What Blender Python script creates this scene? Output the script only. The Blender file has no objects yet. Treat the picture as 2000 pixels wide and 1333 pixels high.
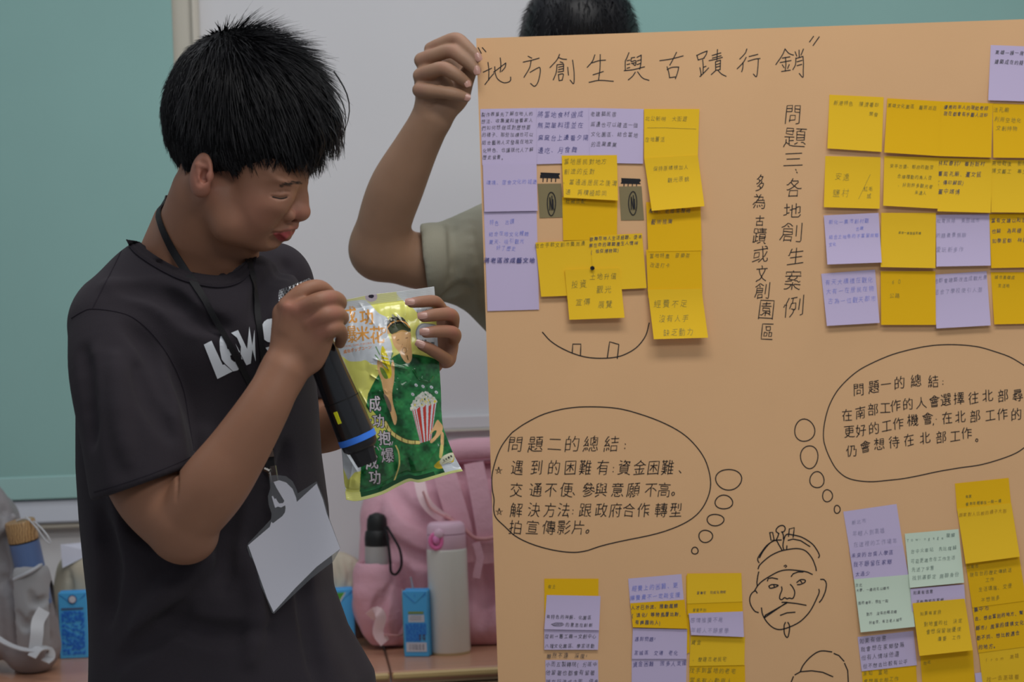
import bpy, math, random
import numpy as np
from mathutils import Vector, Matrix
from mathutils.bvhtree import BVHTree

random.seed(7)
RNG = np.random.default_rng(7)
SC = bpy.context.scene
COL = SC.collection

# ------------------------------------------------------------------ camera
CAMZ = 1.31
FPX = 3889.0
ROLL = math.radians(2.15)
cr, sr = math.cos(ROLL), math.sin(ROLL)
cam_d = bpy.data.cameras.new('camera')
cam_d.sensor_width = 36.0
cam_d.lens = FPX * 36.0 / 2000.0
cam_d.clip_start = 0.05
cam_d.dof.use_dof = True
cam_d.dof.focus_distance = 2.48
cam_d.dof.aperture_fstop = 7.1
cam = bpy.data.objects.new('camera', cam_d)
COL.objects.link(cam)
cam.matrix_world = Matrix(((cr, sr, 0, 0), (0, 0, -1, 0), (-sr, cr, 0, CAMZ), (0, 0, 0, 1)))
SC.camera = cam

# ------------------------------------------------------------------ world and lamps
W = bpy.data.worlds.new('room_light')
SC.world = W
W.use_nodes = True
W.node_tree.nodes['Background'].inputs[0].default_value = (0.80, 0.88, 1.0, 1)
W.node_tree.nodes['Background'].inputs[1].default_value = 0.21

def area(name, loc, target, sx, sy, power, col=(1, 1, 1)):
    d = bpy.data.lights.new(name, 'AREA')
    d.shape = 'RECTANGLE'
    d.size, d.size_y, d.energy, d.color = sx, sy, power, col
    o = bpy.data.objects.new(name, d)
    COL.objects.link(o)
    o.location = loc
    v = Vector(target) - Vector(loc)
    o.rotation_euler = v.to_track_quat('-Z', 'Y').to_euler()
    return o
# rows of ceiling panels over the people, along the back wall and over the room behind the camera
area('ceiling_lamp', (0.3, 1.75, 2.75), (0.3, 2.3, 0.0), 1.3, 0.35, 14, (1.0, 0.97, 0.93))
area('ceiling_lamp', (-0.2, 2.9, 2.75), (-0.2, 3.6, 0.6), 1.5, 0.35, 6.5, (0.97, 0.98, 1.0))
area('ceiling_lamp', (-1.9, 2.2, 2.75), (-1.7, 2.5, 0.0), 0.8, 0.35, 4, (0.94, 0.97, 1.0))
area('ceiling_lamp', (1.7, 2.6, 2.75), (1.7, 2.9, 0.0), 0.8, 0.35, 4, (1.0, 0.97, 0.94))
area('ceiling_lamp', (0.9, -0.3, 2.75), (0.7, 1.2, 0.6), 1.6, 0.5, 19, (1.0, 0.98, 0.95))

SC.view_settings.view_transform = 'Standard'
SC.view_settings.look = 'None'
SC.view_settings.gamma = 1.0
SC.view_settings.use_curve_mapping = False
SC.view_settings.exposure = 0.0

# ------------------------------------------------------------------ pixel <-> world
def P(px, py, Y):
    """the point of the place seen at photograph pixel (px, py) at distance Y"""
    u = (px - 1000.0) / FPX
    v = (666.5 - py) / FPX
    return Vector((Y * (u * cr + v * sr), Y, CAMZ + Y * (-u * sr + v * cr)))

def Pn(px, py, Y):
    px = np.asarray(px, float); py = np.asarray(py, float); Y = np.asarray(Y, float) + 0 * px
    u = (px - 1000.0) / FPX
    v = (666.5 - py) / FPX
    return np.stack([Y * (u * cr + v * sr), Y, CAMZ + Y * (-u * sr + v * cr)], -1)

def lin(c):
    c = np.asarray(c, float) / 255.0
    return np.where(c <= 0.04045, c / 12.92, ((c + 0.055) / 1.055) ** 2.4)

def alb(r, g, b, E=0.5):
    """surface colour of something that the dim photograph shows as r, g, b"""
    v = np.clip(lin((r, g, b)) / E, 0.002, 0.92)
    return (float(v[0]), float(v[1]), float(v[2]))

# ------------------------------------------------------------------ materials
def mat(name, col, rough=0.6, spec=0.4, metal=0.0, bump=0.0, bscale=200.0, var=0.0, vscale=8.0,
        attr=None, trans=0.0, alpha=1.0, coat=0.0, sss=0.0, sheen=0.0, stretch=None, bdist=0.001):
    m = bpy.data.materials.new(name)
    m.use_nodes = True
    nt = m.node_tree
    b = nt.nodes['Principled BSDF']
    b.inputs['Base Color'].default_value = (*col, 1)
    b.inputs['Roughness'].default_value = rough
    b.inputs['Specular IOR Level'].default_value = spec
    b.inputs['Metallic'].default_value = metal
    b.inputs['Transmission Weight'].default_value = trans
    b.inputs['Alpha'].default_value = alpha
    b.inputs['Coat Weight'].default_value = coat
    b.inputs['Sheen Weight'].default_value = sheen
    if sss:
        b.inputs['Subsurface Weight'].default_value = sss
        b.inputs['Subsurface Radius'].default_value = (0.012, 0.004, 0.002)
        b.inputs['Subsurface Scale'].default_value = 0.5
    tc = None
    src = None
    if attr:
        a = nt.nodes.new('ShaderNodeVertexColor'); a.layer_name = attr
        src = a.outputs['Color']
    if var or bump:
        tc = nt.nodes.new('ShaderNodeTexCoord')
        mp = nt.nodes.new('ShaderNodeMapping')
        if stretch:
            mp.inputs['Scale'].default_value = stretch
        nt.links.new(tc.outputs['Object'], mp.inputs['Vector'])
    if var:
        n = nt.nodes.new('ShaderNodeTexNoise'); n.inputs['Scale'].default_value = vscale
        n.inputs['Detail'].default_value = 5
        nt.links.new(mp.outputs[0], n.inputs['Vector'])
        mr = nt.nodes.new('ShaderNodeMapRange')
        mr.inputs[1].default_value = 0.3; mr.inputs[2].default_value = 0.7
        mr.inputs[3].default_value = 1 - var; mr.inputs[4].default_value = 1 + var
        nt.links.new(n.outputs[0], mr.inputs[0])
        mx = nt.nodes.new('ShaderNodeVectorMath'); mx.operation = 'SCALE'
        if src is not None:
            nt.links.new(src, mx.inputs[0])
        else:
            mx.inputs[0].default_value = col
        nt.links.new(mr.outputs[0], mx.inputs['Scale'])
        src = mx.outputs[0]
    if src is not None:
        nt.links.new(src, b.inputs['Base Color'])
    if bump:
        n = nt.nodes.new('ShaderNodeTexNoise'); n.inputs['Scale'].default_value = bscale
        n.inputs['Detail'].default_value = 3
        nt.links.new(mp.outputs[0], n.inputs['Vector'])
        bp = nt.nodes.new('ShaderNodeBump'); bp.inputs['Strength'].default_value = bump
        bp.inputs['Distance'].default_value = bdist
        nt.links.new(n.outputs[0], bp.inputs['Height'])
        nt.links.new(bp.outputs[0], b.inputs['Normal'])
    return m

# ------------------------------------------------------------------ objects
def tag(o, label=None, cat=None, group=None, kind=None):
    if label: o['label'] = label
    if cat: o['category'] = cat
    if group: o['group'] = group
    if kind: o['kind'] = kind
    return o

def empty(name, loc, label, cat, group=None):
    o = bpy.data.objects.new(name, None)
    o.empty_display_size = 0.05
    COL.objects.link(o)
    o.location = loc
    return tag(o, label, cat, group)

def mk(name, verts, faces, m, parent=None, smooth=True, colors=None, mats=None, fmat=None):
    me = bpy.data.meshes.new(name)
    verts = np.asarray(verts, float)
    if isinstance(faces, np.ndarray):
        nv, nf, k = len(verts), len(faces), faces.shape[1]
        me.vertices.add(nv); me.vertices.foreach_set('co', verts.astype(np.float32).ravel())
        me.loops.add(nf * k); me.loops.foreach_set('vertex_index', faces.astype(np.int32).ravel())
        me.polygons.add(nf)
        me.polygons.foreach_set('loop_start', np.arange(0, nf * k, k, dtype=np.int32))
        me.update(calc_edges=True)
        me.validate()
    else:
        me.from_pydata([tuple(v) for v in verts], [], [tuple(f) for f in faces])
        me.update()
    for q in (mats or [m]):
        me.materials.append(q)
    if fmat is not None:
        me.polygons.foreach_set('material_index', np.asarray(fmat, dtype=np.int32))
    if smooth:
        me.polygons.foreach_set('use_smooth', np.ones(len(me.polygons), dtype=bool))
    if colors is not None:
        a = me.color_attributes.new('Col', 'FLOAT_COLOR', 'POINT')
        c = np.ones((len(verts), 4), np.float32); c[:, :3] = colors
        a.data.foreach_set('color', c.ravel())
    o = bpy.data.objects.new(name, me)
    COL.objects.link(o)
    if parent is not None:
        o.parent = parent
        pm = parent.matrix_world if parent.parent else parent.matrix_basis
        par = parent
        M = Matrix.Identity(4)
        while par is not None:
            M = par.matrix_basis @ M
            par = par.parent
        me.transform(M.inverted())
    return o

class MB:
    """collects shapes, links them as one mesh object"""
    def __init__(s): s.v = []; s.f = []
    def add(s, v, f):
        n = len(s.v); s.v += [tuple(x) for x in v]; s.f += [tuple(i + n for i in q) for q in f]
    def box(s, c, d, R=None, bev=0.0):
        c = Vector(c); hx, hy, hz = d[0] / 2, d[1] / 2, d[2] / 2
        if bev <= 0:
            v = [Vector((x, y, z)) for x in (-hx, hx) for y in (-hy, hy) for z in (-hz, hz)]
            f = [(0, 1, 3, 2), (4, 6, 7, 5), (0, 4, 5, 1), (2, 3, 7, 6), (0, 2, 6, 4), (1, 5, 7, 3)]
        else:
            bev = min(bev, hx * .95, hy * .95, hz * .95)
            v = []; idx = {}
            def g(key, co):
                if key not in idx: idx[key] = len(v); v.append(Vector(co))
                return idx[key]
            def cv(sx, sy, sz, ax):
                co = [sx * (hx - bev), sy * (hy - bev), sz * (hz - bev)]
                co[ax] = (sx * hx, sy * hy, sz * hz)[ax]
                return g((sx, sy, sz, ax), co)
            f = []
            S = (-1, 1)
            for ax in range(3):
                for s0 in S:
                    q = []
                    for a, b_ in ((-1, -1), (1, -1), (1, 1), (-1, 1)):
                        t = [a, b_]; t.insert(ax, s0); q.append(cv(*t, ax))
                    f.append(tuple(q) if s0 > 0 else tuple(q[::-1]))
            for ax in range(3):
                o1, o2 = [i for i in range(3) if i != ax]
                for s1 in S:
                    for s2 in S:
                        t = [0, 0, 0]; t[o1] = s1; t[o2] = s2
                        A = t[:]; A[ax] = -1; B = t[:]; B[ax] = 1
                        f.append((cv(*A, o1), cv(*B, o1), cv(*B, o2), cv(*A, o2)))
            for sx in S:
                for sy in S:
                    for sz in S:
                        f.append((cv(sx, sy, sz, 0), cv(sx, sy, sz, 1), cv(sx, sy, sz, 2)))
        if R is not None: v = [R @ x for x in v]
        s.add([x + c for x in v], f)
    def tube(s, pts, r, n=10, cap=True):
        pts = [Vector(p) for p in pts]
        rs = r if hasattr(r, '__len__') else [r] * len(pts)
        V = []; F = []
        up = Vector((0.13, 0.2, 0.97)).normalized()
        T0 = (pts[1] - pts[0]).normalized()
        if abs(T0.dot(up)) > .9: up = Vector((1, 0.1, 0)).normalized()
        a = T0.cross(up).normalized()
        for i, p in enumerate(pts):
            T = (pts[min(i + 1, len(pts) - 1)] - pts[max(i - 1, 0)]).normalized()
            a = (a - T * a.dot(T)).normalized(); b = T.cross(a)
            for k in range(n):
                w = 2 * math.pi * k / n
                V.append(p + (a * math.cos(w) + b * math.sin(w)) * rs[i])
        for i in range(len(pts) - 1):
            for k in range(n):
                F.append((i * n + k, i * n + (k + 1) % n, (i + 1) * n + (k + 1) % n, (i + 1) * n + k))
        if cap:
            F.append(tuple(range(n))[::-1]); F.append(tuple(range((len(pts) - 1) * n, len(pts) * n)))
        s.add(V, F)
    def lathe(s, base, axis, prof, n=40):
        """prof: list of (height along axis, radius)"""
        base = Vector(base); T = Vector(axis).normalized()
        a = T.cross(Vector((0, 1, 0.01))).normalized(); b = T.cross(a)
        V = []; F = []
        for h, r in prof:
            for k in range(n):
                w = 2 * math.pi * k / n
                V.append(base + T * h + (a * math.cos(w) + b * math.sin(w)) * max(r, 1e-5))
        for i in range(len(prof) - 1):
            for k in range(n):
                F.append((i * n + k, i * n + (k + 1) % n, (i + 1) * n + (k + 1) % n, (i + 1) * n + k))
        F.append(tuple(range(n))[::-1]); F.append(tuple(range((len(prof) - 1) * n, len(prof) * n)))
        s.add(V, F)
    def band(s, pts, width, thick, nrm, wdir=None):
        """flat strap: pts centre line, nrm its face direction(s)"""
        pts = [Vector(p) for p in pts]
        V = []; F = []
        for i, p in enumerate(pts):
            T = (pts[min(i + 1, len(pts) - 1)] - pts[max(i - 1, 0)]).normalized()
            N = Vector(nrm[i] if isinstance(nrm, list) else nrm)
            N = (N - T * N.dot(T)).normalized()
            B = T.cross(N)
            w = (width[i] if hasattr(width, '__len__') else width) / 2
            for a, c in ((-1, -1), (1, -1), (1, 1), (-1, 1)):
                V.append(p + B * a * w + N * c * thick / 2)
        for i in range(len(pts) - 1):
            for k in range(4):
                F.append((i * 4 + k, i * 4 + (k + 1) % 4, (i + 1) * 4 + (k + 1) % 4, (i + 1) * 4 + k))
        F.append((3, 2, 1, 0)); n = (len(pts) - 1) * 4; F.append((n, n + 1, n + 2, n + 3))
        s.add(V, F)
    def build(s, name, m, parent=None, smooth=True):
        o = mk(name, s.v, s.f, m, parent, smooth)
        if smooth: sharp(o)
        return o

def sharp(o, ang=0.7):
    me = o.data
    try:
        me.set_sharp_from_angle(angle=ang)
    except Exception:
        pass
    return o

def spline(pts, n=8, closed=False):
    """Catmull-Rom through points (any dimension)"""
    p = [np.asarray(q, float) for q in pts]
    if closed: p = [p[-1]] + p + [p[0], p[1]]
    else: p = [2 * p[0] - p[1]] + p + [2 * p[-1] - p[-2]]
    out = []
    for i in range(1, len(p) - 2):
        for k in range(n):
            t = k / n
            a, b, c, d = p[i - 1], p[i], p[i + 1], p[i + 2]
            out.append(0.5 * ((2 * b) + (-a + c) * t + (2 * a - 5 * b + 4 * c - d) * t * t + (-a + 3 * b - 3 * c + d) * t ** 3))
    if not closed: out.append(p[-2])
    return np.array(out)

# ------------------------------------------------------------------ distance-field modelling
class Field:
    """organic shapes: smooth unions of tapered limbs and ellipsoids, meshed in one continuous surface"""
    def __init__(s, lo, hi, res):
        s.lo = np.array(lo, float); s.res = res
        s.n = np.ceil((np.array(hi) - s.lo) / res).astype(int) + 1
        s.f = np.full(s.n, 1.0, np.float32)
        s.ax = [s.lo[i] + res * np.arange(s.n[i]) for i in range(3)]
    def sub(s, lo, hi):
        a = np.maximum(np.floor((np.array(lo) - s.lo) / s.res).astype(int), 0)
        b = np.minimum(np.ceil((np.array(hi) - s.lo) / s.res).astype(int) + 1, s.n)
        if (b <= a).any(): return None, None
        sl = tuple(slice(int(a[i]), int(b[i])) for i in range(3))
        X = s.ax[0][sl[0]][:, None, None].astype(np.float32)
        Y = s.ax[1][sl[1]][None, :, None].astype(np.float32)
        Z = s.ax[2][sl[2]][None, None, :].astype(np.float32)
        return sl, (X, Y, Z)
    def comb(s, sl, d, k, op):
        a = s.f[sl]
        if op == 'add':
            if k > 0:
                h = np.maximum(k - np.abs(a - d), 0) / k
                s.f[sl] = np.minimum(a, d) - h * h * k * 0.25
            else: s.f[sl] = np.minimum(a, d)
        elif op == 'cut':
            d = -d
            if k > 0:
                h = np.maximum(k - np.abs(a - d), 0) / k
                s.f[sl] = np.maximum(a, d) + h * h * k * 0.25
            else: s.f[sl] = np.maximum(a, d)
        return s
    def cone(s, a, b, ra, rb, k=0.01, op='add', flat=None, fs=1.0):
        a = np.array(a, float); b = np.array(b, float)
        R = max(ra, rb) * max(1, 1 / fs if fs < 1 else fs); pad = R + k + 3 * s.res
        sl, g = s.sub(np.minimum(a, b) - pad, np.maximum(a, b) + pad)
        if sl is None: return s
        ba = b - a; L = float(ba @ ba) + 1e-12
        x = g[0] - a[0]; y = g[1] - a[1]; z = g[2] - a[2]
        t = np.clip((x * ba[0] + y * ba[1] + z * ba[2]) / L, 0, 1)
        x = x - t * ba[0]; y = y - t * ba[1]; z = z - t * ba[2]
        if flat is not None:
            n = np.array(flat, float); n /= np.linalg.norm(n)
            dn = x * n[0] + y * n[1] + z * n[2]
            q = np.sqrt(np.maximum(x * x + y * y + z * z - dn * dn, 0) + (dn / fs) ** 2)
            d = (q - (ra + (rb - ra) * t)) * min(1, fs)
        else:
            d = np.sqrt(x * x + y * y + z * z) - (ra + (rb - ra) * t)
        return s.comb(sl, d.astype(np.float32), k, op)
    def chain(s, pts, rs, k=0.008, **kw):
        """a limb along a smooth line with changing radius, joined to the rest in one go"""
        op = kw.get('op', 'add'); flat = kw.get('flat'); fs = kw.get('fs', 1.0)
        q = spline([tuple(p) + (r,) for p, r in zip(pts, rs)], 16 if max(rs) > .022 and s.res < .002 else 6) if len(pts) > 2 else np.array([tuple(p) + (r,) for p, r in zip(pts, rs)])
        pad = q[:, 3].max() + k + 3 * s.res
        sl, g = s.sub(q[:, :3].min(0) - pad, q[:, :3].max(0) + pad)
        if sl is None: return s
        D = None
        n = None
        if flat is not None: n = np.array(flat, float); n /= np.linalg.norm(n)
        for a4, b4 in zip(q[:-1], q[1:]):
            a = a4[:3]; ba = b4[:3] - a; L = float(ba @ ba) + 1e-12
            x = g[0] - a[0]; y = g[1] - a[1]; z = g[2] - a[2]
            t = np.clip((x * ba[0] + y * ba[1] + z * ba[2]) / L, 0, 1)
            x = x - t * ba[0]; y = y - t * ba[1]; z = z - t * ba[2]
            if n is not None:
                dn = x * n[0] + y * n[1] + z * n[2]
                d = (np.sqrt(np.maximum(x * x + y * y + z * z - dn * dn, 0) + (dn / fs) ** 2) - (a4[3] + (b4[3] - a4[3]) * t)) * min(1, fs)
            else: d = np.sqrt(x * x + y * y + z * z) - (a4[3] + (b4[3] - a4[3]) * t)
            D = d if D is None else np.minimum(D, d)
        return s.comb(sl, D.astype(np.float32), k, op)
    def ell(s, c, r, R=None, k=0.01, op='add'):
        """ellipsoid: centre, radii, R = 3 axis rows"""
        c = np.array(c, float); r = np.array(r, float)
        R = np.eye(3) if R is None else np.array(R, float)
        pad = max(r) + k + 3 * s.res
        sl, g = s.sub(c - pad, c + pad)
        if sl is None: return s
        x = g[0] - c[0]; y = g[1] - c[1]; z = g[2] - c[2]
        k0 = 0; k1 = 0
        for i in range(3):
            q = x * R[i][0] + y * R[i][1] + z * R[i][2]
            k0 = k0 + (q / r[i]) ** 2; k1 = k1 + (q / r[i] ** 2) ** 2
        k0 = np.sqrt(k0); k1 = np.sqrt(k1)
        d = k0 * (k0 - 1) / np.maximum(k1, 1e-6)
        return s.comb(sl, d.astype(np.float32), k, op)
    def box(s, c, h, R=None, r=0.01, k=0.01, op='add'):
        c = np.array(c, float); h = np.array(h, float) - r
        R = np.eye(3) if R is None else np.array(R, float)
        pad = float(np.linalg.norm(h)) + r + k + 3 * s.res
        sl, g = s.sub(c - pad, c + pad)
        if sl is None: return s
        x = g[0] - c[0]; y = g[1] - c[1]; z = g[2] - c[2]
        o = 0; ins = -1e9
        for i in range(3):
            q = np.abs(x * R[i][0] + y * R[i][1] + z * R[i][2]) - h[i]
            o = o + np.maximum(q, 0) ** 2; ins = np.maximum(ins, q)
        d = np.sqrt(o) + np.minimum(ins, 0) - r
        return s.comb(sl, d.astype(np.float32), k, op)
    def custom(s, lo, hi, fn, k=0.01, op='add'):
        sl, g = s.sub(lo, hi)
        if sl is None: return s
        return s.comb(sl, fn(*g).astype(np.float32), k, op)
    def surf(s, px, py, y0, y1, off=0.0):
        """first surface point of the field seen at a photograph pixel"""
        dd = (P(px, py, 1.0) - CAMO)
        Ys = np.arange(y0, y1, s.res * .25)
        Q_ = np.array(CAMO)[None] + np.array(dd)[None] * Ys[:, None]
        I = np.round((Q_ - s.lo) / s.res).astype(int)
        ok = ((I >= 0) & (I < s.n)).all(1)
        I = np.clip(I, 0, s.n - 1)
        v = np.where(ok, s.f[I[:, 0], I[:, 1], I[:, 2]], 1.0)
        k = np.nonzero(v < 0)[0]
        if len(k) == 0: return None
        return CAMO + dd * (Ys[k[0]] + off)
    def carve(s, pts, r, k, y0, y1, op='cut', off=0.0):
        """groove or welt drawn on the visible surface along pixels"""
        q = [s.surf(x, y, y0, y1, off) for x, y in spline(pts, 4)]
        q = [w for w in q if w is not None]
        rs = r if hasattr(r, '__len__') else [r, r]
        R_ = np.interp(np.linspace(0, 1, len(q)), np.linspace(0, 1, len(rs)), rs)
        for i in range(len(q) - 1): s.cone(q[i], q[i + 1], R_[i], R_[i + 1], k, op)
        return q
    def mesh(s):
        f = s.f; ins = f < 0
        nx, ny, nz = f.shape
        cnt = np.zeros((nx - 1, ny - 1, nz - 1), np.int8)
        for i in (0, 1):
            for j in (0, 1):
                for k in (0, 1):
                    cnt += ins[i:nx - 1 + i, j:ny - 1 + j, k:nz - 1 + k]
        I, J, K = np.nonzero((cnt > 0) & (cnt < 8)); del cnt
        idx = {}
        key = (I.astype(np.int64) * (ny - 1) + J) * (nz - 1) + K
        corner = {}
        for i in (0, 1):
            for j in (0, 1):
                for k in (0, 1):
                    corner[(i, j, k)] = f[I + i, J + j, K + k]
        S = np.zeros((len(I), 3)); C = np.zeros(len(I))
        cs = [(i, j, k) for i in (0, 1) for j in (0, 1) for k in (0, 1)]
        for a in cs:
            for ax in range(3):
                if a[ax]: continue
                b = list(a); b[ax] = 1; b = tuple(b)
                va, vb = corner[a], corner[b]
                m = (va < 0) != (vb < 0)
                t = np.where(m, va / np.where(m, va - vb, 1), 0)
                p = np.array(a, float)[None] + 0 * S; p = p + 0
                p[:, ax] += t
                S += p * m[:, None]; C += m
        V = s.lo + (np.stack([I, J, K], 1) + S / C[:, None]) * s.res
        def vid(i, j, k):
            q = (i.astype(np.int64) * (ny - 1) + j) * (nz - 1) + k
            return np.searchsorted(key, q)
        Fs = []
        for ax in range(3):
            sa = [slice(0, nx), slice(0, ny), slice(0, nz)]; sb = sa[:]
            o1, o2 = [q for q in range(3) if q != ax]
            sa[ax] = slice(0, f.shape[ax] - 1); sb[ax] = slice(1, f.shape[ax])
            for q in (o1, o2):
                sa[q] = slice(1, f.shape[q] - 1); sb[q] = slice(1, f.shape[q] - 1)
            A = ins[tuple(sa)]; B = ins[tuple(sb)]
            e = np.nonzero(A != B)
            fl = A[e]
            e = [q.copy() for q in e]
            e[o1] += 1; e[o2] += 1
            def sh(d1, d2):
                w = [q for q in e]; w[o1] = w[o1] - d1; w[o2] = w[o2] - d2
                return vid(*w)
            q = np.stack([sh(1, 1), sh(0, 1), sh(0, 0), sh(1, 0)], 1)
            flip = fl if ax != 1 else ~fl
            q[~flip] = q[~flip][:, ::-1]
            Fs.append(q)
        return V, np.concatenate(Fs)

def smooth_mesh(V, F, it=2, lam=0.5):
    n = len(V)
    for _ in range(it):
        A = np.zeros((n, 3)); c = np.zeros(n)
        for a, b in ((0, 1), (1, 2), (2, 3), (3, 0)):
            for x, y in ((a, b), (b, a)):
                for q in range(3):
                    A[:, q] += np.bincount(F[:, x], weights=V[F[:, y], q], minlength=n)
                c += np.bincount(F[:, x], minlength=n)
        V = V * (1 - lam) + lam * A / np.maximum(c, 1)[:, None]
    return V

def bvh_of(V, F):
    return BVHTree.FromPolygons([tuple(v) for v in V], [tuple(int(i) for i in f) for f in F])

CAMO = Vector((0, 0, CAMZ))
def hit(tree, px, py, off=0.0, default=None):
    d = (P(px, py, 1.0) - CAMO).normalized()
    r = tree.ray_cast(CAMO, d)
    if r[0] is None:
        return (P(px, py, default), Vector((0, -1, 0))) if default else (None, None)
    n = r[1]
    if n.dot(d) > 0: n = -n
    return r[0] + n * off, n

# ------------------------------------------------------------------ pen strokes
GS = 96
def glyph_raster(c):
    cu = bpy.data.curves.new('t', 'FONT'); cu.body = c; cu.size = 1; cu.resolution_u = 3
    o = bpy.data.objects.new('t', cu); COL.objects.link(o)
    me = o.evaluated_get(bpy.context.evaluated_depsgraph_get()).to_mesh()
    me.calc_loop_triangles()
    v = np.array([x.co[:2] for x in me.vertices]); tr = [t.vertices[:] for t in me.loop_triangles]
    o.to_mesh_clear(); bpy.data.objects.remove(o); bpy.data.curves.remove(cu)
    img = np.zeros((GS, GS), bool)
    if len(v) == 0: return img
    px = v[:, 0] * GS * 0.92 + 4; py = (0.86 - v[:, 1]) * GS * 0.92 + 2
    yy, xx = np.mgrid[0:GS, 0:GS]
    for t in tr:
        a = [(px[i], py[i]) for i in t]
        x0 = max(int(min(p[0] for p in a)) - 1, 0); x1 = min(int(max(p[0] for p in a)) + 2, GS)
        y0 = max(int(min(p[1] for p in a)) - 1, 0); y1 = min(int(max(p[1] for p in a)) + 2, GS)
        X = xx[y0:y1, x0:x1]; Y = yy[y0:y1, x0:x1]
        def e(p, q): return (q[0] - p[0]) * (Y - p[1]) - (q[1] - p[1]) * (X - p[0])
        A = e(a[0], a[1]); B = e(a[1], a[2]); C = e(a[2], a[0])
        img[y0:y1, x0:x1] |= ((A >= -1e-6) & (B >= -1e-6) & (C >= -1e-6)) | ((A <= 1e-6) & (B <= 1e-6) & (C <= 1e-6))
    return img
def thin_image(img):
    I = img.astype(np.uint8)
    while True:
        ch = 0
        for st in (0, 1):
            Q = np.pad(I, 1)
            p2 = Q[:-2, 1:-1]; p3 = Q[:-2, 2:]; p4 = Q[1:-1, 2:]; p5 = Q[2:, 2:]; p6 = Q[2:, 1:-1]; p7 = Q[2:, :-2]; p8 = Q[1:-1, :-2]; p9 = Q[:-2, :-2]
            seq = [p2, p3, p4, p5, p6, p7, p8, p9, p2]
            B = sum(s.astype(int) for s in seq[:8])
            A = sum(((seq[i] == 0) & (seq[i + 1] == 1)).astype(int) for i in range(8))
            if st == 0: c = (p2 * p4 * p6 == 0) & (p4 * p6 * p8 == 0)
            else: c = (p2 * p4 * p8 == 0) & (p2 * p6 * p8 == 0)
            m = (I == 1) & (B >= 2) & (B <= 6) & (A == 1) & c
            if m.any(): I[m] = 0; ch = 1
        if not ch: return I.astype(bool)
def simplify(p, eps):
    if len(p) < 3: return p
    a = np.array(p[0], float); b = np.array(p[-1], float); d = b - a; n = np.hypot(*d)
    q = np.array(p, float)
    if n < 1e-9: ds = np.hypot(*(q - a).T)
    else: ds = abs(d[0] * (q[:, 1] - a[1]) - d[1] * (q[:, 0] - a[0])) / n
    i = int(ds.argmax())
    if ds[i] > eps: return simplify(p[:i + 1], eps)[:-1] + simplify(p[i:], eps)
    return [p[0], p[-1]]
def trace_lines(sk):
    pts = set(map(tuple, np.argwhere(sk)))
    def nb(p):
        y, x = p; r = []
        for d in ((0, 1), (1, 0), (0, -1), (-1, 0)):
            if (y + d[0], x + d[1]) in pts: r.append((y + d[0], x + d[1]))
        for d in ((1, 1), (1, -1), (-1, 1), (-1, -1)):
            q = (y + d[0], x + d[1])
            if q in pts and (y + d[0], x) not in pts and (y, x + d[1]) not in pts: r.append(q)
        return r
    N = {p: nb(p) for p in sorted(pts)}
    nodes = {p for p in N if len(N[p]) != 2}
    used = set(); out = []
    def walk(a, b):
        path = [a, b]; used.add((a, b)); used.add((b, a))
        while b not in nodes:
            nx = [q for q in N[b] if q != path[-2]]
            if not nx or (b, nx[0]) in used: break
            q = nx[0]
            used.add((b, q)); used.add((q, b)); path.append(q); b = q
        return path
    for n in sorted(nodes):
        for q in N[n]:
            if (n, q) not in used: out.append(walk(n, q))
    for p in N:
        for q in N[p]:
            if (p, q) not in used and p not in nodes:
                nodes.add(p); out.append(walk(p, q))
    def ang(path, end):
        k = min(6, len(path) - 1)
        a, b = (path[-1], path[-1 - k]) if end else (path[0], path[k])
        return math.atan2(b[0] - a[0], b[1] - a[1])
    while True:
        best = None
        for i in range(len(out)):
            for j in range(i + 1, len(out)):
                for ei in (0, 1):
                    for ej in (0, 1):
                        if out[i][-1 if ei else 0] == out[j][-1 if ej else 0] and len(out[i]) > 3 and len(out[j]) > 3:
                            d = abs((ang(out[i], ei) - ang(out[j], ej) + math.pi) % (2 * math.pi) - math.pi)
                            if d > math.pi - 0.45 and (best is None or d > best[0]): best = (d, i, j, ei, ej)
        if not best: return out
        d, i, j, ei, ej = best
        A = out[i] if ei else out[i][::-1]
        Bp = out[j][::-1] if ej else out[j]
        out = [o for k, o in enumerate(out) if k not in (i, j)] + [A + Bp[1:]]
GL = {}
EXTRA = {':': (.45, .72), '.': (.75,), ';': (.45,), '·': (.5,)}
def pen_lines(ch):
    """the centre lines of a written character, in a unit square, y down"""
    if ch not in GL:
        st = []
        for p in trace_lines(thin_image(glyph_raster(ch))):
            if len(p) < 3: continue
            st.append(np.array([(x / 95.0, y / 95.0) for y, x in simplify(p, 1.0)]))
        for y in EXTRA.get(ch, ()): st.append(np.array([(.45, y), (.47, y + .03)]))
        GL[ch] = st
    return GL[ch]

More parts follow.
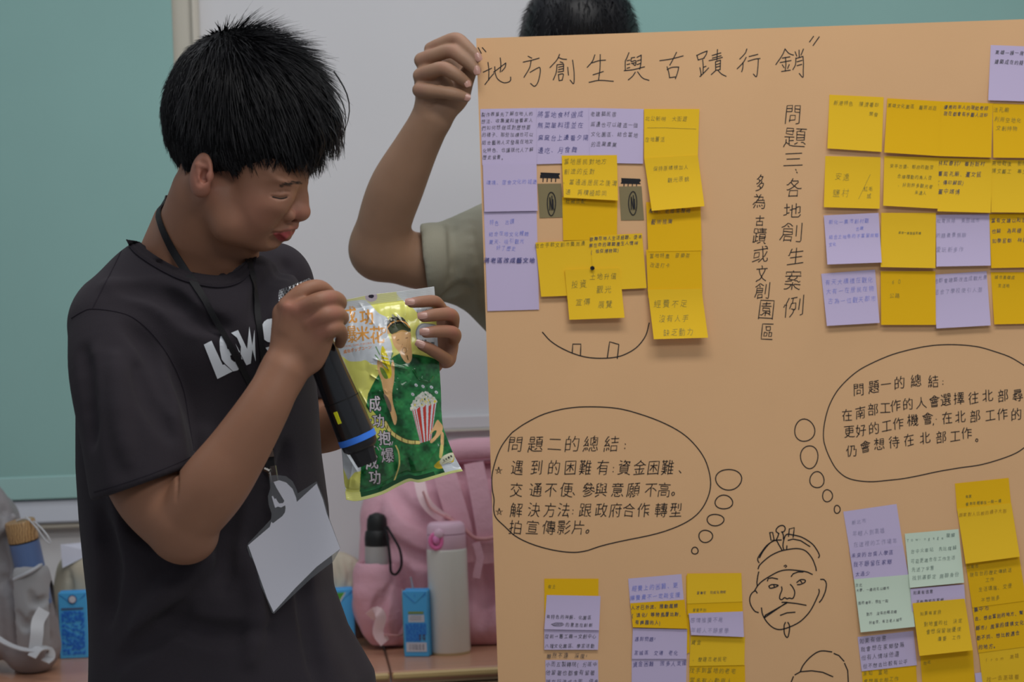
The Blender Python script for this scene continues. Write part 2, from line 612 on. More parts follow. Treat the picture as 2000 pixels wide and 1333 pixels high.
def glyph(ch, cx, cy, w, h, rot=0.0, shear=0.0, wob=0.0, fit=False):
    """pen strokes of one written character in pixel coordinates, y down"""
    st = pen_lines(ch)
    if not st: return []
    A = np.concatenate(st)
    if fit:
        lo, hi = A.min(0), A.max(0)
    else:
        lo, hi = np.array([.04, .04]), np.array([.96, .96])
    sz = np.maximum(hi - lo, 0.02)
    if fit: 
        if sz[0] < .15: lo[0] -= .3; sz[0] += .6
        if sz[1] < .15: lo[1] -= .3; sz[1] += .6
    out = []
    c, s_ = math.cos(rot), math.sin(rot)
    w1, w2 = random.uniform(-wob, wob), random.uniform(-wob, wob)
    for q in st:
        u = (q - lo) / sz - 0.5
        x = u[:, 0] * w; y = u[:, 1] * h
        x = x - y * shear + w1 * w * (u[:, 1] ** 2) ; y = y - x * w2
        x = x + RNG.normal(0, wob * w * 0.12, len(x)); y = y + RNG.normal(0, wob * h * 0.12, len(y))
        out.append(np.stack([cx + x * c - y * s_, cy + x * s_ + y * c], 1))
    return out

def ribbons(strokes, width):
    """2-D ribbons -> verts (px), quads"""
    V = []; F = []
    for s_ in strokes:
        p = np.asarray(s_, float)
        if len(p) < 2: continue
        q = [p[0]]
        for a, b in zip(p[:-1], p[1:]):
            L = np.hypot(*(b - a)); n = max(1, int(L / 9))
            for i in range(1, n + 1): q.append(a + (b - a) * i / n)
        p = np.array(q)
        d = np.gradient(p, axis=0)
        L = np.hypot(d[:, 0], d[:, 1]); L[L < 1e-6] = 1
        d = d / L[:, None]
        p[0] -= d[0] * width * .35; p[-1] += d[-1] * width * .35
        nrm = np.stack([-d[:, 1], d[:, 0]], 1) * width / 2
        n0 = len(V)
        for a, b in zip(p - nrm, p + nrm): V.append(a); V.append(b)
        for i in range(len(p) - 1):
            F.append((n0 + 2 * i, n0 + 2 * i + 1, n0 + 2 * i + 3, n0 + 2 * i + 2))
    return np.array(V), np.array(F)

def ink(name, strokes, width, fn, m, parent):
    V, F = ribbons(strokes, width)
    if len(V) == 0: return None
    return mk(name, fn(V[:, 0], V[:, 1]), F, m, parent, smooth=False)

def circ(cx, cy, rx, ry, n=28, rot=0.0, over=0.03):
    t = np.linspace(0.4, 0.4 + 2 * math.pi * (1 + over), n)
    r = 1 + 0.03 * np.sin(3 * t + cx)
    x, y = rx * np.cos(t) * r, ry * np.sin(t) * r
    return np.stack([cx + x * math.cos(rot) - y * math.sin(rot), cy + x * math.sin(rot) + y * math.cos(rot)], 1)

# ------------------------------------------------------------------ the room
WY = 4.0                                   # back wall
M_wall = mat('wall_paint', alb(151, 151, 153, .42), rough=.8, spec=.2, bump=.15, bscale=90, var=.03, vscale=1.5)
M_trim = mat('cream_trim', alb(146, 142, 132, .42), rough=.5, spec=.4)
M_sill = mat('white_casing', alb(148, 152, 160, .42), rough=.5, spec=.4)
M_blind = mat('mint_blind', alb(101, 130, 126, .42), rough=.75, spec=.25, var=.03, vscale=3, bump=.2, bscale=600)
M_bar = mat('mint_bar', alb(112, 140, 137, .42), rough=.5, spec=.4)
M_floor = mat('floor_tile', (.42, .40, .37), rough=.45, var=.08, vscale=4)
M_ceil = mat('ceiling_paint', (.75, .75, .74), rough=.9)

def struct(o): o['kind'] = 'structure'; return o
def wallbox(name, x0, y0, x1, y1, depth, m, parent=None, bev=.004, back=WY):
    """box on the back wall between photograph pixels, standing `depth` proud of it"""
    a = P(x0, y1, WY); b = P(x1, y0, WY)
    mb = MB(); mb.box(((a.x + b.x) / 2, back - depth / 2, (a.z + b.z) / 2), (abs(b.x - a.x), depth, abs(b.z - a.z)), bev=bev)
    return mb.build(name, m, parent)
mb = MB(); mb.box((0, WY + .06, 1.4), (6.4, .12, 2.8)); struct(mb.build('wall_back', M_wall, smooth=False))
mb = MB(); mb.box((0, 1.0, -.05), (6.4, 6.2, .1)); struct(mb.build('floor', M_floor, smooth=False))
mb = MB(); mb.box((-3.2, 1.0, 1.4), (.1, 6.2, 2.8)); struct(mb.build('wall_left', M_wall, smooth=False))
mb = MB(); mb.box((3.2, 1.0, 1.4), (.1, 6.2, 2.8)); struct(mb.build('wall_right', M_wall, smooth=False))

# left window: casing with moulding, mint roller blind drawn down over it
def zx(px, py): q = P(px, py, WY); return q.x, q.z
xl = zx(353, 500)[0]; xr = zx(408, 500)[0]
zb = zx(80, 972)[1]; zc = zx(100, 1018)[1]
def xzbox(x0, x1, z0, z1, dep, m, name, parent=None, bev=.003, y0=WY):
    mb = MB(); mb.box(((x0 + x1) / 2, y0 - dep / 2, (z0 + z1) / 2), (x1 - x0, dep, z1 - z0), bev=bev)
    return mb.build(name, m, parent)
ZT = 2.45
def window(n, x0, x1, jl=.056, jr=.056):
    w = xzbox(x0 - jl, x1 + jr, zb - .052, ZT + .06, .018, M_trim, 'window_%d' % n); struct(w)
    for a, b in ((x0 - jl, x0 - jl + .016), (x1 + jr - .014, x1 + jr)):
        xzbox(a, b, zb - .05, ZT + .06, .016, M_trim, 'frame_moulding', w, .005, WY - .018)
    xzbox(x0 - .004, x1 + .004, zb, ZT, .004, mat('window_glass', (.06, .09, .09), rough=.08, spec=.6), 'window_pane', w, .001, WY - .018)
    xzbox(x0 - jl, x1 + jr, zb - .050, zb - .002, .022, M_sill, 'window_sill', w, .004, WY - .018)
    xzbox(x0 - jl - .01, x1 + jr + .01, zb - .062, zb - .050, .020, M_trim, 'sill_moulding', w, .004, WY - .010)
    return w
window(1, -1.62, xl)
xR = 0.222
window(2, xR, 1.75)
def blind(x0, x1, label):
    t = empty('roller_blind', ((x0 + x1) / 2, WY - .07, ZT), label, 'blind', 'mint green roller blinds')
    xzbox(x0, x1, zb + .045, ZT, .0015, M_blind, 'blind_fabric', t, 0, WY - .045)
    xzbox(x0, x1, zb - .001, zb + .045, .007, M_bar, 'bottom_bar', t, .002, WY - .042)
    mb = MB(); mb.lathe((x0, WY - .058, ZT + .02), (1, 0, 0), [(0, .025), (x1 - x0, .025)], 20)
    mb.build('roller_tube', M_bar, t)
    return t
blind(-1.62, xl + .008, 'mint green roller blind drawn down behind the boy at the left')
blind(xR - .008, 1.75, 'mint green roller blind showing above the orange poster at the right')
# horizontal trim along the wall, behind bag and poster
a = zx(915, 811)[1]; b = zx(915, 838)[1]
tr = xzbox(xr + .03, 3.1, b, a, .014, M_wall, 'trim_1', None, .003); struct(tr)
tr = xzbox(xr + .03, 3.1, b - .004, b, .018, M_trim, 'trim_2', None, .001); struct(tr)

# ------------------------------------------------------------------ tables
TZ = P(850, 1309, 3.42).z
M_top = mat('orange_wood_laminate', alb(140, 103, 82, .42), rough=.35, spec=.5, var=.08, vscale=3, stretch=(1, 12, 6), coat=.2)
M_edge = mat('pale_edge_strip', alb(150, 128, 88, .42), rough=.4)
M_rib = mat('ribbed_apron', alb(112, 94, 74, .42), rough=.5)
M_ribd = mat('apron_grooves', alb(50, 42, 34, .42), rough=.7)
M_steel = mat('grey_steel', (.25, .25, .26), rough=.4, metal=.8)
PIV = (P(763, 1309, 3.42).x, 3.42, 0.0)
def table(x0, x1, label):
    t = empty('table', PIV, label, 'table', 'wood laminate tables along the wall')
    D = .46; ym = 3.42 + D / 2; xm = (x0 + x1) / 2; xw = x1 - x0
    mb = MB(); mb.box((xm, ym, TZ - .011), (xw, D, .022), bev=.002); mb.build('table_top', M_top, t)
    mb = MB(); mb.box((xm, 3.416, TZ - .0075), (xw - .002, .010, .011), bev=.003); mb.build('edge_strip', M_edge, t)
    mb = MB(); mb.box((xm, 3.432, TZ - .09), (xw - .006, .012, .145)); mb.build('apron', M_ribd, t, False)
    for k in range(17):
        mb = MB(); mb.box((xm, 3.423, TZ - .0205 - k * .0085), (xw - .006, .010, .0052), bev=.0015)
        mb.build('apron_slat', M_rib, t)
    for x in (x0 + .05, x1 - .05):
        for y in (3.47, 3.42 + D - .05):
            mb = MB(); mb.tube([(x, y, 0), (x, y, TZ - .02)], .016, 10); mb.build('leg', M_steel, t)
    t.rotation_euler = (0, 0, math.radians(6))
    return t
table(PIV[0] - 1.2, PIV[0] - .0015, 'wood laminate table behind the boy, carrying the grey backpack')
table(PIV[0] + .0015, PIV[0] + .9, 'wood laminate table under the pink backpack and white bottle, behind the poster')

# ------------------------------------------------------------------ poster
PY = 2.80
def poster_y(px, py):
    return PY + .004 * np.sin(px / 260.0 + py / 900.0) + .003 * np.sin(py / 210.0 - .6) + .010 * ((py - 75) / 1600.0)
def pfn(lift):
    return lambda x, y: Pn(x, y, poster_y(x, y) - lift)
M_paper = mat('orange_paper', alb(172, 138, 103, .50), rough=.85, spec=.15, bump=.10, bscale=700, var=.02, vscale=6)
M_ink = mat('black_marker', (.008, .008, .012), rough=.45, spec=.4)
M_yel = mat('yellow_note', (.94, .59, .028), rough=.8, spec=.15)
M_yel2 = mat('deep_yellow_note', (.90, .525, .012), rough=.8, spec=.15)
M_lav = mat('lavender_note', alb(152, 142, 168, .50), rough=.8, spec=.15)
M_grn = mat('pale_green_note', alb(158, 172, 158, .50), rough=.8, spec=.15)
M_gry = mat('olive_grey_paper', alb(104, 95, 70, .50), rough=.8, spec=.15)
M_pen = {'k': mat('black_pen', (.10, .10, .12), rough=.5), 'g': mat('green_grey_pen', alb(104, 96, 40, .5), rough=.5),
         'b': mat('blue_pen', alb(108, 112, 168, .5), rough=.5), 'd': mat('dark_blue_pen', alb(66, 66, 110, .5), rough=.5),
         'l': mat('faint_pencil', alb(120, 116, 140, .5), rough=.5), 'y': mat('faint_pencil_on_yellow', alb(138, 112, 30, .5), rough=.5),
         't': mat('faint_pencil_on_green', alb(96, 110, 104, .5), rough=.5)}

c0 = P(930, 75, PY)
poster = empty('poster', (P(1510, 1700, PY).x, PY, c0.z - 1.19), 'large orange paper poster covered in handwriting and sticky notes', 'poster')
TLp, TRp, BLp, BRp = (930, 75), (2090, 34.5), (986, 1712), (2146, 1672)
def quad_grid(TL, TR, BR, BL, nu, nv):
    u = np.linspace(0, 1, nu)[None, :]; v = np.linspace(0, 1, nv)[:, None]
    out = []
    for i in (0, 1):
        out.append((1 - v) * ((1 - u) * TL[i] + u * TR[i]) + v * ((1 - u) * BL[i] + u * BR[i]))
    return out[0], out[1], u + 0 * v, v + 0 * u
def sheet(name, X, Y, L, thick, m, parent=None, base=None):
    """thin paper with real thickness from a grid of pixels and lifts off the poster"""
    nv, nu = X.shape
    fn = base or pfn(0)
    def at(l): return Pn(X.ravel(), Y.ravel(), poster_y(X.ravel(), Y.ravel()) - l.ravel())
    A = at(L + thick); B = at(L)
    n = nu * nv; I = np.arange(n).reshape(nv, nu)
    f = []
    q = np.stack([I[:-1, :-1], I[1:, :-1], I[1:, 1:], I[:-1, 1:]], -1).reshape(-1, 4)
    f.append(q); f.append(q[:, ::-1] + n)
    for e in (I[0, :], I[:, -1], I[-1, ::-1], I[::-1, 0]):
        f.append(np.stack([e[:-1], e[1:], e[1:] + n, e[:-1] + n], 1))
    return sharp(mk(name, np.concatenate([A, B]), np.concatenate(f), m, parent), .6)
gx, gy, _, _ = quad_grid(TLp, TRp, BRp, BLp, 60, 84)
sheet('paper_sheet', gx, gy, 0 * gx - .0004, .0004, M_paper, poster)
S1 = pfn(.0004)

# headline
HA = ['110,418 185,383', '152,330 160,400 158,490', '125,530 170,470 205,430', '203,418 235,395 300,345 312,338 305,375 275,412', '262,290 268,350 262,418', '213,370 218,430 240,480 290,512 335,508 355,490 355,462',
      '512,275 545,292', '468,328 540,312 612,292', '540,312 525,380 475,465', '530,420 590,385 618,378 620,430 600,510 570,545 535,520',
      '795,258 770,310 708,378', '790,288 820,300 858,303', '800,325 826,334', '772,352 765,420 738,488', '772,352 830,345', '785,374 828,364', '785,396 830,386', '780,417 828,410', '832,348 830,410', '785,440 790,492', '785,440 828,435 818,490', '790,495 820,489', '868,375 875,445', '912,310 925,420 922,520 890,490',
      '1112,262 1090,320 1043,375', '1085,335 1150,315 1208,310', '1160,260 1158,380 1145,490', '1095,442 1150,425 1188,412', '1060,510 1150,492 1278,500',
      '1418,243 1395,300 1385,320 1385,400', '1400,316 1425,310', '1400,350 1425,344', '1400,384 1425,376', '1440,290 1470,285', '1440,290 1438,322 1478,315 1475,358 1455,345', '1440,340 1482,332', '1490,285 1528,265', '1528,265 1526,330 1515,392', '1490,318 1522,308', '1490,350 1520,340', '1375,405 1460,395 1558,370', '1475,418 1450,455 1412,488', '1495,415 1540,470 1598,492']
HB = ['40,315 140,300 250,272', '190,240 160,300 130,355', '105,370 120,420 128,470', '105,395 150,375 210,372', '210,372 200,420 180,478', '128,468 185,460',
      '372,265 385,310', '372,268 420,245 465,228', '465,228 455,262 435,290', '385,308 440,292', '425,308 430,365 428,425', '430,375 455,365', '400,378 410,430 408,455', '400,458 435,425 478,380',
      '510,268 588,245', '512,292 590,270', '558,215 552,310', '482,315 550,300 602,285', '540,325 542,402', '540,325 585,310', '585,310 582,396', '545,350 580,340', '545,374 580,364', '543,402 582,394', '540,405 502,440', '560,400 595,435 635,455',
      '822,210 805,250 758,300', '815,285 790,330 735,388', '788,330 785,380 775,415', '842,278 920,258', '832,320 890,302 940,295', '925,300 920,380 908,458 880,435',
      '1165,208 1140,265 1082,350', '1168,215 1200,250 1240,265', '1140,292 1208,280', '1120,332 1218,314', '1168,285 1172,350 1165,410', '1140,352 1156,378', '1202,350 1188,385', '1133,412 1212,400',
      '1290,220 1292,280', '1255,235 1270,275', '1330,210 1308,265', '1262,290 1258,350 1235,395', '1262,296 1325,276', '1325,276 1330,330 1328,400 1325,465 1292,430', '1272,325 1318,312', '1272,360 1314,348']
st = []
for strokes_, ox_ in ((HA, 920), (HB, 1280)):
    for w_ in strokes_:
        p = [(ox_ + float(c.split(',')[0]) / 4.597, 50 + float(c.split(',')[1]) / 4.597) for c in w_.split()]
        st.append(spline(p, 5) if len(p) > 2 else np.array(p))
st += [np.array(q, float) for q in ([(934, 93), (940, 104)], [(942, 93), (949, 101)], [(1589, 71), (1581, 82)], [(1600, 72), (1588, 89)])]
ink('headline_writing', st, 1.9, S1, M_ink, poster)['kind'] = 'stuff'
st = []
for ch, x0, y0, x1, y1 in [('問', 1536, 206, 1562, 242), ('題', 1533, 251, 1573, 288), ('三', 1531, 300, 1568, 323), ('各', 1537, 349, 1565, 384),
                           ('地', 1532, 398, 1565, 424), ('創', 1526, 435, 1566, 472), ('生', 1539, 485, 1570, 515), ('案', 1534, 529, 1564, 566), ('例', 1531, 581, 1569, 618),
                           ('多', 1478, 342, 1492, 373), ('為', 1471, 380, 1494, 407), ('古', 1476, 422, 1491, 441), ('蹟', 1472, 446, 1497, 476), ('或', 1471, 482, 1500, 512),
                           ('文', 1478, 519, 1498, 549), ('創', 1475, 553, 1502, 583), ('園', 1483, 587, 1510, 624), ('區', 1489, 633, 1510, 663)]:
    st += glyph(ch, (x0 + x1) / 2, (y0 + y1) / 2, x1 - x0, y1 - y0, rot=-.06, shear=.16, wob=.12, fit=True)
st += [np.array([(1554, 331), (1555, 333)], float), np.array([(1556, 336), (1557, 338)], float)]
ink('question_writing', st, 1.8, S1, M_ink, poster)

def cr2(p, s=2.667, o=(950, 620)): return [(o[0] + x / s, o[1] + y / s) for x, y in p]
def line(chars, xs, y, w, h, slope=0.0, shear=.12, wob=.09):
    o = []
    for ch, x in zip(chars, xs):
        yy = y + (x - xs[0]) * slope if not isinstance(y, (list, tuple)) else y[xs.index(x)]
        ww, hh = (w, h)
        if ch in '、。;:': ww, hh = w * .8, h * .8
        o += glyph(ch, x, yy, ww, hh, rot=math.atan(slope), shear=shear, wob=wob)
    return o
st = line('問題二的總結:', [1006, 1046, 1083, 1117, 1154, 1194, 1222], 869, 32, 34)
st += line('遇到的困難有:資金困難、', [1010, 1048, 1082, 1114, 1143, 1177, 1199, 1219, 1249, 1276, 1304, 1335], 915, 26, 32, 0)
st += line('交通不便、參與意願不高。', [1008, 1046, 1076, 1106, 1128, 1149, 1174, 1206, 1237, 1271, 1297, 1322], 958.5, 27, 31)
st += line('解決方法:跟政府合作、轉型', [1008, 1043, 1074, 1101, 1120, 1143, 1174, 1202, 1228, 1256, 1272, 1291, 1320], 998, 26, 31)
st += line('拍宣傳影片。', [1007, 1040, 1072, 1101, 1130, 1155], 1032, 28, 31)
for sx, sy in ((974, 920), (975, 1000.6)):
    st.append(np.array([(sx + 7 * math.sin(a), sy - 7 * math.cos(a)) for a in [2 * math.pi * k * 2 / 5 for k in range(6)]]))
ink('second_answer_writing', st, 1.75, S1, M_ink, poster)
bub = spline(cr2([(135, 600), (200, 555), (300, 505), (420, 475), (540, 467), (680, 475), (800, 505), (920, 550), (1020, 605), (1090, 670), (1140, 745), (1165, 830), (1165, 900), (1140, 970), (1100, 1025), (1042, 1068), (960, 1105), (860, 1135), (700, 1168), (600, 1192), (510, 1220), (430, 1225), (330, 1210), (230, 1180), (150, 1140), (95, 1090), (50, 1045), (38, 1000), (40, 950), (30, 890), (30, 820), (50, 740), (75, 680), (105, 635), (135, 600)]), 5)
B2 = [bub] + [circ(950 + a / 2.667, 620 + b / 2.667, c / 2.667, d / 2.667) for a, b, c, d in ((1262, 846, 68, 54), (1237, 964, 46, 36), (1193, 1057, 44, 30), (1142, 1142, 36, 32), (1086, 1217, 17, 18))]
ink('thought_bubble', B2, 2.1, S1, M_ink, poster)
mouth = [spline(cr2([(292, 78), (330, 120), (380, 155), (450, 188), (520, 208), (600, 214), (680, 207), (740, 185), (790, 150), (830, 95), (848, 30)]), 5)]
mouth += [np.array(cr2(q)) for q in ([(447, 188), (450, 140), (492, 140), (490, 197)], [(630, 210), (642, 128), (690, 142), (682, 215)])]
ink('mouth_drawing', mouth, 2.1, S1, M_ink, poster)
# second bubble, slanting upward to the right
def cb(p): return [(1540 + x / 3.8087, 660 + y / 3.8087) for x, y in p]
L1 = [('問題一的總結:', [(522, 388), (635, 368), (725, 350), (825, 340), (948, 325), (1078, 330), (1152, 325)], 27),
      ('在南部工作的人會選擇往北部尋找', [(435, 580), (535, 562), (628, 538), (720, 525), (795, 510), (888, 498), (988, 488), (1085, 478), (1170, 465), (1268, 455), (1375, 452), (1480, 435), (1595, 435), (1705, 432), (1815, 425)], 26),
      ('更好的工作機會;在北部工作的人', [(452, 702), (540, 695), (635, 678), (730, 660), (815, 643), (925, 618), (1035, 605), (1103, 610), (1180, 600), (1277, 592), (1388, 588), (1500, 580), (1590, 572), (1695, 575), (1800, 560)], 26),
      ('仍會想待在北部工作。', [(470, 845), (572, 815), (675, 795), (785, 782), (895, 765), (1015, 750), (1135, 745), (1240, 735), (1325, 715), (1420, 740)], 26)]
st = []
for s_, pp, h in L1:
    for ch, (x, y) in zip(s_, cb(pp)):
        k = .8 if ch in '、。;:' else 1
        st += glyph(ch, x, y, 22.5 * k, h * k, rot=-.14, shear=.12, wob=.09)
ink('first_answer_writing', st, 1.7, S1, M_ink, poster)
bub = spline(cb([(1752, 205), (1650, 145), (1540, 105), (1420, 70), (1300, 55), (1170, 52), (1040, 62), (900, 90), (760, 130), (620, 190), (520, 245), (430, 320), (360, 400), (310, 490), (280, 580), (262, 680), (262, 760), (280, 830), (310, 900), (350, 970), (400, 1020), (450, 1048), (520, 1065), (620, 1072), (740, 1062), (860, 1048), (980, 1025), (1120, 995), (1280, 968), (1420, 948), (1560, 910), (1680, 865), (1752, 820), (1850, 740), (1900, 600), (1900, 450), (1850, 310), (1752, 205)]), 5)
B1 = [bub] + [circ(1540 + a / 3.8087, 660 + b / 3.8087, c / 3.8087, d / 3.8087) for a, b, c, d in ((120, 690, 75, 83), (155, 888, 65, 85), (212, 1058, 53, 60), (290, 1177, 37, 45), (362, 1278, 22, 30))]
ink('thought_bubble', B1, 2.0, S1, M_ink, poster)
# face drawing
def fd(p): return [(1440 + x / 4.127, 1010 + y / 4.127) for x, y in p]
ST = ['262,128 285,125 297,185 272,190 262,128', '335,135 315,120 315,100 335,78 360,70 380,78 386,100 375,120 358,122', '358,122 365,130 372,150 372,180', '335,135 325,165 312,190',
      '413,158 420,98 460,88 455,130 450,165', '175,370 165,350 170,325 200,280 240,230 300,192 355,187', '180,330 210,275 260,215 310,190 335,225 360,268',
      '375,268 368,230 380,170 400,142 440,145 520,165 600,215 640,265 662,310 655,330', '410,190 450,180 510,192 585,240', '398,262 400,235',
      '168,420 185,385 260,320 340,280 420,262 490,257 550,275 600,330 630,400 637,435', '162,558 200,520 270,475 340,440 410,428 500,435 560,445 605,465',
      '173,445 165,480 158,530 162,558', '377,398 390,390 400,398 388,408', '243,518 250,498 280,492 325,502', '435,482 450,460 490,445 530,445',
      '255,560 275,548 310,548 330,555 300,570 265,576 255,560', '295,550 298,565', '480,530 510,508 545,510 545,528 510,545 485,548', '510,518 520,530',
      '357,565 360,590 345,630 342,660 360,668 382,652 400,662 420,656 445,660 460,635 462,600 445,565 428,546', '360,690 400,690', '400,690 218,815', '225,795 405,692', '218,812 228,793', '405,692 480,700 555,714',
      '348,795 400,775 465,770', '388,852 378,880 380,940 398,972 412,960 422,900 418,870 408,852', '160,615 145,598 115,620 100,665 110,715 140,760 170,773', '162,558 138,600',
      '672,505 700,508 718,540 710,600 685,660 662,690', '195,735 205,790 240,850 290,895 345,910 420,890 500,850 560,795 600,740 640,660 660,610 658,585',
      '508,1250 530,1200 580,1140 640,1095 690,1082 762,1090', '780,1103 820,1120 860,1165', '865,1182 890,1240 895,1330 890,1450', '465,1275 510,1250 600,1242 690,1255 770,1290', '452,1290 435,1333 430,1420']
st = []
for q in ST:
    p = fd([tuple(map(float, w.split(','))) for w in q.split()])
    st.append(spline(p, 5) if len(p) > 5 else np.array(p))
ink('face_drawing', st, 2.3, S1, M_ink, poster)
# scribbled brows, nose dot
st = []
for (x0, y0, x1) in ((1056, 338, 1092), (1214, 349, 1250)):
    for k in range(7): st.append(np.array([(x0 + random.uniform(-1, 2), y0 + k * 1.5), (x1 + random.uniform(-2, 1), y0 + 1.5 + k * 1.4)]))
    for k in range(4): st.append(np.array([(x0 + 5 + k * 8.2, y0 + 8), (x0 + 4.4 + k * 8.2, y0 + 17)]))
ink('brow_scribble', st, 2.0, S1, M_ink, poster)['kind'] = 'stuff'

# ------------------------------------------------------------------ sticky notes
NOTES = []
def bil(c, u, v):
    TL, TR, BR, BL = c
    return ((1 - v) * ((1 - u) * TL[0] + u * TR[0]) + v * ((1 - u) * BL[0] + u * BR[0]),
            (1 - v) * ((1 - u) * TL[1] + u * TR[1]) + v * ((1 - u) * BL[1] + u * BR[1]))
def inv(c, x, y):
    """bilinear inverse by a few Newton steps"""
    TL, TR, BR, BL = [np.array(q, float) for q in c]
    w = ((TR - TL) + (BR - BL)) / 2; h = ((BL - TL) + (BR - TR)) / 2
    u = np.full(np.shape(x), .5); v = np.full(np.shape(x), .5)
    J = np.linalg.inv(np.stack([w, h], 1))
    for _ in range(8):
        bx, by = bil(c, u, v)
        dx, dy = x - bx, y - by
        u = u + J[0, 0] * dx + J[0, 1] * dy; v = v + J[1, 0] * dx + J[1, 1] * dy
    return u, v
def note(c, m, curl, text, pen, label, group=None, cw=10.0, pw=1.15, cut=None, marks=None, cat='sticky note', name='sticky_note', side=0.0):
    """c: corners TL TR BR BL in pixels; text: list of (u, v, string)"""
    n = 12
    X, Y, U, V = quad_grid(*c, n, n)
    sg = side * (U - .5)
    prof = curl * np.clip((V - .12) / .88, 0, 1) ** 1.7 * (1 + sg)
    base = 0.0005
    for (c2, f2) in NOTES:
        u, v = inv(c2, X, Y)
        ok = (u > -.03) & (u < 1.03) & (v > -.03) & (v < 1.03)
        if ok.any():
            need = f2(np.clip(u, 0, 1), np.clip(v, 0, 1)) + .0005
            base = max(base, float((need - prof)[ok].max()))
    base = min(base, .012)
    def lift(u, v): return base + curl * np.clip((v - .12) / .88, 0, 1) ** 1.7 * (1 + side * (u - .5))
    NOTES.append((c, lift))
    o = sheet(name, X, Y, base + prof, .00015, m)
    tag(o, label, cat, group)
    st = []
    L = math.hypot(c[1][0] - c[0][0], c[1][1] - c[0][1]); H = math.hypot(c[3][0] - c[0][0], c[3][1] - c[0][1])
    ang = math.atan2(c[1][1] - c[0][1], c[1][0] - c[0][0])
    for tx in text:
        u0, v0, s_ = tx[:3]; sz = tx[3] if len(tx) > 3 else cw
        for i, ch in enumerate(s_):
            if ch == ' ': continue
            uu = u0 + i * sz * 1.0 / L + random.uniform(-.004, .004)
            if uu > 1.0: break
            x, y = bil(c, uu, v0 + random.uniform(-.008, .008))
            st += glyph(ch, x, y, sz * .86, sz * random.uniform(.92, 1.1), rot=ang + random.uniform(-.08, .08), shear=.14, wob=.10)
    for q in (marks or []): st.append(np.array([bil(c, a, b) for a, b in q]))
    def fn(x, y):
        u, v = inv(c, x, y)
        return Pn(x, y, poster_y(x, y) - lift(np.clip(u, 0, 1), np.clip(v, 0, 1)) - .0005)
    if st: ink('handwriting', st, pw * .52, fn, M_pen[pen], o)['kind'] = 'stuff'
    return o
Yl, Y2, Lv, Gr = M_yel, M_yel2, M_lav, M_grn
# --- face cluster, upper left
note([(1050, 359), (1096, 358.6), (1102, 424.5), (1054, 426)], M_gry, .0002, [], 'k', 'small olive grey paper square forming the left eye of the note face', marks=None, cat='paper square', name='paper_square')
note([(1209, 364.5), (1253, 364), (1258, 430), (1213, 430.5)], M_gry, .0002, [], 'k', 'small olive grey paper square forming the right eye of the note face', cat='paper square', name='paper_square')
for cx, k in ((1077, 0), (1236, 1)):
    q = [o for o in bpy.data.objects if o.name.startswith('paper_square')][k]
    cyy = 398 if k == 0 else 397
    s_ = [circ(cx, cyy, 8, 23, 24), np.array([(cx - 3, cyy - 12), (cx - 3, cyy + 12)]), np.array([(cx + 1, cyy - 15), (cx + 2, cyy + 10)]), np.array([(cx - 3, cyy - 12), (cx + 1, cyy + 12)]), np.array([(cx + 3, cyy - 8), (cx + 4, cyy + 12)])]
    ink('eye_drawing', s_, 1.8, pfn(.0016), M_ink, q)
note([(1098, 385), (1206, 385), (1205, 468), (1100, 470)], Y2, .001, [(.1, .1, '社被否配')], 'g', 'yellow note between the two grey eye squares, mostly covered above')
note([(938, 213), (1048, 211), (1049, 321), (942, 323)], Lv, .001,
     [(.05, .10, '製作表單先了解在地人的', 9.3), (.05, .22, '想法、收集資料後看家人', 9.3), (.05, .34, '們如何想做或對歷想要', 9.8), (.05, .47, '的樣子、那些加標也可以', 9.3), (.05, .60, '結合藝術人文發展在地文', 9.3), (.05, .74, '化特色、也讓現代人了解', 9.3), (.05, .87, '歷史背景。', 9.3)], 'k', 'lavender note at the top left corner of the poster, packed with seven lines of writing', pw=1.1)
note([(1048, 211), (1150, 211), (1152, 318), (1049, 321)], Lv, .001,
     [(.07, .12, '將當地食材做成', 13), (.07, .32, '無菜單料理並在', 13), (.07, .54, '窯窯台上邊看夕陽', 12.5), (.07, .76, '邊吃、月食舞', 13)], 'd', 'lavender note beside the corner one, with four lines in blue ink', pw=1.4)
note([(1150, 211), (1257, 213), (1256, 320), (1152, 318)], Lv, .001,
     [(.07, .11, '老建築民宿', 10.5), (.07, .30, '兩邊也可以建造一個', 10.5), (.07, .48, '文化園區、結合當地', 10.5), (.07, .66, '的造業產業', 10.5)], 'k', 'lavender note touching the upper yellow column of the note face', pw=1.1)
note([(945, 412), (1048, 410), (1053, 605), (952, 608)], Lv, .001,
     [(.14, .12, '特色 古蹟', 10), (.12, .235, '結合在地文化體驗', 10), (.12, .31, '夏天、吸引觀光', 10), (.25, .38, '好了歷史', 10)], 'b', 'lavender note hanging lowest in the left column beside the note face')
note([(943, 322), (1048, 320), (1050, 412), (946, 414)], Lv, .001, [(.1, .38, '環境、宿舍文化的城堡', 10)], 'b', 'lavender note second down in the left column, one faint blue line')
ink('handwriting', line('將老區改成藝文地', [951 + 12.6 * i for i in range(8)], 509, 11, 11, 0), 1.2, pfn(.0022), M_pen['d'], [o for o in bpy.data.objects if o.get('label', '').startswith('lavender note hanging lowest')][0])
note([(1046, 474), (1154, 469), (1160, 576), (1057, 580)], Yl, .004, [(.02, .06, '結合手軟文創市集周邊', 10)], 'g', 'yellow note left of the black dot nose, one thin line along its top edge')
note([(1153, 461), (1254, 456), (1263, 563), (1160, 568)], Yl, .004,
     [(.02, .06, '歌舞在地人生活經驗、使本', 8.6), (.0, .17, '無在命的建築產生人情味', 8.8), (.03, .29, '(祖似博物館)', 8.6)], 'k', 'yellow note right of the black dot nose with three lines of black ink', pw=1.3)
